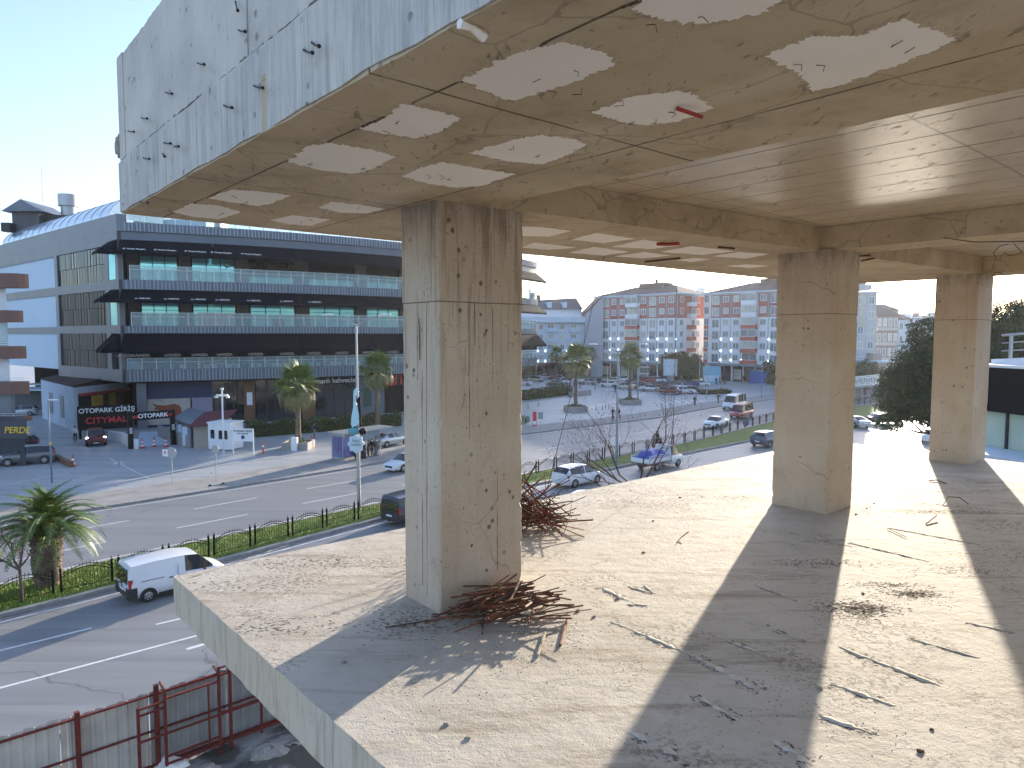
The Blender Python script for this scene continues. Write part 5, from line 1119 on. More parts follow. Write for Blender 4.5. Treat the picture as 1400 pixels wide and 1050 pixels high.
# advertising pylons, kiosks, footbridge
p=G(916,527); t=thing('advertising_pylon','tall pale backlit advertising panel beside the thin hanging wire','sign',p,R(-10)); q=MB(); q.box(-.8,.8,-.25,.25,0,2.2); q.build('base',M['bluegrey'],t); q=MB(); q.box(-1.6,1.6,-.3,.3,2.2,6.2); q.build('case',M['greysteel'],t); q=MB(); q.box(-1.4,1.4,-.32,-.305,2.4,6.0); q.build('poster',M['palebl'],t)
p=G(881,518); t=thing('advertising_board','small white framed advertising board behind the red suv','sign',p,R(-15)); 
for s in (-1,1): q=MB(); q.box(s*1.5-.08,s*1.5+.08,-.1,.1,0,3.2); q.build('leg',M['whitesteel'],t)
q=MB(); q.box(-1.7,1.7,-.1,.1,1.3,3.3); q.build('frame',M['white'],t); q=MB(); q.box(-1.3,1.3,-.12,-.105,1.6,3.0); q.build('poster',PT['grey'],t)
p=G(972,523); t=thing('kiosk','pale blue kiosk panel on the grass beyond the traffic island','kiosk',p,R(-8)); q=MB(); q.box(-2.0,2.0,-.6,.6,0,4.0); q.build('wall',mat('kiosk blue',(.16,.42,.55),.4),t); q=MB(); q.box(-1.7,1.7,-.63,-.605,.3,1.8); q.build('panel',M['palebl'],t)
p=G(1038,524); t=thing('kiosk','dark blue kiosk in front of the second apartment block','kiosk',p,R(-8)); q=MB(); q.box(-2.2,2.2,-.8,.8,0,3.0); q.build('wall',mat('kiosk dark blue',(.02,.08,.30),.4),t); q=MB(); q.box(-2.3,2.3,-.9,.9,3.0,3.2); q.build('roof',M['bluegrey'],t)
def bridge():
    a,b = D(1150,520,118),D(1290,517,150); a.z=b.z=0; d=(b-a); L=d.length; an=math.atan2(d.y,d.x); t=thing('footbridge','pale metal footbridge with lattice railings behind the middle column','bridge',a,an)
    q=MB(); q.box(0,L,-1,1,2.6,3.0); q.build('deck',M['bluegrey'],t)
    for s in (-1,1):
        q=MB(); q.tube([(0,s,4.3),(L,s,4.3)],.07,4); q.tube([(0,s,3.1),(L,s,3.1)],.07,4); n=int(L/1.0)
        for i in range(n): q.tube([(i*L/n,s,3.1 if i%2 else 4.3),((i+1)*L/n,s,4.3 if i%2 else 3.1)],.045,4); q.tube([(i*L/n,s,3.1),(i*L/n,s,4.3)],.04,4)
        q.build('railing',M['whitesteel'],t)
    for x in (.15,.45,.75): q=MB(); q.box(L*x-.3,L*x+.3,-.5,.5,0,2.6); q.build('pier',M['kerb'],t)
bridge()
# stork figure, its nest and the round plate on the big lamp
t = thing('stork_figure','painted stork silhouette standing upright on the tall street lamp','sculpture', lp+Vector((0,-.22,0)))
def plate(poly, y0, y1): 
    q=MB(); n=len(poly); vs=[(x,y0,z) for x,z in poly]+[(x,y1,z) for x,z in poly]; q.add(vs,[tuple(range(n)),tuple(range(2*n-1,n-1,-1))]+[(i,(i+n),(i+1)%n+n,(i+1)%n) for i in range(n)]); return q
zz = lambda y: (703-y)*.0478
body=[(-.16,zz(532)),(-.02,zz(529.5)),(.12,zz(531)),(.16,zz(534)),(.04,zz(536.5)),(-.08,zz(542)),(-.04,zz(549)),(.14,zz(556)),(.22,zz(564)),(.14,zz(574)),(-.02,zz(580)),(-.30,zz(583)),(-.38,zz(578)),(-.34,zz(568)),(-.22,zz(556)),(-.20,zz(546)),(-.20,zz(538))]
plate(body,-.06,.06).build('body',mat('stork pale blue',(.42,.66,.72),.5),t)
plate([(.10,zz(533)),(.62,zz(533)),(.10,zz(531))],-.04,.04).build('beak',M['trim'],t)
plate([(.0,zz(545)),(.26,zz(540)),(.30,zz(560)),(.30,zz(580)),(.16,zz(584)),(.16,zz(566))],-.10,-.07).build('wing',M['black'],t)
for x in (-.12,.06): q=MB(); q.tube([(x,0,zz(580)),(x,0,zz(590))],.03,5); q.build('leg',M['trim'],t)
t = thing('nest_ornament','rounded blue and black ornament under the stork on the street lamp','ornament', lp+Vector((0,-.2,0))); q=MB(); q.ball((-.2,0,zz(588)),.42,.2,.24,10,7,0,.1); q.build('blue_part',mat('ornament blue',(.10,.30,.36),.6),t,True); q=MB(); q.ball((.36,0,zz(588)),.26,.2,.22,9,7,0,.12); q.build('dark_part',M['black'],t,True)
t = thing('round_plate','scalloped white sign plate with small writing fixed low on the street lamp','sign', lp+Vector((0,-.25,zz(605)))); pts=[]
for i in range(48): a=2*math.pi*i/48; r=.50+.05*math.cos(a*8); pts.append((math.cos(a)*r-.08,math.sin(a)*r*1.15))
plate(pts,-.03,.03).build('plate',mat('pale sign blue',(.50,.62,.68),.5),t); text('Hoş', .26, M['bluegrey'], t, (-.08,-.04,.2), (1,0,0)); text('Geldiniz', .2, M['bluegrey'], t, (-.08,-.04,-.05), (1,0,0))
# bus shelter
a=G(468,631); an=hd(KF,520); t=thing('bus_shelter','grey roofed bus shelter with a purple advertising panel at its left end','bus shelter',a,an)
q=MB(); q.box(-.3,6.2,-.4,1.7,2.55,2.68); q.build('roof',M['greysteel'],t)
q=MB(); q.box(0,.18,-.15,1.5,0,2.55); q.build('side_panel',M['greysteel'],t); t2=math.atan2(1,0)
q=MB(); q.box(-.02,.0,-.02,1.35,.35,2.3); o=q.build('poster_side',mat('purple poster',(.08,.08,.20),.3,col2=(.16,.16,.32),scale=1.2),t)
q=MB(); q.box(.0,1.35,-.19,-.16,.35,2.3); q.build('poster',mat('violet poster',(.09,.08,.24),.3,col2=(.22,.22,.40),scale=1.5),t)
for x in (1.4,3.6,6.0): q=MB(); q.box(x,x+.08,1.4,1.48,0,2.55); q.build('post',M['greysteel'],t)
q=MB(); q.box(.2,6.1,1.5,1.52,.3,2.3); q.build('glass_wall',mat('shelter glass',(.25,.35,.38),.05,alpha=.35),t)
q=MB(); q.box(1.5,5.5,1.0,1.4,.42,.48); q.build('bench',M['trim'],t)
# ------------------------------------------------------------------ shopping mall
random.seed(51)
A0, A1, A2 = Vector((-47.1,84.7,0)), Vector((-16.6,103,0)), Vector((4.8,132,0))
def circ(a,b,c):
    d=2*(a.x*(b.y-c.y)+b.x*(c.y-a.y)+c.x*(a.y-b.y)); s=lambda p:p.x*p.x+p.y*p.y
    return Vector(((s(a)*(b.y-c.y)+s(b)*(c.y-a.y)+s(c)*(a.y-b.y))/d, (s(a)*(c.x-b.x)+s(b)*(a.x-c.x)+s(c)*(b.x-a.x))/d, 0))
CC = circ(A0,A1,A2); RR = (A0-CC).length; t0 = math.atan2(A0.y-CC.y,A0.x-CC.x); t2_ = math.atan2(A2.y-CC.y,A2.x-CC.x)
while t2_-t0 > math.pi: t2_ -= 2*math.pi
while t2_-t0 < -math.pi: t2_ += 2*math.pi
FLEN = abs(t2_-t0)*RR
class Front:                              # curved street front ; s in metres from the left corner
    L = FLEN
    @staticmethod
    def p(s, d=0):
        a = t0+(t2_-t0)*s/FLEN; n = Vector((math.cos(a),math.sin(a),0))
        if n.y > 0: n = -n
        return CC+ (Vector((math.cos(a),math.sin(a),0))*RR)+n*d
class Side:                               # straight left wall ; s from the corner going back
    L = 78
    @staticmethod
    def p(s, d=0):
        dr = (Vector((-84.6,116,0))-A0).normalized(); n = Vector((-dr.y,dr.x,0)); n = n if n.x < 0 else -n
        return A0+dr*s+n*d
def sweep(q, F, poly, s0, s1, step=3.0, mi=0):      # poly: (d outward, z) closed section
    n = max(1, int((s1-s0)/step+.5)); k = len(poly); vs = []
    for i in range(n+1):
        s = s0+(s1-s0)*i/n
        for d,z in poly: p = F.p(s,d); vs.append((p.x,p.y,z))
    q.add(vs, [(i*k+j, i*k+(j+1)%k, (i+1)*k+(j+1)%k, (i+1)*k+j) for i in range(n) for j in range(k)]+[tuple(range(k))[::-1], tuple(range(n*k,n*k+k))], mi); return q
def band(q, F, d0, d1, z0, z1, s0, s1, step=3.0, mi=0): return sweep(q, F, [(d0,z0),(d1,z0),(d1,z1),(d0,z1)], s0, s1, step, mi)
def projx(p): return 700+FPX*p.x/(p.y*math.cos(PITCH)+(CAMZ-p.z)*math.sin(PITCH))
def s_at(F, px, d=0):
    return min((abs(projx(F.p(F.L*i/400,d))-px), F.L*i/400) for i in range(401))[1]
MALL = thing('shopping_mall', 'long dark shopping mall with three terrace levels under black awnings', 'shopping mall', (0,0,0))
M['clad'] = mat('grey cladding', (.13,.155,.19), .45, .3, (.11,.13,.16), .5); M['rib'] = mat('cladding rib', (.27,.31,.36), .45, .3); M['clad2'] = mat('side cladding', (.17,.19,.215), .4, .2, (.14,.16,.185), .3)
M['awn'] = mat('black awning cloth', (.003,.006,.012), .9, spec=.06); M['pier'] = mat('grey pier', (.11,.11,.115), .7, col2=(.08,.08,.085), scale=1)
M['teal'] = mat('sky tinted window glass', (.20,.62,.74), .12, .6, (.30,.78,.86), .25, spec=.9); M['railglass'] = mat('railing glass', (.36,.54,.58), .06, alpha=.34, spec=.8)  # teal: the sky's reflection is put into the glass colour
M['curtain'] = mat('reflecting curtain glass', (.05,.065,.08), .03, .75, spec=1); M['curtaind'] = mat('dark curtain glass', (.012,.016,.022), .35, 0, spec=.25); M['intdark'] = mat('dark interior', (.008,.009,.011), .8, spec=.1); M['brown'] = mat('brown stone', (.16,.075,.035), .6)
M['navyw'] = mat('navy wall', (.012,.025,.10), .5); M['mural'] = mat('mural ground', (.50,.47,.40), .6, col2=(.42,.40,.36), scale=.6); M['muralp'] = mat('pinkish mural', (.36,.30,.36), .6, col2=(.25,.25,.36), scale=9, lo=.48, hi=.52)
def ribbed(q, F, d, z0, z1, s0, s1, per=.42):   # vertical ribs standing on a parapet band
    n = int((s1-s0)/per)
    for i in range(n):
        s = s0+i*per+random.uniform(-.06,.06); a = F.p(s,d); b = F.p(s+.16,d); nn = (F.p(s,d+1)-a).normalized()*.05; q.prism([(v.x,v.y) for v in (a,b,b+nn*1.6,a+nn*1.6)], z0+.05, z1-.05, 1)
def part(name, q, m, parent=MALL, smooth=False): return q.build(name, m if not isinstance(m,str) else M[m], parent, smooth)
LV = [(24.1,25.15),(17.2,18.35),(11.9,12.8),(6.0,7.5)]
for i,(z0,z1) in enumerate(LV):
    q = MB(); band(q, Front, -.3, 0, z0, z1, .4, FLEN); ribbed(q, Front, .003, z0, z1, .8, FLEN-.1); q.build('parapet', [M['clad'], M['rib']], MALL)
    q = MB(); band(q, Front, -7, -.302, z0-.2, z0+.35, 0.2, FLEN); part('floor_slab', q, 'black')
q = MB(); band(q, Side, -.3, 0, 24.1, 26.1, 0, 78); part('parapet', q, 'clad2')
q = MB(); band(q, Front, -.3, .01, 24.1, 26.1, 0, 1.1); part('corner_parapet', q, 'clad2')
# black fascia and sloping awnings
q = MB(); band(q, Front, -.5, -.25, 22.7, 24.09, .3, FLEN); part('fascia', q, 'clad')
AW = [(23.1,21.5,0),(17.19,15.8,1),(11.89,9.9,2)]
for zt,zb,i in AW:
    n = 7
    for k in range(n):
        s0, s1 = .3+(FLEN-.3)*k/n, .3+(FLEN-.3)*(k+1)/n-.12; q = MB(); sweep(q, Front, [(-.1,zt),(1.9,zb),(1.9,zb-.32),(1.84,zb-.32),(1.84,zb-.05),(-.1,zt-.1)], s0, s1); part('awning', q, 'awn')
    q = MB(); c0_ = A0+Vector((0,0,zt)); pf, ps = Front.p(.3,1.9), Side.p(0,1.9); po = ps+(Front.p(0,1.9)-A0)*.9; pe = Side.p(2.6,1.9); pt_ = Side.p(2.6,-.1)
    for v in (pf,ps,po,pe): v.z = zb
    pt_.z = zt; q.add([c0_, pf, po, pe, pt_], [(0,2,1),(0,3,2),(0,4,3)]); lo_ = [Vector((v.x,v.y,zb-.32)) for v in (pf,po,pe)]; q.add([pf,po,pe]+lo_, [(0,1,4,3),(1,2,5,4)]); ev = Vector((pt_.x,pt_.y,zb)); q.add([pt_,pe,ev],[(0,1,2)]); part('corner_awning', q, 'awn')
q = MB(); sweep(q, Front, [(-.2,10.0),(-.2,8.95),(-.1,8.95),(-.1,10.0)], .6, FLEN); part('valance', q, 'awn')
# recessed walls, piers, windows of the upper two storeys
q = MB(); band(q, Front, -7.2, -6.9, 0, 24.1, 0, FLEN); part('inner_wall', q, 'intdark')
PIERS = [(183,197),(251,268),(328,344),(408,424),(488,502),(548,560),(600,612),(650,660),(690,700)]
PS = [(s_at(Front,a,-3.2), s_at(Front,b,-3.2)) for a,b in PIERS]
for z0,z1 in ((18.3,23),(12.7,17.2)):
    for a,b in PS: q = MB(); band(q, Front, -3.6, -3.0, z0, z1, a, b, .5); part('pier', q, 'pier')
    xs = [(.4, PS[0][0])]+[(PS[i][1], PS[i+1][0]) for i in range(len(PS)-1)]
    for i,(a,b) in enumerate(xs):
        m = 'teal'
        top = 21.6 if z0 > 15 else 15.75
        if z0 > 15 and i >= 3: top = 19.5
        w = MB(); band(w, Front, -3.42, -3.30, z0, top, a+.15, b-.15); o = part('window', w, m)
        f = MB(); n = 3 if b-a > 3 else 1
        for k in range(n+1):
            s = a+.15+(b-a-.3)*k/n; band(f, Front, -3.3, -3.24, z0, top, s-.05, s+.05, 1)
        for zz_ in (top-.06, top-.95, z0+1.5): band(f, Front, -3.299, -3.25, zz_, zz_+.07, a+.15, b-.15)
        part('frame', f, 'black', o)
        if top < z1-.1: w = MB(); band(w, Front, -3.42, -3.30, top+.01, z1, a+.15, b-.15); part('dark_panel', w, 'black')
# warm curtain and furniture shapes behind the level two glass
for a,b,m in ((275,310,'foam'),(312,325,'foam'),(376,392,'darkred')): 
    s0,s1=s_at(Front,a,-3.2),s_at(Front,b,-3.2); q=MB(); band(q, Front,-3.23,-3.15,12.85,14.6 if m=='foam' else 13.9,s0,s1); part('window_curtain', q, M['foam'] if m=='foam' else PT['darkred'])
# railings with glass
def railing(F, z0, z1, s0, s1, per=1.55, d=-.12):
    n = int((s1-s0)/per); q = MB(); band(q, F, d-.02, d+.02, z1-.05, z1, s0, s1)
    band(q, F, d-.015, d+.015, z1-.52, z1-.48, s0, s1)
    for i in range(n+1): s = s0+(s1-s0)*i/n; band(q, F, d-.03, d+.03, z0, z1, s-.035, s+.035, 1)
    r = part('railing', q, 'whitesteel'); g_ = MB(); band(g_, F, d-.012, d+.012, z0, z1-.06, s0, s1); part('rail_glass', g_, 'railglass', r)
railing(Front, 18.34, 20.1, 1.2, FLEN-.3); railing(Front, 12.79, 14.45, 1.2, FLEN-.3); railing(Front, 7.49, 8.9, .6, FLEN-.3)
for zt,zb in ((18.4,23.0),(12.8,17.0)): w = MB(); band(w, Side, -.12, -.05, zt, zb-1.2, .5, 3.3); part('corner_glass', w, 'teal')
# side wall: frame, glazed bays and white panels
sg0 = s_at(Side, 155); sg1 = s_at(Side, 87)
q = MB()
for z0,z1 in ((22.6,24.09),(17.2,18.35),(11.9,12.9),(6.0,7.5)): band(q, Side, -.6, 0, z0, z1, 0, sg1+1.2)
for s in (0.0, sg0-.4, sg1): band(q, Side, -.6, -.003, 6.1, 24.1, s, s+1.1 if s else s+.8)
part('side_frame', q, 'clad2')
for z0,z1 in ((18.35,22.6),(12.9,17.2),(7.5,11.9)):
    g_ = MB(); n = 18; vs = []
    for i in range(n):
        s0_, s1_ = sg0+(sg1-sg0)*i/n, sg0+(sg1-sg0)*(i+1)/n; e = random.uniform(-.02,.02); zm = (z0+z1)/2
        for za,zb in ((z0,zm),(zm,z1)):
            e = random.uniform(-.035,.035); a,b = Side.p(s0_,-.2+e), Side.p(s1_,-.2-e); g_.add([(a.x,a.y,za),(b.x,b.y,za),(b.x,b.y,zb),(a.x,a.y,zb)], [(0,1,2,3)])
    o = part('curtain_wall', g_, 'curtain' if z0 > 15 else 'curtaind'); f = MB()
    for i in range(n+1): s = sg0+(sg1-sg0)*i/n; band(f, Side, -.215, -.185, z0, z1, s-.02, s+.02, 1)
    band(f, Side, -.215, -.185, (z0+z1)/2-.04, (z0+z1)/2+.04, sg0, sg1); part('mullion', f, 'black', o)
w = MB(); band(w, Side, -.6, -.22, 6.9, 24.1, sg1+1.11, 78); part('white_wall', w, mat('white blue wall', (.58,.68,.76), .7, col2=(.54,.64,.72), scale=.2))
q = MB(); band(q, Side, -.2, -.02, 22.55, 24.1, sg1+1.1, 78); band(q, Side, -.2, -.02, 17.2, 18.3, sg1+1.1, 78); band(q, Side, -.2, -.02, 11.9, 12.8, sg1+1.1, 78); part('grey_band', q, 'clad2')
# body behind
q = MB(); pts = [Side.p(77,-.7), Side.p(0.5,-.7)]+[Front.p(FLEN*i/10,-7.3) for i in range(11)]+[Front.p(FLEN,-45), Side.p(77,-60)]
q.prism([(p.x,p.y) for p in pts], 6.9, 25.9); part('core', q, 'pier')
q = MB(); pts = [Side.p(60,-8), Side.p(6,-8)]+[Front.p(FLEN*i/10,-9.3) for i in range(11)]+[Front.p(FLEN,-45), Side.p(60,-60)]
q.prism([(p.x,p.y) for p in pts], 0, 6.9); part('base_core', q, 'intdark')
# silver vault on the roof above the side wall
q = MB(); N = 12; n = 30; vs = []
for i in range(n+1):
    s = 3.2+(46-3.2)*i/n
    for k in range(N+1):
        a = math.pi*.5*k/N; p = Side.p(s, -.4-6.5*(1-math.cos(a))); vs.append((p.x,p.y,26.0+3.6*math.sin(a)))
q.add(vs, [(i*(N+1)+k, i*(N+1)+k+1, (i+1)*(N+1)+k+1, (i+1)*(N+1)+k) for i in range(n) for k in range(N)])
q.add([vs[n*(N+1)+k] for k in range(N+1)]+[(Side.p(46,-6.9).x,Side.p(46,-6.9).y,26)], [tuple(range(N+2))]); q.add([vs[k] for k in range(N+1)]+[(Side.p(3.2,-6.9).x,Side.p(3.2,-6.9).y,26)], [tuple(range(N+2))])
vt = part('vault_roof', q, mat('silver roofing', (.72,.75,.77), .22, .85, bump=.05, bscale=.8), MALL, 30)
q = MB()
for i in range(0,n+1,2):
    s = 3.2+(46-3.2)*i/n; q.tube([Side.p(s, -.4-6.5*(1-math.cos(math.pi*.5*k/N)))+Vector((0,0,26.03+3.6*math.sin(math.pi*.5*k/N))) for k in range(N+1)], .03, 4)
part('rib', q, 'greysteel', vt)
# roof terrace at the front: railing, parasols, plant
railing(Front, 25.15, 26.5, 1.2, FLEN-.5, 1.7, -.15)
def boxat(px, Y, z0, z1, w, d, name, m, parent=MALL): p = D(px,400,Y); q = MB(); q.box(p.x-w/2,p.x+w/2,Y-d/2,Y+d/2,z0,z1); return part(name, q, m, parent)
boxat(208,100,26,28.6,3,3,'roof_cabin','black'); boxat(300,108,26,29.5,2,3,'roof_cabin','clad'); boxat(262,104,26,28.3,6,3,'roof_cabin','palebl')
for px in (245,330,372,410,452,490,530): 
    s = s_at(Front,px,-3); p = Front.p(s,-3); q = MB(); q.tube([(p.x,p.y,26),(p.x,p.y,28.5)],.05,6); q.tube([(p.x,p.y,27.9),(p.x,p.y,28.9)],[1.9,.1],8); part('parasol', q, 'awn')
# plant tower and flue behind the vault
p = D(52,300,118); q = MB(); q.box(p.x-2.2,p.x+2.2,115,121,25.9,31.5); part('roof_tower', q, 'pier'); q = MB(); q.add([(p.x-3.2,114,31.5),(p.x+3.2,114,31.5),(p.x+3.2,122,31.5),(p.x-3.2,122,31.5),(p.x,114,33.4),(p.x,122,33.4)],[(0,1,4),(1,2,5,4),(2,3,5),(3,0,4,5),(3,2,1,0)]); part('tower_roof', q, 'clad')
q = MB(); q.box(p.x-3,p.x-1.6,113.5,114.9,28.2,29.6); q.box(p.x+2.2,p.x+8,116,120,29,31.2); part('roof_plant', q, 'trim')
p = D(94,290,118); q = MB(); q.tube([(p.x,118,30),(p.x,118,32.9)],1.15,14); q.tube([(p.x,118,32.9),(p.x,118,34.8)],1.5,14); part('flue', q, 'greysteel', MALL, 40)
p = D(57,240,117); q = MB(); q.tube([(p.x,117,33),(p.x,117,39)],.05,5); part('antenna', q, 'greysteel')
# ground floor front : wall pieces between photo columns
def gf(a, b, z0, z1, m, name, d=-3.0, th=.25, parent=MALL):
    q = MB(); band(q, Front, d-th, d, z0, z1, s_at(Front,a,d), s_at(Front,b,d), 2.0); return part(name, q, m, parent)
gf(188,201,0,6.2,'clad2','corner_column',-1.5,1.2)
gf(201,292,3.6,6.0,'navyw','navy_wall'); gf(201,262,-.2,3.6,'mural','mural_panel'); gf(262.5,291,0,3.7,'muralp','mural_panel'); gf(201,292,-.2,.3,'navyw','navy_plinth',-2.98,.1)
gf(292,334,0,6,'darkglass','shop_window'); gf(334,350,0,6,'brown','brown_column',-2.6,.6); gf(350.5,414,0,6,'darkglass','shop_window'); gf(414.5,431,0,6,'brown','brown_column',-2.6,.6); gf(431.5,486,0,4.7,'darkglass','shop_window'); gf(431.5,486,4.71,6,'black','shop_fascia',-2.7,.4)
gf(486.5,526,0,6,'clad','grey_wall'); gf(526.5,700,0,4.2,'intdark','entrance'); gf(522,700,4.21,5.95,'black','entrance_fascia',-1.2,.4)
for a in (308,320,365,377,390,402,445,458,472): q = MB(); s = s_at(Front,a,-3); band(q, Front, -3.0, -2.93, 0, 5.9, s-.06, s+.06, 1); part('mullion', q, 'trim')
q = MB(); s0,s1=s_at(Front,338,-2.6),s_at(Front,346,-2.6); band(q, Front,-2.59,-2.55,2.4,4.1,s0,s1); part('menu_board', q, 'white')
q = MB(); s0,s1=s_at(Front,497,-3),s_at(Front,508,-3); band(q, Front,-2.99,-2.93,1.2,3.9,s0,s1); part('green_board', q, mat('green chalk board',(.03,.08,.05),.6))
# lettering
def ftext(body, px, z, size, m, F=Front, d=0.02, name='lettering', tilt=0, space=1., ext=.02, parent=MALL):
    s = s_at(F, px, d); a, b = F.p(s-.5,d), F.p(s+.5,d); x = (b-a).normalized(); 
    if projx(b) < projx(a): x = -x
    p = F.p(s,d); n = Vector((x.y,-x.x,0)); y = Vector((0,0,1)) if not tilt else (Vector((0,0,1))*math.cos(tilt)-n*math.sin(tilt))
    return text(body, size, m, parent, (p.x,p.y,z), x, y, ext, name, space=space)
TW = M['text_w']
tl = math.atan2(2.0,1.6)
for px in (192,234,275,309,349): ftext('◆ Yöresel Mangalcı', px, 21.85, .30, TW, d=1.62, tilt=tl)
for px,z in ((202,16.0),(242,16.0),(276,16.0),(309,16.0),(352,16.0),(395,16.0),(434,16.0)): ftext('ay. KEBAPÇI', px, 16.05, .32, TW, d=1.68, tilt=math.atan2(2,1.4))
for px in (170+5,198,240,276,310,352,394,432,470,504,537): ftext('LAVAZZA', px, 9.22, .42, TW, d=-.06)
ftext('ÇAMAŞIR | TEMİZLEME', 366, 20.85, .95, mat('dull gold letters',(.10,.09,.05),.6), d=-3.1)
ftext('osmanlı kahvecisi', 456, 5.25, 1.02, TW, d=-2.63, ext=.05)
ftext('CITYMALL', 566, 5.05, 2.3, M['text_r'], d=-1.12, ext=.08, space=1.0)
# moustache emblem on the second brown column, flowing hair head on the mural
def emblem(pts, px, z, k, m, name, d):
    s = s_at(Front, px, d); a,b = Front.p(s-.5,d),Front.p(s+.5,d); x=(b-a).normalized(); p=Front.p(s,d); n=Vector((x.y,-x.x,0))*.04; q=MB(); N=len(pts)
    P_=[p+x*u*k+Vector((0,0,z+v*k)) for u,v in pts]; q.add([v for v in P_]+[v+n for v in P_],[tuple(range(N,2*N)),tuple(range(N))[::-1]]+[(i,(i+1)%N,(i+1)%N+N,i+N) for i in range(N)]); part(name,q,m)
emblem([(-1,.05),(-.8,-.12),(-.45,-.16),(0,.0),(.45,-.16),(.8,-.12),(1,.05),(.85,.02),(.6,.02),(.35,.16),(.12,.18),(0,.1),(-.12,.18),(-.35,.16),(-.6,.02),(-.85,.02)], 423.5, 2.75, .95, 'white', 'moustache_emblem', -2.56)
RH = mat('russet mural paint',(.28,.06,.03),.6)
emblem([(.55,-1.0),(.6,-.55),(.9,-.5),(1.0,-.25),(1.12,-.15),(1.0,.0),(1.02,.3),(.8,.6),(.4,.72),(-.2,.6),(-.9,.62),(-1.5,.85),(-1.15,.45),(-1.35,.25),(-.9,.2),(-1.1,-.05),(-.6,-.05),(-.5,-.35),(-.05,-.4),(.05,-1.0)], 232, 1.95, 1.35, RH, 'mural_figure', -2.99)
for i in range(12): a = random.uniform(-2.2,-.9); b = random.uniform(-.4,1.1); emblem([(0,0),(.08,.05),(.05,.13),(-.05,.1)], 232+a*7.2, 1.95+b*1.35, 1.3, RH, 'mural_speck', -2.99)
# cafe boxes
for i,(a,b,y) in enumerate(((294,320,567),(332,337,570),(338,364,572),(366,397,572),(399,416,570),(417,433,568),(436,452,567),(458,469,565),(475,493,563),(498,511,561))):
    A_, B_ = G(a+.6,y), G(b-.6,y-(b-a)*.02); d = (B_-A_).normalized(); n = Vector((-d.y,d.x,0))*.7; q = MB(); q.prism([(v.x,v.y) for v in (A_,B_,B_+n,A_+n)], 0, 1.25)
    t = thing('planter_box', ['white box planter left of the first brown column','narrow white box beside the first brown column','long white box planter in front of the first brown column','longest white box planter on the cafe terrace','white box planter behind the tall palm trunk','white box planter below the moustache emblem','white box planter right of the moustache emblem','small white box planter under the cafe sign','white box planter left of the stork figure','white box planter right of the stork figure'][i], 'planter', (0,0,0), 0, 'white planters round the cafe terrace'); q.build('box', M['white'], t)
    q = MB(); c = (A_+B_)*.5+n*.5; leaves(q, (c.x,c.y,1.35), (B_-A_).length*.42, .3, .35, 90, .06,.14); q.build('plants', M['leaf'], t)
t = thing('menu_stand','leaning white menu stand beside the first brown column','sign',G(326,570),R(10)); q=MB(); q.add([(-.5,0,0),(.5,0,0),(.3,.3,2.3),(-.3,.3,2.3),(-.5,.6,0),(.5,.6,0)],[(0,1,2,3),(5,4,3,2)]); q.build('board',M['white'],t)
# terrace furniture on the first level
def cafe_table():
    t = thing('cafe_table','small white square cafe table on the mall terrace behind the railing','table',(0,0,0),0,'white cafe tables on the terrace'); q=MB(); q.box(-.4,.4,-.4,.4,.72,.76); q.build('table_top',M['white'],t); q=MB(); q.tube([(0,0,0),(0,0,.72)],.04,6); q.build('leg',M['whitesteel'],t); return t
def cafe_chair():
    t = thing('cafe_chair','white moulded armchair on the mall terrace behind the railing','chair',(0,0,0),0,'white armchairs on the terrace'); q=MB(); q.box(-.32,.32,-.3,.3,.38,.46); q.build('seat',M['white'],t)
    q=MB(); q.box(-.32,.32,.24,.32,.46,1.0); q.build('backrest',M['white'],t)
    for s in (-1,1): q=MB(); q.box(min(s*.26,s*.33),max(s*.26,s*.33),-.3,.24,0,.68); q.build('armrest',M['white'],t)
    return t
TT, CH = cafe_table(), cafe_chair(); used = [False, False]
for px in (306,336,366,404,445,473,500,527,240,275):
    for k,(du,isT) in enumerate(((0,1),(-1.0,0),(1.0,0),(-2.0,0))):
        if px < 300 and k in (1,3): continue
        s = s_at(Front,px,-1.6)+du; p = Front.p(s,-1.6); p.z = 7.52-1.15+.0
        a,b = Front.p(s,0),Front.p(s+.5,0); an = math.atan2((b-a).y,(b-a).x)
        src = TT if isT else CH; i = 0 if isT else 1; an += (0 if isT else math.pi*.5*(1 if du<0 else -1))
        if not used[i]: src.location = (p.x,p.y,7.31); src.rotation_euler=(0,0,an); used[i]=True
        else: clone(src,(p.x,p.y,7.31),an)
q = MB(); band(q, Front, -6.8, -.303, 6.9, 7.3, .5, FLEN-.5); part('terrace_floor', q, 'pier')
for px in (178,186,): 
    s = s_at(Front,px,-1.2); p = Front.p(s,-1.2)
    t = thing('serving_counter', ['teal serving counter at the left end of the lower terrace','pale lit display cabinet beside the serving counter'][px>180],'counter',(p.x,p.y,7.31)); q=MB(); q.box(-.8,.8,-.5,.5,0,1.35); q.build('cabinet',M['teal'] if px<180 else M['palebl'],t); q=MB(); q.box(-.85,.85,-.55,.55,1.35,1.42); q.build('counter_top',M['white'],t)

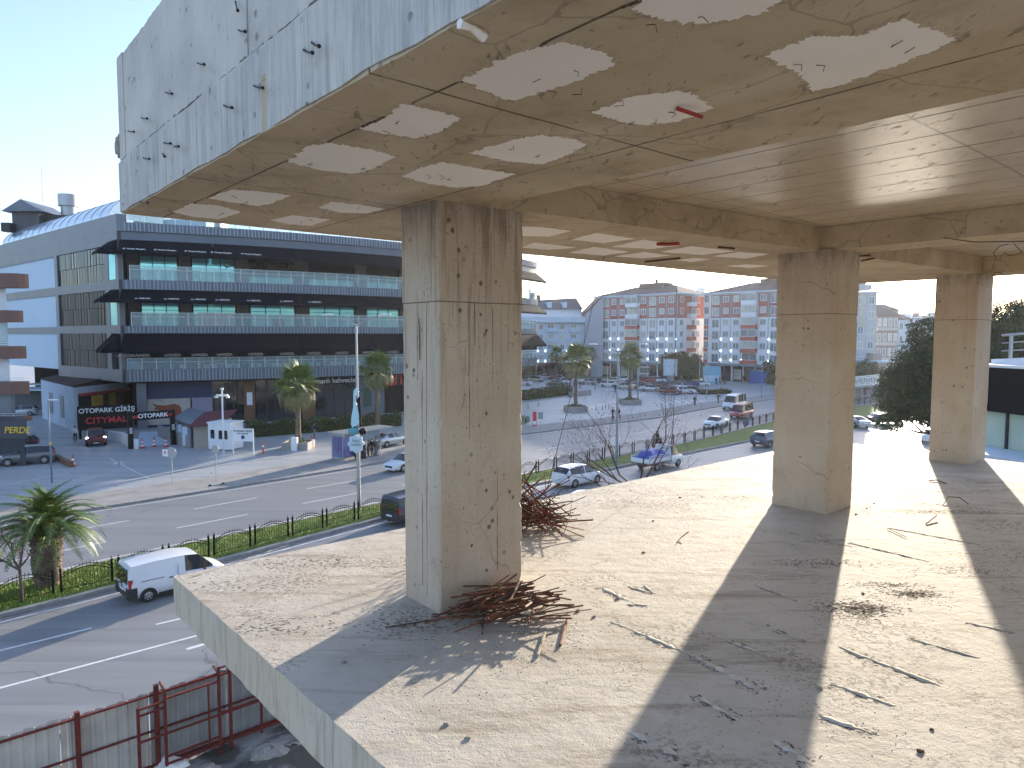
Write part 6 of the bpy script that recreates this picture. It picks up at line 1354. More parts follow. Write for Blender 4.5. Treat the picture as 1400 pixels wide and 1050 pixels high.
# ------------------------------------------------------------------ apartment blocks
REDP = mat('red render',(.40,.12,.095),.8,col2=(.35,.10,.08),scale=.5); GREYP = mat('grey violet render',(.26,.24,.27),.8); BALR = mat('orange red balcony',(.45,.12,.08),.8)
ROOFT = mat('brown roof tiles',(.17,.12,.105),.85,col2=(.13,.09,.08),scale=2); PANE = mat('house window glass',(.12,.16,.19),.1,0,(.28,.32,.33),.35,spec=.8); PANEL_ = mat('lit window glass',(.55,.53,.42),.3,col2=(.30,.33,.32),scale=.6)
GLOW = mat('glowing wall glint',(.9,.95,1),.3,emit=((.75,.95,1.0),2.2)); WFR = M['whitesteel']  # GLOW: added emission imitating light glints on the facades, no lamp there
WM_ = {}
def win_mesh(w,h):
    k=(round(w,2),round(h,2))
    if k not in WM_:
        f=MB(); e=.075; f.box(-w/2-.09,w/2+.09,-.05,.02,-.1,-.005,1); f.box(-w/2-.09,w/2+.09,-.05,.02,h+.005,h+.09,1); f.box(-w/2-.09,-w/2-.004,-.05,.02,-.004,h+.004,1); f.box(w/2+.004,w/2+.09,-.05,.02,-.004,h+.004,1)
        f.box(-w/2,w/2,-.06,.03,0,e); f.box(-w/2,w/2,-.06,.03,h-e,h); f.box(-w/2,-w/2+e,-.06,.03,e,h-e); f.box(w/2-e,w/2,-.06,.03,e,h-e); f.box(-.04,.04,-.05,.03,e,h-e)
        p=MB(); p.box(-w/2+e,w/2-e,-.02,.02,e,h-e); WM_[k]=(f.mesh('window',[WFR,M['palebl']]),[p.mesh('pane',PANE),p.mesh('pane',PANEL_)])
    return WM_[k]
def block(name, label, cat, A_, B_, depth, H, z0=0):
    d=(B_-A_); L=d.length; t=thing(name,label,cat,(A_.x,A_.y,z0),math.atan2(d.y,d.x)); return t, L
def window(t, x, z, w, h, y=-.02, rz=0, X=None):
    f,p=win_mesh(w,h); o=link('window',f,t,(x,y,z) if X is None else X,(0,0,rz)); link('pane',random.choice(p+[p[0]]),o)
def redblock(name,label,A_,B_,depth,n,seed,flip=False):
    random.seed(seed); t,L=block(name,label,'apartment block',A_,B_,depth,0); fh=2.95; gh=4.4; H=gh+n*fh
    q=MB(); q.box(0,L,0,depth,gh,H); q.build('wall',M['white'],t)
    q=MB(); q.box(.3,L-.3,.6,depth,0,gh); q.build('shop_front',M['darkglass'],t)
    q=MB(); q.box(-.3,L+.3,-1.2,.6,gh-.5,gh+.1); q.build('canopy',M['bluegrey'],t)
    for i in range(int(L/3.2)): q=MB(); q.box(i*3.2+.2,i*3.2+.5,.3,.58,0,gh-.5); q.build('shop_pier',M['white'],t)
    for i in range(int(L/3.2)-1):
        if i%2==0: q=MB(); q.box(i*3.2+.8,i*3.2+2.9,.5,.58,.5,3.0); q.build('lit_shop_window',PANEL_,t)
    # upper red cladding
    cols=[]; x=.8; k=0
    while x < L-1.5:
        typ=('bay','win','win','balc','win')[k%5]; w={'bay':3.0,'win':2.9,'balc':4.3}[typ]; cols.append((typ,x,w)); x+=w; k+=1
    for typ,x,w in cols:
        if x+w > L+.3: continue
        if typ!='balc': q=MB(); q.box(x,x+w-.5,-.08,-.004,H-2*fh-.1,H-.25); q.build('red_cladding',REDP,t); q=MB(); q.box(x+w-.5,x+w,-.06,-.003,H-2*fh-.1,H-.25); q.build('grey_cladding',GREYP,t)
        for f in range(n):
            z=gh+f*fh
            if typ=='bay': window(t,x+w/2-.2,z+.35,1.9,2.1,-.10)
            elif typ=='win': window(t,x+w/2-.2,z+.9,1.5,1.45,-.10)
            else:
                q=MB(); q.box(x+.1,x+w-.1,-1.1,0,z,z+.15); q.box(x+.1,x+w-.1,-1.1,-1.02,z+.15,z+1.05); q.box(x+.1,x+.18,-1.02,0,z+.15,z+1.05); q.box(x+w-.18,x+w-.1,-1.02,0,z+.15,z+1.05); o=q.build('balcony',M['white'] if f>=n-2 else BALR,t)
                window(t,x+w/2,z+1.05,w-.4,1.75,-1.06 if random.random()<.6 else -.1)
        if typ!='balc':
            q=MB(); q.box(x+w-.32,x+w-.2,-.12,-.004,gh,H-2*fh-.2); q.build('drain_pipe',M['bluegrey'],t)
            for f in (0,1,2):
                z=gh+f*fh+.35+(f==0)*.6; q=MB(); q.ball((x+w-.05,-.16,z),.16,.10,.28,8,5); q.build('wall_glint',GLOW,t,True)  # added glowing bead standing in for a glint between windows
    # left end bay of balconies
    for f in range(n):
        z=gh+f*fh; q=MB(); q.box(-1.6,0,0.4,3.4,z,z+.15); q.box(-1.6,0,.4,.48,z+.15,z+1.0); q.box(-1.6,-1.52,.48,3.4,z+.15,z+1.0); q.build('balcony',M['white'] if f>=n-2 else BALR,t); window(t,-.8,z+1.0,1.5,1.8,.44)
    # side wall windows on the right end
    for f in range(n):
        z=gh+f*fh
        for j,yy in enumerate((2.2,6.0,9.6)):
            if j==1: q=MB(); q.box(L,L+1.1,yy-1.4,yy+1.4,z,z+.15); q.box(L+1.02,L+1.1,yy-1.4,yy+1.4,z+.15,z+1.0); q.box(L,L+1.02,yy-1.4,yy-1.32,z+.15,z+1.0); q.build('balcony',M['white'] if f>=n-2 else BALR,t)
            window(t,0,0,1.4,1.45,X=(L+.02+(1.0 if j==1 else 0),yy,z+.95),rz=math.pi/2)
    q=MB(); q.box(L+.004,L+.05,.3,depth-1,H-2*fh-.1,H-.25); q.build('red_cladding',REDP,t)
    q=MB(); q.box(-1.9,L+1.2,-.9,depth+.9,H,H+.35); q.build('eaves',M['palebl'],t)
    q=MB(); q.add([(-1.9,-.9,H+.35),(L+1.2,-.9,H+.35),(L+1.2,depth+.9,H+.35),(-1.9,depth+.9,H+.35),(L*.28,depth/2,H+3.0),(L*.78,depth/2,H+3.0)],[(0,1,5,4),(1,2,5),(2,3,4,5),(3,0,4)]); r=q.build('roof',ROOFT,t)
    q=MB(); q.box(L*.40,L*.72,depth*.3,depth*.6,H+1.6,H+3.6); q.build('dormer',ROOFT,r); q=MB(); q.tube([(L*.55,depth*.5,H+3.6),(L*.55,depth*.5,H+4.8)],.4,8); q.build('chimney',M['pier'],r)
    return t
def at_d(px,Y): p=D(px,500,Y); return Vector((p.x,Y,0))
redblock('apartment_block','red and white apartment block left of the gap, with its receding right side wall visible',Vector((24.9,199,0)),Vector((42.0,180,0)),14,6,61)
redblock('apartment_block','red and white apartment block right of the gap, running behind the middle column',Vector((51.0,183,0)),Vector((71.0,161,0)),14,6,62)
# link wing in the gap
t=thing('apartment_wing','pale rear wing seen in the gap between the two red and white blocks','building',at_d(950,206),0); q=MB(); q.box(0,6.5,0,8,0,22.2); q.build('wall',M['muralp'] if False else mat('pinkish grey render',(.40,.38,.42),.8),t)
for f in range(6): q=MB(); q.box(-.05,2.0,-1,0,3+f*2.9,4+f*2.9); q.build('balcony',BALR,t); window(t,3.8,4+f*2.9,1.3,1.4)
q=MB(); q.box(-.3,6.8,-.3,8.3,22.2,22.6); q.build('roof',ROOFT,t); q=MB(); q.box(1,3,2,4,22.6,25.6); q.build('chimney',M['palebl'],t)
# low pale blue apartment house on the left
def lowhouse():
    A_,B_=at_d(712,196),at_d(799,200); t,L=block('apartment_house','pale blue four storey apartment house with a wide flat cornice left of the red blocks','apartment house',A_,B_,14,0); H=15.2
    q=MB(); q.box(0,L,0,14,3.6,H); q.build('wall',M['palebl'],t); q=MB(); q.box(0,L,.3,14,0,3.6); q.build('shop_front',M['darkglass'],t); q=MB(); q.box(-.4,L+.4,-1.4,.3,3.1,3.9); q.build('canopy',mat('dark red canopy',(.14,.05,.06),.7),t)
    q=MB(); q.box(-.5,L+.3,-1.6,14,H,H+1.5); q.build('cornice',M['palebl'],t); q=MB(); q.box(.8,L-.2,2.2,14,H+1.5,H+3.8); q.build('attic_storey',M['white'],t)
    q=MB(); q.add([(0,1.4,H+3.8),(L,1.4,H+3.8),(L,15,H+3.8),(0,15,H+3.8),(L*.35,8,H+6.6),(L,8,H+7.4)],[(0,1,5,4),(1,2,5),(2,3,4,5),(3,0,4)]); r=q.build('roof',mat('grey roof tiles',(.12,.115,.12),.85),t)
    for x in (.48,.72): q=MB(); q.box(L*x-.6,L*x+.6,2.2,5,H+4.1,H+5.9); q.build('dormer',M['palebl'],r)
    for x,h in ((.12,2.2),(.27,3.6),(.36,3.0),(.52,1.4),(.7,1.6)): q=MB(); q.box(L*x-.5,L*x+.5,6,7,H+5,H+5+h); q.build('chimney',M['pier'],r)
    q=MB(); q.tube([(L*.22,6,H+5),(L*.22,6,H+10)],[.35,.25],8); q.build('flue',M['greysteel'],r)
    for f in range(4):
        z=4.2+f*2.85
        for j,x in enumerate((3.6,5.8,8.6,12.0,15.3)):
            if j==2 or j==4: q=MB(); q.box(x-1.3,x+1.3,-1.2,0,z-.2,z); q.box(x-1.3,x+1.3,-1.2,-1.1,z,z+.9); q.build('balcony',M['palebl'],t)
            window(t,x,z+.5,1.2 if j%2 else 1.7,1.5,-.04)
            if f<2: q=MB(); q.ball((x+1.25,-.15,z+.2),.16,.1,.3,8,5); q.build('wall_glint',GLOW,t,True)  # same added bead, a glint of light on the wall
    return t
lowhouse()
t=thing('gable_wing','blank grey gable wall with sloping roof edge left of the first red block','building',at_d(800,198),0); q=MB(); q.add([(0,0,0),(4.9,-1,0),(4.9,18,0),(0,18,0),(0,0,17.5),(4.9,-1,22.6),(4.9,18,22.6),(0,18,17.5)],[(0,1,5,4),(1,2,6,5),(4,5,6,7),(3,0,4,7),(2,3,7,6)]); q.build('wall',mat('grey gable render',(.36,.38,.43),.8),t); q=MB(); q.add([(-.2,-.2,17.6),(5.0,-1.2,22.8),(5.0,18,22.8),(-.2,18,17.6),(-.2,-.2,17.9),(5.0,-1.2,23.1),(5.0,18,23.1),(-.2,18,17.9)],[(0,1,5,4),(4,5,6,7),(3,0,4,7),(1,2,6,5),(2,3,7,6)]); q.build('roof_edge',ROOFT,t)
# pale tower and the houses seen right of the middle column
def simple(name,label,x0,x1,Y,H,depth,wall,rows,cols,roof='flat',rm=None,bands=None,z0=1.0,cat='building',dY=0):
    A_,B_=at_d(x0,Y),at_d(x1,Y+dY); t,L=block(name,label,cat,A_,B_,depth,0); q=MB(); q.box(0,L,0,depth,0,H); q.build('wall',wall,t)
    fh=(H-z0)/rows; cw=L/cols
    for r in range(rows):
        for c in range(cols): window(t,(c+.5)*cw,z0+r*fh+fh*.28,min(1.9,cw*.55),fh*.5)
        if bands: q=MB(); q.box(-.1,L+.1,-.9,-.004,z0+r*fh-.1,z0+r*fh+.75); q.build('balcony_band',bands,t)
    if roof=='hip': q=MB(); q.add([(-.6,-.6,H),(L+.6,-.6,H),(L+.6,depth+.6,H),(-.6,depth+.6,H),(L*.3,depth/2,H+2.4),(L*.7,depth/2,H+2.4)],[(0,1,5,4),(1,2,5),(2,3,4,5),(3,0,4)]); q.build('roof',rm or ROOFT,t)
    else: q=MB(); q.box(-.3,L+.3,-.3,depth+.3,H,H+.4); q.build('roof',rm or M['palebl'],t); q=MB(); q.box(L*.3,L*.6,2,5,H+.4,H+1.9); q.build('roof_hut',wall,t)
    return t
PG=mat('pale grey render',(.50,.50,.50),.8,col2=(.44,.44,.45),scale=.4); BR=mat('brownish render',(.30,.25,.22),.8)
T_=simple('apartment_tower','pale grey tower with tall narrow glazed strips right of the middle column',1140,1195.5,158,21.0,12,PG,6,4,cat='tower')
for x in (3.6,5.8): q=MB(); q.box(x-.5,x+.5,-.12,-.004,13.5,20.6); q.build('glazed_strip',PANEL_,T_)
q=MB(); q.box(5.2,8.4,1,6,21.8,23.0); q.build('penthouse',PG,T_); q=MB(); q.box(6.0,7.6,2,5,23.0,23.8); q.build('cap',PG,T_)
simple('row_house','brownish house with banded balconies right of the pale tower',1197,1226,190,17.0,12,BR,4,4,'hip',bands=PG)
simple('row_house','pale blue house with a brown roof right of the banded house',1226,1243,200,16.0,12,M['palebl'],4,2,'hip')
simple('row_house','white house left of the large evergreen tree',1243,1254,215,16.2,12,M['white'],4,2); simple('row_house','grey brown house above the evergreen tree',1253,1263,240,17.5,12,BR,4,2)
simple('row_house','cream house just left of the farthest column',1262,1285,230,16.0,12,mat('cream render',(.52,.50,.42),.8),4,3)
simple('row_house','far reddish house showing above the banded roofs',1200,1226,250,20.5,12,mat('dull red render',(.30,.18,.15),.8),6,4,'hip'); simple('row_house','far pale house showing above the other roofs',1226,1262,300,19,12,PG,6,4)
simple('row_house','distant pale house behind the tower',1150,1168,260,26,12,PG,6,3); simple('row_house','distant house beyond the farthest column',1300,1352,330,29,14,PG,5,6)
simple('row_house','far grey block behind the row above the evergreen tree',1262,1300,340,21,14,PG,7,5); 
simple('retaining_block','low brown retaining building behind the footbridge',1188,1228,150,5.8,8,BR,1,4)
simple('row_house','far pale house at the end of the side street behind the mall',716,735,300,14,12,PG,4,3)
tag(None,None) if False else None
# hills on the horizon
q=MB(); n=60; vs=[]
for i in range(n+1):
    a=R(-60+120*i/n); h=22+9*math.sin(i*.5)+7*math.sin(i*1.3+1)+random.uniform(0,3); x,y=math.sin(a)*3300,math.cos(a)*3300; vs+=[(x,y,0),(x*1.05,y*1.05,max(12,h)),(x*1.25,y*1.25,0)]
q.add(vs,[(i*3+k,(i+1)*3+k,(i+1)*3+k+1,i*3+k+1) for i in range(n) for k in range(2)]); tag(q.build('hills',mat('far hills',(.07,.09,.06),.9,col2=(.12,.12,.10),scale=.01),None,True),kind='structure')
# streets beyond the blocks: far house rows hidden behind columns still cast their shade
simple('apartment_block','long pale apartment block hidden mostly behind the middle column',1085,1142,165,26,14,PG,7,6,'hip')

# ------------------------------------------------------------------ annex, entrance, booths
def quadbox(name,m,pts,z0,z1,parent): q=MB(); q.prism([(p.x,p.y) for p in pts],z0,z1); return q.build(name,m if not isinstance(m,str) else M[m],parent)
a0,a1=G(103,591),G(58,571); b1=G(175,577); dd=(b1-a0).normalized(); ls=(a1-a0)
t=thing('annex_building','low white annex with a dark brown roof and red shop strip beside the mall','building',(0,0,0))
P_=[a0,b1,b1+ls,a0+ls]; quadbox('wall',mat('annex blue white',(.50,.58,.66),.8,col2=(.42,.50,.58),scale=.4),P_,0,5.4,t)
q=MB(); e=[p.copy() for p in P_]; q.add([(e[0].x,e[0].y,5.6),(e[1].x,e[1].y,6.7),(e[2].x,e[2].y,6.7),(e[3].x,e[3].y,5.6),(e[0].x,e[0].y,5.41),(e[1].x,e[1].y,5.41),(e[2].x,e[2].y,5.41),(e[3].x,e[3].y,5.41)],[(0,1,2,3),(4,5,1,0),(7,4,0,3),(5,6,2,1),(6,7,3,2)]); q.build('roof',mat('dark brown roof',(.045,.022,.018),.8),t)
n_=Vector((dd.y,-dd.x,0)); n_=n_ if n_.y<0 else -n_
def onwall(s0,s1,z0,z1,off,m,name,par=None): 
    a,b=a0+dd*s0,a0+dd*s1; return quadbox(name,m,[a+n_*off,b+n_*off,b+n_*.01,a+n_*.01],z0,z1,par or t)
LW=(b1-a0).length
onwall(.7,LW-.1,2.3,4.6,.12,'darkglass','shop_strip'); onwall(.7,LW-.1,4.3,4.62,.5,PT['red'],'red_awning'); onwall(2.9,5.0,2.4,4.2,.16,mat('yellow panel',(.42,.27,.03),.6),'yellow_panel'); onwall(6.2,7.4,2.4,4.2,.16,mat('yellow panel b',(.42,.27,.03),.6),'yellow_panel'); onwall(.7,2.6,2.3,2.7,.16,mat('yellow panel c',(.42,.27,.03),.6),'yellow_panel')
for k in (.28,.62): 
    c=a0+ls*k; c2_=a0+ls*(k+.1); nn=Vector((-ls.y,ls.x,0)).normalized(); nn = nn if nn.x<0 else -nn; quadbox('side_door',M['clad2'],[c+nn*.05,c2_+nn*.05,c2_,c],1.2,4.0,t)
# entrance board and gantry
g0,g1=G(107,601),G(178,596); d=(g1-g0).normalized(); n2=Vector((d.y,-d.x,0)); n2=n2 if n2.y<0 else -n2
t=thing('entrance_board','black parking entrance board with white and red lettering above the dark red suv','sign',(0,0,0))
q=MB(); q.prism([(v.x,v.y) for v in (g0,g1,g1-n2*.3,g0-n2*.3)],1.0,3.7); q.build('board',M['black'],t)
for k in (.02,.98): p=g0.lerp(g1,k); q=MB(); q.box(p.x-.1,p.x+.1,p.y+.1,p.y+.3,0,1.0); q.build('leg',M['black'],t)
c=g0.lerp(g1,.57)+n2*.03; text('OTOPARK GİRİŞ',.72,TW,t,(c.x,c.y,3.15),d,(0,0,1),.03); c=g0.lerp(g1,.60)+n2*.03; text('CITYMALL',.98,M['text_r'],t,(c.x,c.y,2.0),d,(0,0,1),.03,space=1.05)
p0,p1=G(180,614),G(238,608); d=(p1-p0).normalized(); n2=Vector((d.y,-d.x,0)); n2=n2 if n2.y<0 else -n2
t=thing('entrance_gantry','black gantry frame over the parking ramp reading OTOPARK','gantry',(0,0,0))
for p in (p0,p1): q=MB(); q.prism([(v.x,v.y) for v in (p-d*.22,p+d*.22,p+d*.22-n2*.4,p-d*.22-n2*.4)],0,2.9); q.build('post',M['black'],t); c=p+n2*.02; text('IIIIII',.42,TW,t,(c.x,c.y,1.9),(0,0,1),(-d.x,-d.y,0),.02)
q=MB(); a,b=p0-d*.22,p1+d*.22; q.prism([(v.x,v.y) for v in (a,b,b-n2*.4,a-n2*.4)],2.9,3.75); q.build('beam',M['black'],t); c=p0.lerp(p1,.52)+n2*.02; text('OTOPARK',.62,TW,t,(c.x,c.y,3.3),d,(0,0,1),.03)
for k in (.12,.9): c=p0.lerp(p1,k)+n2*.02; text('◄ ►',.34,M['text_r'],t,(c.x,c.y,3.25),d,(0,0,1),.02)
def wallseg2(pts,h,m,name,label,th=.18):
    q=MB()
    for a,b in zip(pts[:-1],pts[1:]):
        dd_=(b-a).normalized(); s=Vector((-dd_.y,dd_.x,0))*th; ha,hb=(h if isinstance(h,(int,float)) else h[0]),(h if isinstance(h,(int,float)) else h[1]); q.prism([(v.x,v.y) for v in (a-s,b-s,b+s,a+s)],0,ha)
    return tag(q.build(name,M[m]),label,'wall')
wallseg2([G(150,601),G(168,604),G(181,612),G(187,614)],1.0,'white','ramp_wall','low white curved ramp wall left of the gantry'); wallseg2([G(218,596),G(236,605),G(262,612),G(267,606)],1.25,'kerb','ramp_wall','low grey ramp wall beside the dark red roofed booth'); wallseg2([G(40,612),G(66,622),G(98,639)],.45,'brown','kerb_wall','low brown kerb wall beside the dark grey suv')
tag(poly_sheet('parking_ramp',W((183,612),(232,608),(225,590),(192,590)),.02,M['palebl']),kind='structure')
# grey booths with dark roofs
def booth(pts,h,wm,rm,label,name='booth',over=.4,slope=.3,doors=0):
    t=thing(name,label,'booth',(0,0,0)); q=MB(); q.prism([(p.x,p.y) for p in pts],0,h); q.build('wall',wm,t); c=sum(pts,Vector())/len(pts); e=[c+(p-c)*(1+over/ (p-c).length) for p in pts]
    q=MB(); q.add([(e[i].x,e[i].y,h+.01+(slope if i in (2,3) else 0)) for i in range(4)]+[(e[i].x,e[i].y,h+.16+(slope if i in (2,3) else 0)) for i in range(4)],[(3,2,1,0),(4,5,6,7),(0,1,5,4),(1,2,6,5),(2,3,7,6),(3,0,4,7)]); q.build('roof',rm,t); return t
pa,pb=G(242,604),G(262,613); back=(G(264,588)-G(242,604)); tb_=booth([pa,pb,pb+back*.8,pa+back*.8],2.5,M['clad2'],M['bluegrey'],'grey booth with a flat grey roof behind the right gantry post')
for k in (.3,.7): c=pa.lerp(pb,k); q=MB(); q.box(c.x-.35,c.x+.35,c.y-.25,c.y-.1,.1,2.1); q.build('door',M['palebl'],tb_)
pa,pb=G(265,613),G(300,608); back=Vector((-.6,5,0)); tb_=booth([pa,pb,pb+back,pa+back],2.3,mat('cream booth',(.42,.40,.34),.7),mat('maroon roof',(.13,.03,.04),.7),'cream booth under a wide maroon roof beside the guard cabin','booth',1.1,.7)
p=G(305,616); t=thing('guard_cabin','small white guard cabin with a dark window','cabin',(p.x,p.y,0),R(-14)); q=MB(); q.box(-1.7,.9,0,2.1,.1,2.75); q.build('wall',M['white'],t); q=MB(); q.box(-1.8,1.0,-.1,2.2,2.75,2.87); q.build('roof',M['white'],t)
q=MB(); q.box(-.45,.55,-.03,0.0,1.15,2.05); w=q.build('window',M['darkglass'],t); q=MB(); q.box(.03,.07,-.05,-.03,1.15,2.05); q.build('frame',M['white'],w); q=MB(); q.box(-1.4,-.95,-.03,0,1.2,2.1); q.build('window',M['darkglass'],t)
# utility sheds behind the annex
for x,y,w,h,lb in ((20,560,14,3.2,'long flat canopy roof behind the annex at the left'),(52,548,9,3.0,'low shed behind the annex'),):
    p=G(x,y); t=thing('shed',lb,'shed',(p.x,p.y,0)); q=MB(); q.box(0,w,0,.3,0,h); q.build('wall',M['pier'],t); q=MB(); q.box(-.5,w+.5,-3,3,h,h+.2); q.build('roof',M['palebl'],t)
# left apartment with brown rounded balconies
t=thing('apartment_block','narrow apartment block with rounded brown balconies cut by the left picture edge','apartment block',(0,0,0)); Yb=66
xl=D(-60,500,Yb).x; zz2=lambda y: CAMZ-(y-458)*Yb/960
xr_=D(8,400,Yb).x; q=MB(); q.prism([(xl-4,Yb),(xr_,Yb),(xr_*1.2-.5,Yb*1.2),(xl*1.2-6,Yb*1.2)],0,zz2(392)); q.build('wall',M['white'],t)
def bal(x1,y0,y1): 
    q=MB(); xr=D(x1,400,Yb-1).x; pts=[(xl-3,Yb-.002),(xl-3,Yb-1.3),(xr-.9,Yb-1.3),(xr-.3,Yb-1.05),(xr,Yb-.5),(xr,Yb-.002)]; q.prism(pts,zz2(y1),zz2(y0)); return q.build('balcony',mat('brown balcony',(.17,.085,.06),.6),t)
bal(30,376,395); 
for x1,y0,y1 in ((20,425,441),(22,473,490),(24,521,538),(26,569,575)):
    b_=bal(x1,y0,y1); q=MB(); xr=D(x1,400,Yb-1).x
    for z in (.15,.35): q.tube([(xl-3,Yb-1.25,zz2(y0)+z),(xr-.9,Yb-1.25,zz2(y0)+z),(xr-.1,Yb-.5,zz2(y0)+z)],.02,4)
    for i in range(8): q.tube([(xr-.9-i*.8,Yb-1.25,zz2(y0)),(xr-.9-i*.8,Yb-1.25,zz2(y0)+.35)],.015,4)
    q.build('handrail',M['whitesteel'],b_)
q=MB(); q.box(D(-2,400,Yb).x,D(18,400,Yb).x,Yb-1.15,Yb-1.05,zz2(473),zz2(441.5)); q.build('balcony_glass',M['railglass'],t)
q=MB(); q.box(xl-3,D(21,540,Yb).x,Yb-.6,Yb-.1,zz2(568.9),zz2(538.2)); q.build('glazed_bay',M['clad2'],t)
Ys=62; z3=lambda y: CAMZ-(y-458)*Ys/960
t2=thing('shop_awning','dark shop front box with yellow curtain shop lettering at the left picture edge','shop sign',(0,0,0)); q=MB(); q.prism([(D(-60,500,Ys).x,Ys),(D(37,590,Ys).x,Ys),(D(37,590,Ys).x*1.06,Ys*1.05),(D(-60,500,Ys).x*1.05,Ys*1.05)],z3(600),z3(575)); q.build('box',mat('dark sign box',(.05,.05,.06),.6),t2)
q=MB(); q.prism([(D(-60,500,Ys).x,Ys+.3),(D(30,590,Ys).x,Ys+.3),(D(30,590,Ys).x*1.05,Ys*1.045),(D(-60,500,Ys).x*1.05,Ys*1.045)],0,z3(600)-.004); q.build('shop_window',M['darkglass'],t2); text('PERDE',.80,M['text_y'],t2,(D(23,589,Ys-.02).x,Ys-.02,z3(589)),(1,0,0),(0,0,1),.03,shear=.2)

# ------------------------------------------------------------------ hoarding in front of the site
TZ=2.3; H0=G(-60,1028,TZ); H1=G(310,914,TZ); hd_=(H1-H0).normalized(); HL=60; hn=Vector((hd_.y,-hd_.x,0)); hn = hn if hn.y<0 else -hn   # towards the camera
HB=H0-hd_*6
t=thing('site_hoarding','corrugated metal site hoarding on rusty red frames along the road','hoarding',(0,0,0))
def sheets(s0,s1,off,z0,z1,m):
    q=MB(); per=.25; vs=[]; s=s0; i=0; prof=((0,0),(.13,0),(.16,.035),(.22,.035))
    while s < s1:
        for ds,o in prof: vs.append(HB+hd_*(s+ds)+hn*(off+o))
        s+=per
    n=len(vs); q.add([(v.x,v.y,z0) for v in vs]+[(v.x,v.y,z1+.02*math.sin(i*.7)) for i,v in enumerate(vs)],[(i,i+1,n+i+1,n+i) for i in range(n-1)]); q.build('corrugated_sheet',m,t)
for k in range(28):
    sheets(k*2.0,k*2.0+1.95,-.02 if k%2 else -.05,.1,TZ+random.uniform(-.03,.05),random.choice([M['sheet'],mat('sheet b',(.40,.405,.39),.5,.2,(.33,.335,.32),1.5)]))
def hbar(s0,s1,z0,z1,off=.06,r=.035,name='frame_rail',pp=None):
    q=MB(); a=HB+hd_*s0+hn*off; b=HB+hd_*s1+hn*off; a.z=z0; b.z=z1; d=(b-a).normalized(); s_=hn*r; u=d.cross(hn).normalized()*r; vs=[a-s_-u,a+s_-u,a+s_+u,a-s_+u,b-s_-u,b+s_-u,b+s_+u,b-s_+u]; q.add(vs,[(3,2,1,0),(4,5,6,7),(0,1,5,4),(1,2,6,5),(2,3,7,6),(3,0,4,7)]); return q.build(name,M['redframe'],pp or t)
def hs(px,z=TZ,off=0):                   # s along the hoarding seen in photo column px
    best=min((abs(projx(HB+hd_*(i*.02)+Vector((0,0,z)))-px),i*.02) for i in range(2200)); return best[1]
hbar(0,HL,TZ-.07,TZ-.07,.05,.025); hbar(0,HL,1.25,1.25,.05,.022); hbar(0,HL,.30,.30,.05,.03)
for px,h,r in ((98,2.42,.055),(208,2.50,.055)): s=hs(px); hbar(s,s,0,h,.10,r,'post')
# the leaning gate frames in front
s1,s2,s3,s4,s5=hs(178),hs(214),hs(288),hs(303),hs(345)
gt=thing('site_gate','rusty red welded gate frame standing against the hoarding','gate',(0,0,0))
def gbar(*a,**k): return hbar(*a,**k,pp=gt)
for s,h in ((s1,2.18),(s2,2.46),(s3,2.62),(s4,2.58)): gbar(s,s,.05,h,off=.42,r=.035,name='upright')
for a,b,z in ((s1,s2,2.12),(s1,s3+2.0,1.25),(s1,s2,1.95),(s2,s3,2.42),(s2,s3,2.2),(s3,s4+1.2,2.58),(s3,s4+1.8,2.38),(s2,s5+3,.42),(s3,s5+3,1.3),(s2,s3,.62)): gbar(a,b,z,z+.02,off=.42,r=.024,name='rail')
gbar(s2+1.1,s2+1.1,.4,2.2,off=.42,r=.022,name='upright'); gbar(s5,s5,.3,1.6,off=.42,r=.03,name='upright')
for s in (s2,s3): q=MB(); a=HB+hd_*s+hn*.42; b=HB+hd_*s+hn*.02; a.z=2.44; b.z=2.50; q.tube([a,b],.04,6); q.build('hinge_bar',M['rust'],gt)
p=G(232,1049); 
for i,(x,y,s,lb) in enumerate(((232,1046,.45,'white foam block fragment at the bottom edge below the gate'),(372,1030,.55,'pale rubble slab beside the hoarding foot'),(400,1024,.35,'rubble lump right of the pale slab'),(286,1052,.3,'small pale rubble piece at the bottom edge'),(60,1052,.5,'timber plank end at the bottom left corner'))):
    q=MB(); p=G(x,y,.25); q.ball(p,s,s*.7,s*.4,8,6,0,.25); tag(q.build('rubble_lump',M['foam'] if i==0 else M['rubble']),lb,'rubble')

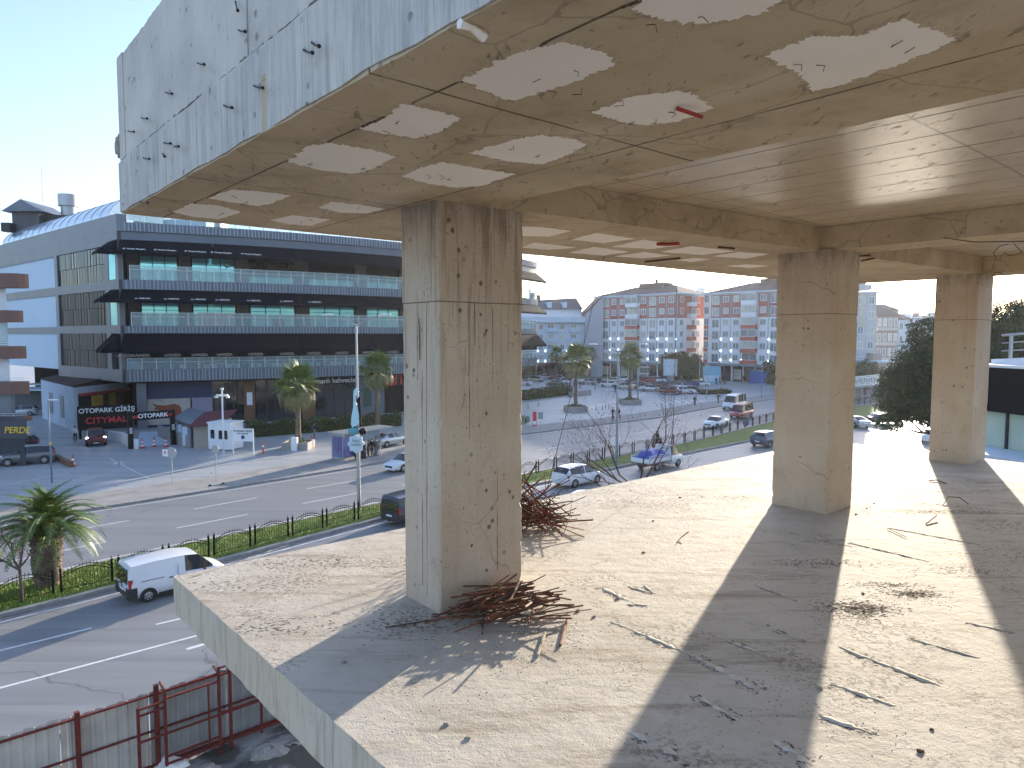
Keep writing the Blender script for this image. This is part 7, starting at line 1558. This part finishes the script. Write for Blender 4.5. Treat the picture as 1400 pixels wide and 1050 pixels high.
# ------------------------------------------------------------------ dark terrace building at the right edge
def rightbuilding():
    A_=D(1330,600,24); B_=D(1470,600,20.5); A_.z=B_.z=0; t,L=block('panel_building','dark panelled building with a railed terrace roof and green glass at the right edge','building',A_,B_,9,0)
    zt=10.72; q=MB(); q.box(0,L,0,9,9.15,zt-.09); q.build('dark_panel',mat('charcoal panels',(.020,.019,.018),.75,spec=.15),t)
    for z in (9.6,10.1): q=MB(); q.box(0,L,-.012,-.002,z,z+.02); q.build('panel_joint',M['black'],t)
    q=MB(); q.box(-.2,L+.2,-.15,9.2,zt-.09,zt+.0); q.build('coping',M['white'],t); q=MB(); q.add([(0,.6,zt+.001),(L,.6,zt+.001),(L,9,zt+.001),(0,9,zt+.001),(0,.6,zt+.15),(L,.6,zt+.42),(L,9,zt+.42),(0,9,zt+.15)],[(0,1,5,4),(4,5,6,7),(1,2,6,5),(3,0,4,7)]); q.build('terrace_slab',M['white'],t)
    q=MB(); q.box(0,L,.25,.33,7.2,9.14); gw=q.build('glass_wall',mat('greenish glass',(.42,.52,.42),.12,0,(.55,.62,.50),.5,spec=.8),t)
    for x in (1.1,2.05,3.0,4.0): q=MB(); q.box(x-.04,x+.04,.18,.248,7.2,9.14); q.build('mullion',M['trim'],gw)
    q=MB(); q.box(0,L,.34,9,5,9.14); q.build('core',M['pier'],t); q=MB(); q.box(-.3,L+.3,-1.4,.2,0,7.95); q.build('plinth',M['palebl'],t)
    q=MB()
    for z in (.28,.55,.82): q.tube([(0,1.0,zt+.15+z),(L,1.0,zt+.42+z)],.022 if z<.8 else .045,6)
    for i in range(6): x=.35+i*1.1; q.box(x-.04,x+.04,.96,1.04,zt+.16+.05*x,zt+1.0+.06*x)
    q.build('railing',M['greysteel'],t)
rightbuilding()
# ------------------------------------------------------------------ air
hz, ht, hb = nt('haze air'); N = ht.nodes; L = ht.links
for n in list(N): N.remove(n)
out = N.new('ShaderNodeOutputMaterial'); pv = N.new('ShaderNodeVolumePrincipled'); pv.inputs['Color'].default_value = (.92,.95,1,1); pv.inputs['Density'].default_value = .00015; pv.inputs['Anisotropy'].default_value = .55
L.new(pv.outputs[0], out.inputs['Volume'])
q = MB(); q.box(-4500,4500,-700,7200,-1.5,46); o = q.build('haze', hz); tag(o, 'thin pale winter haze in the air', 'haze', kind='stuff')
SC.cycles.volume_bounces = 0; SC.cycles.volume_step_rate = 5
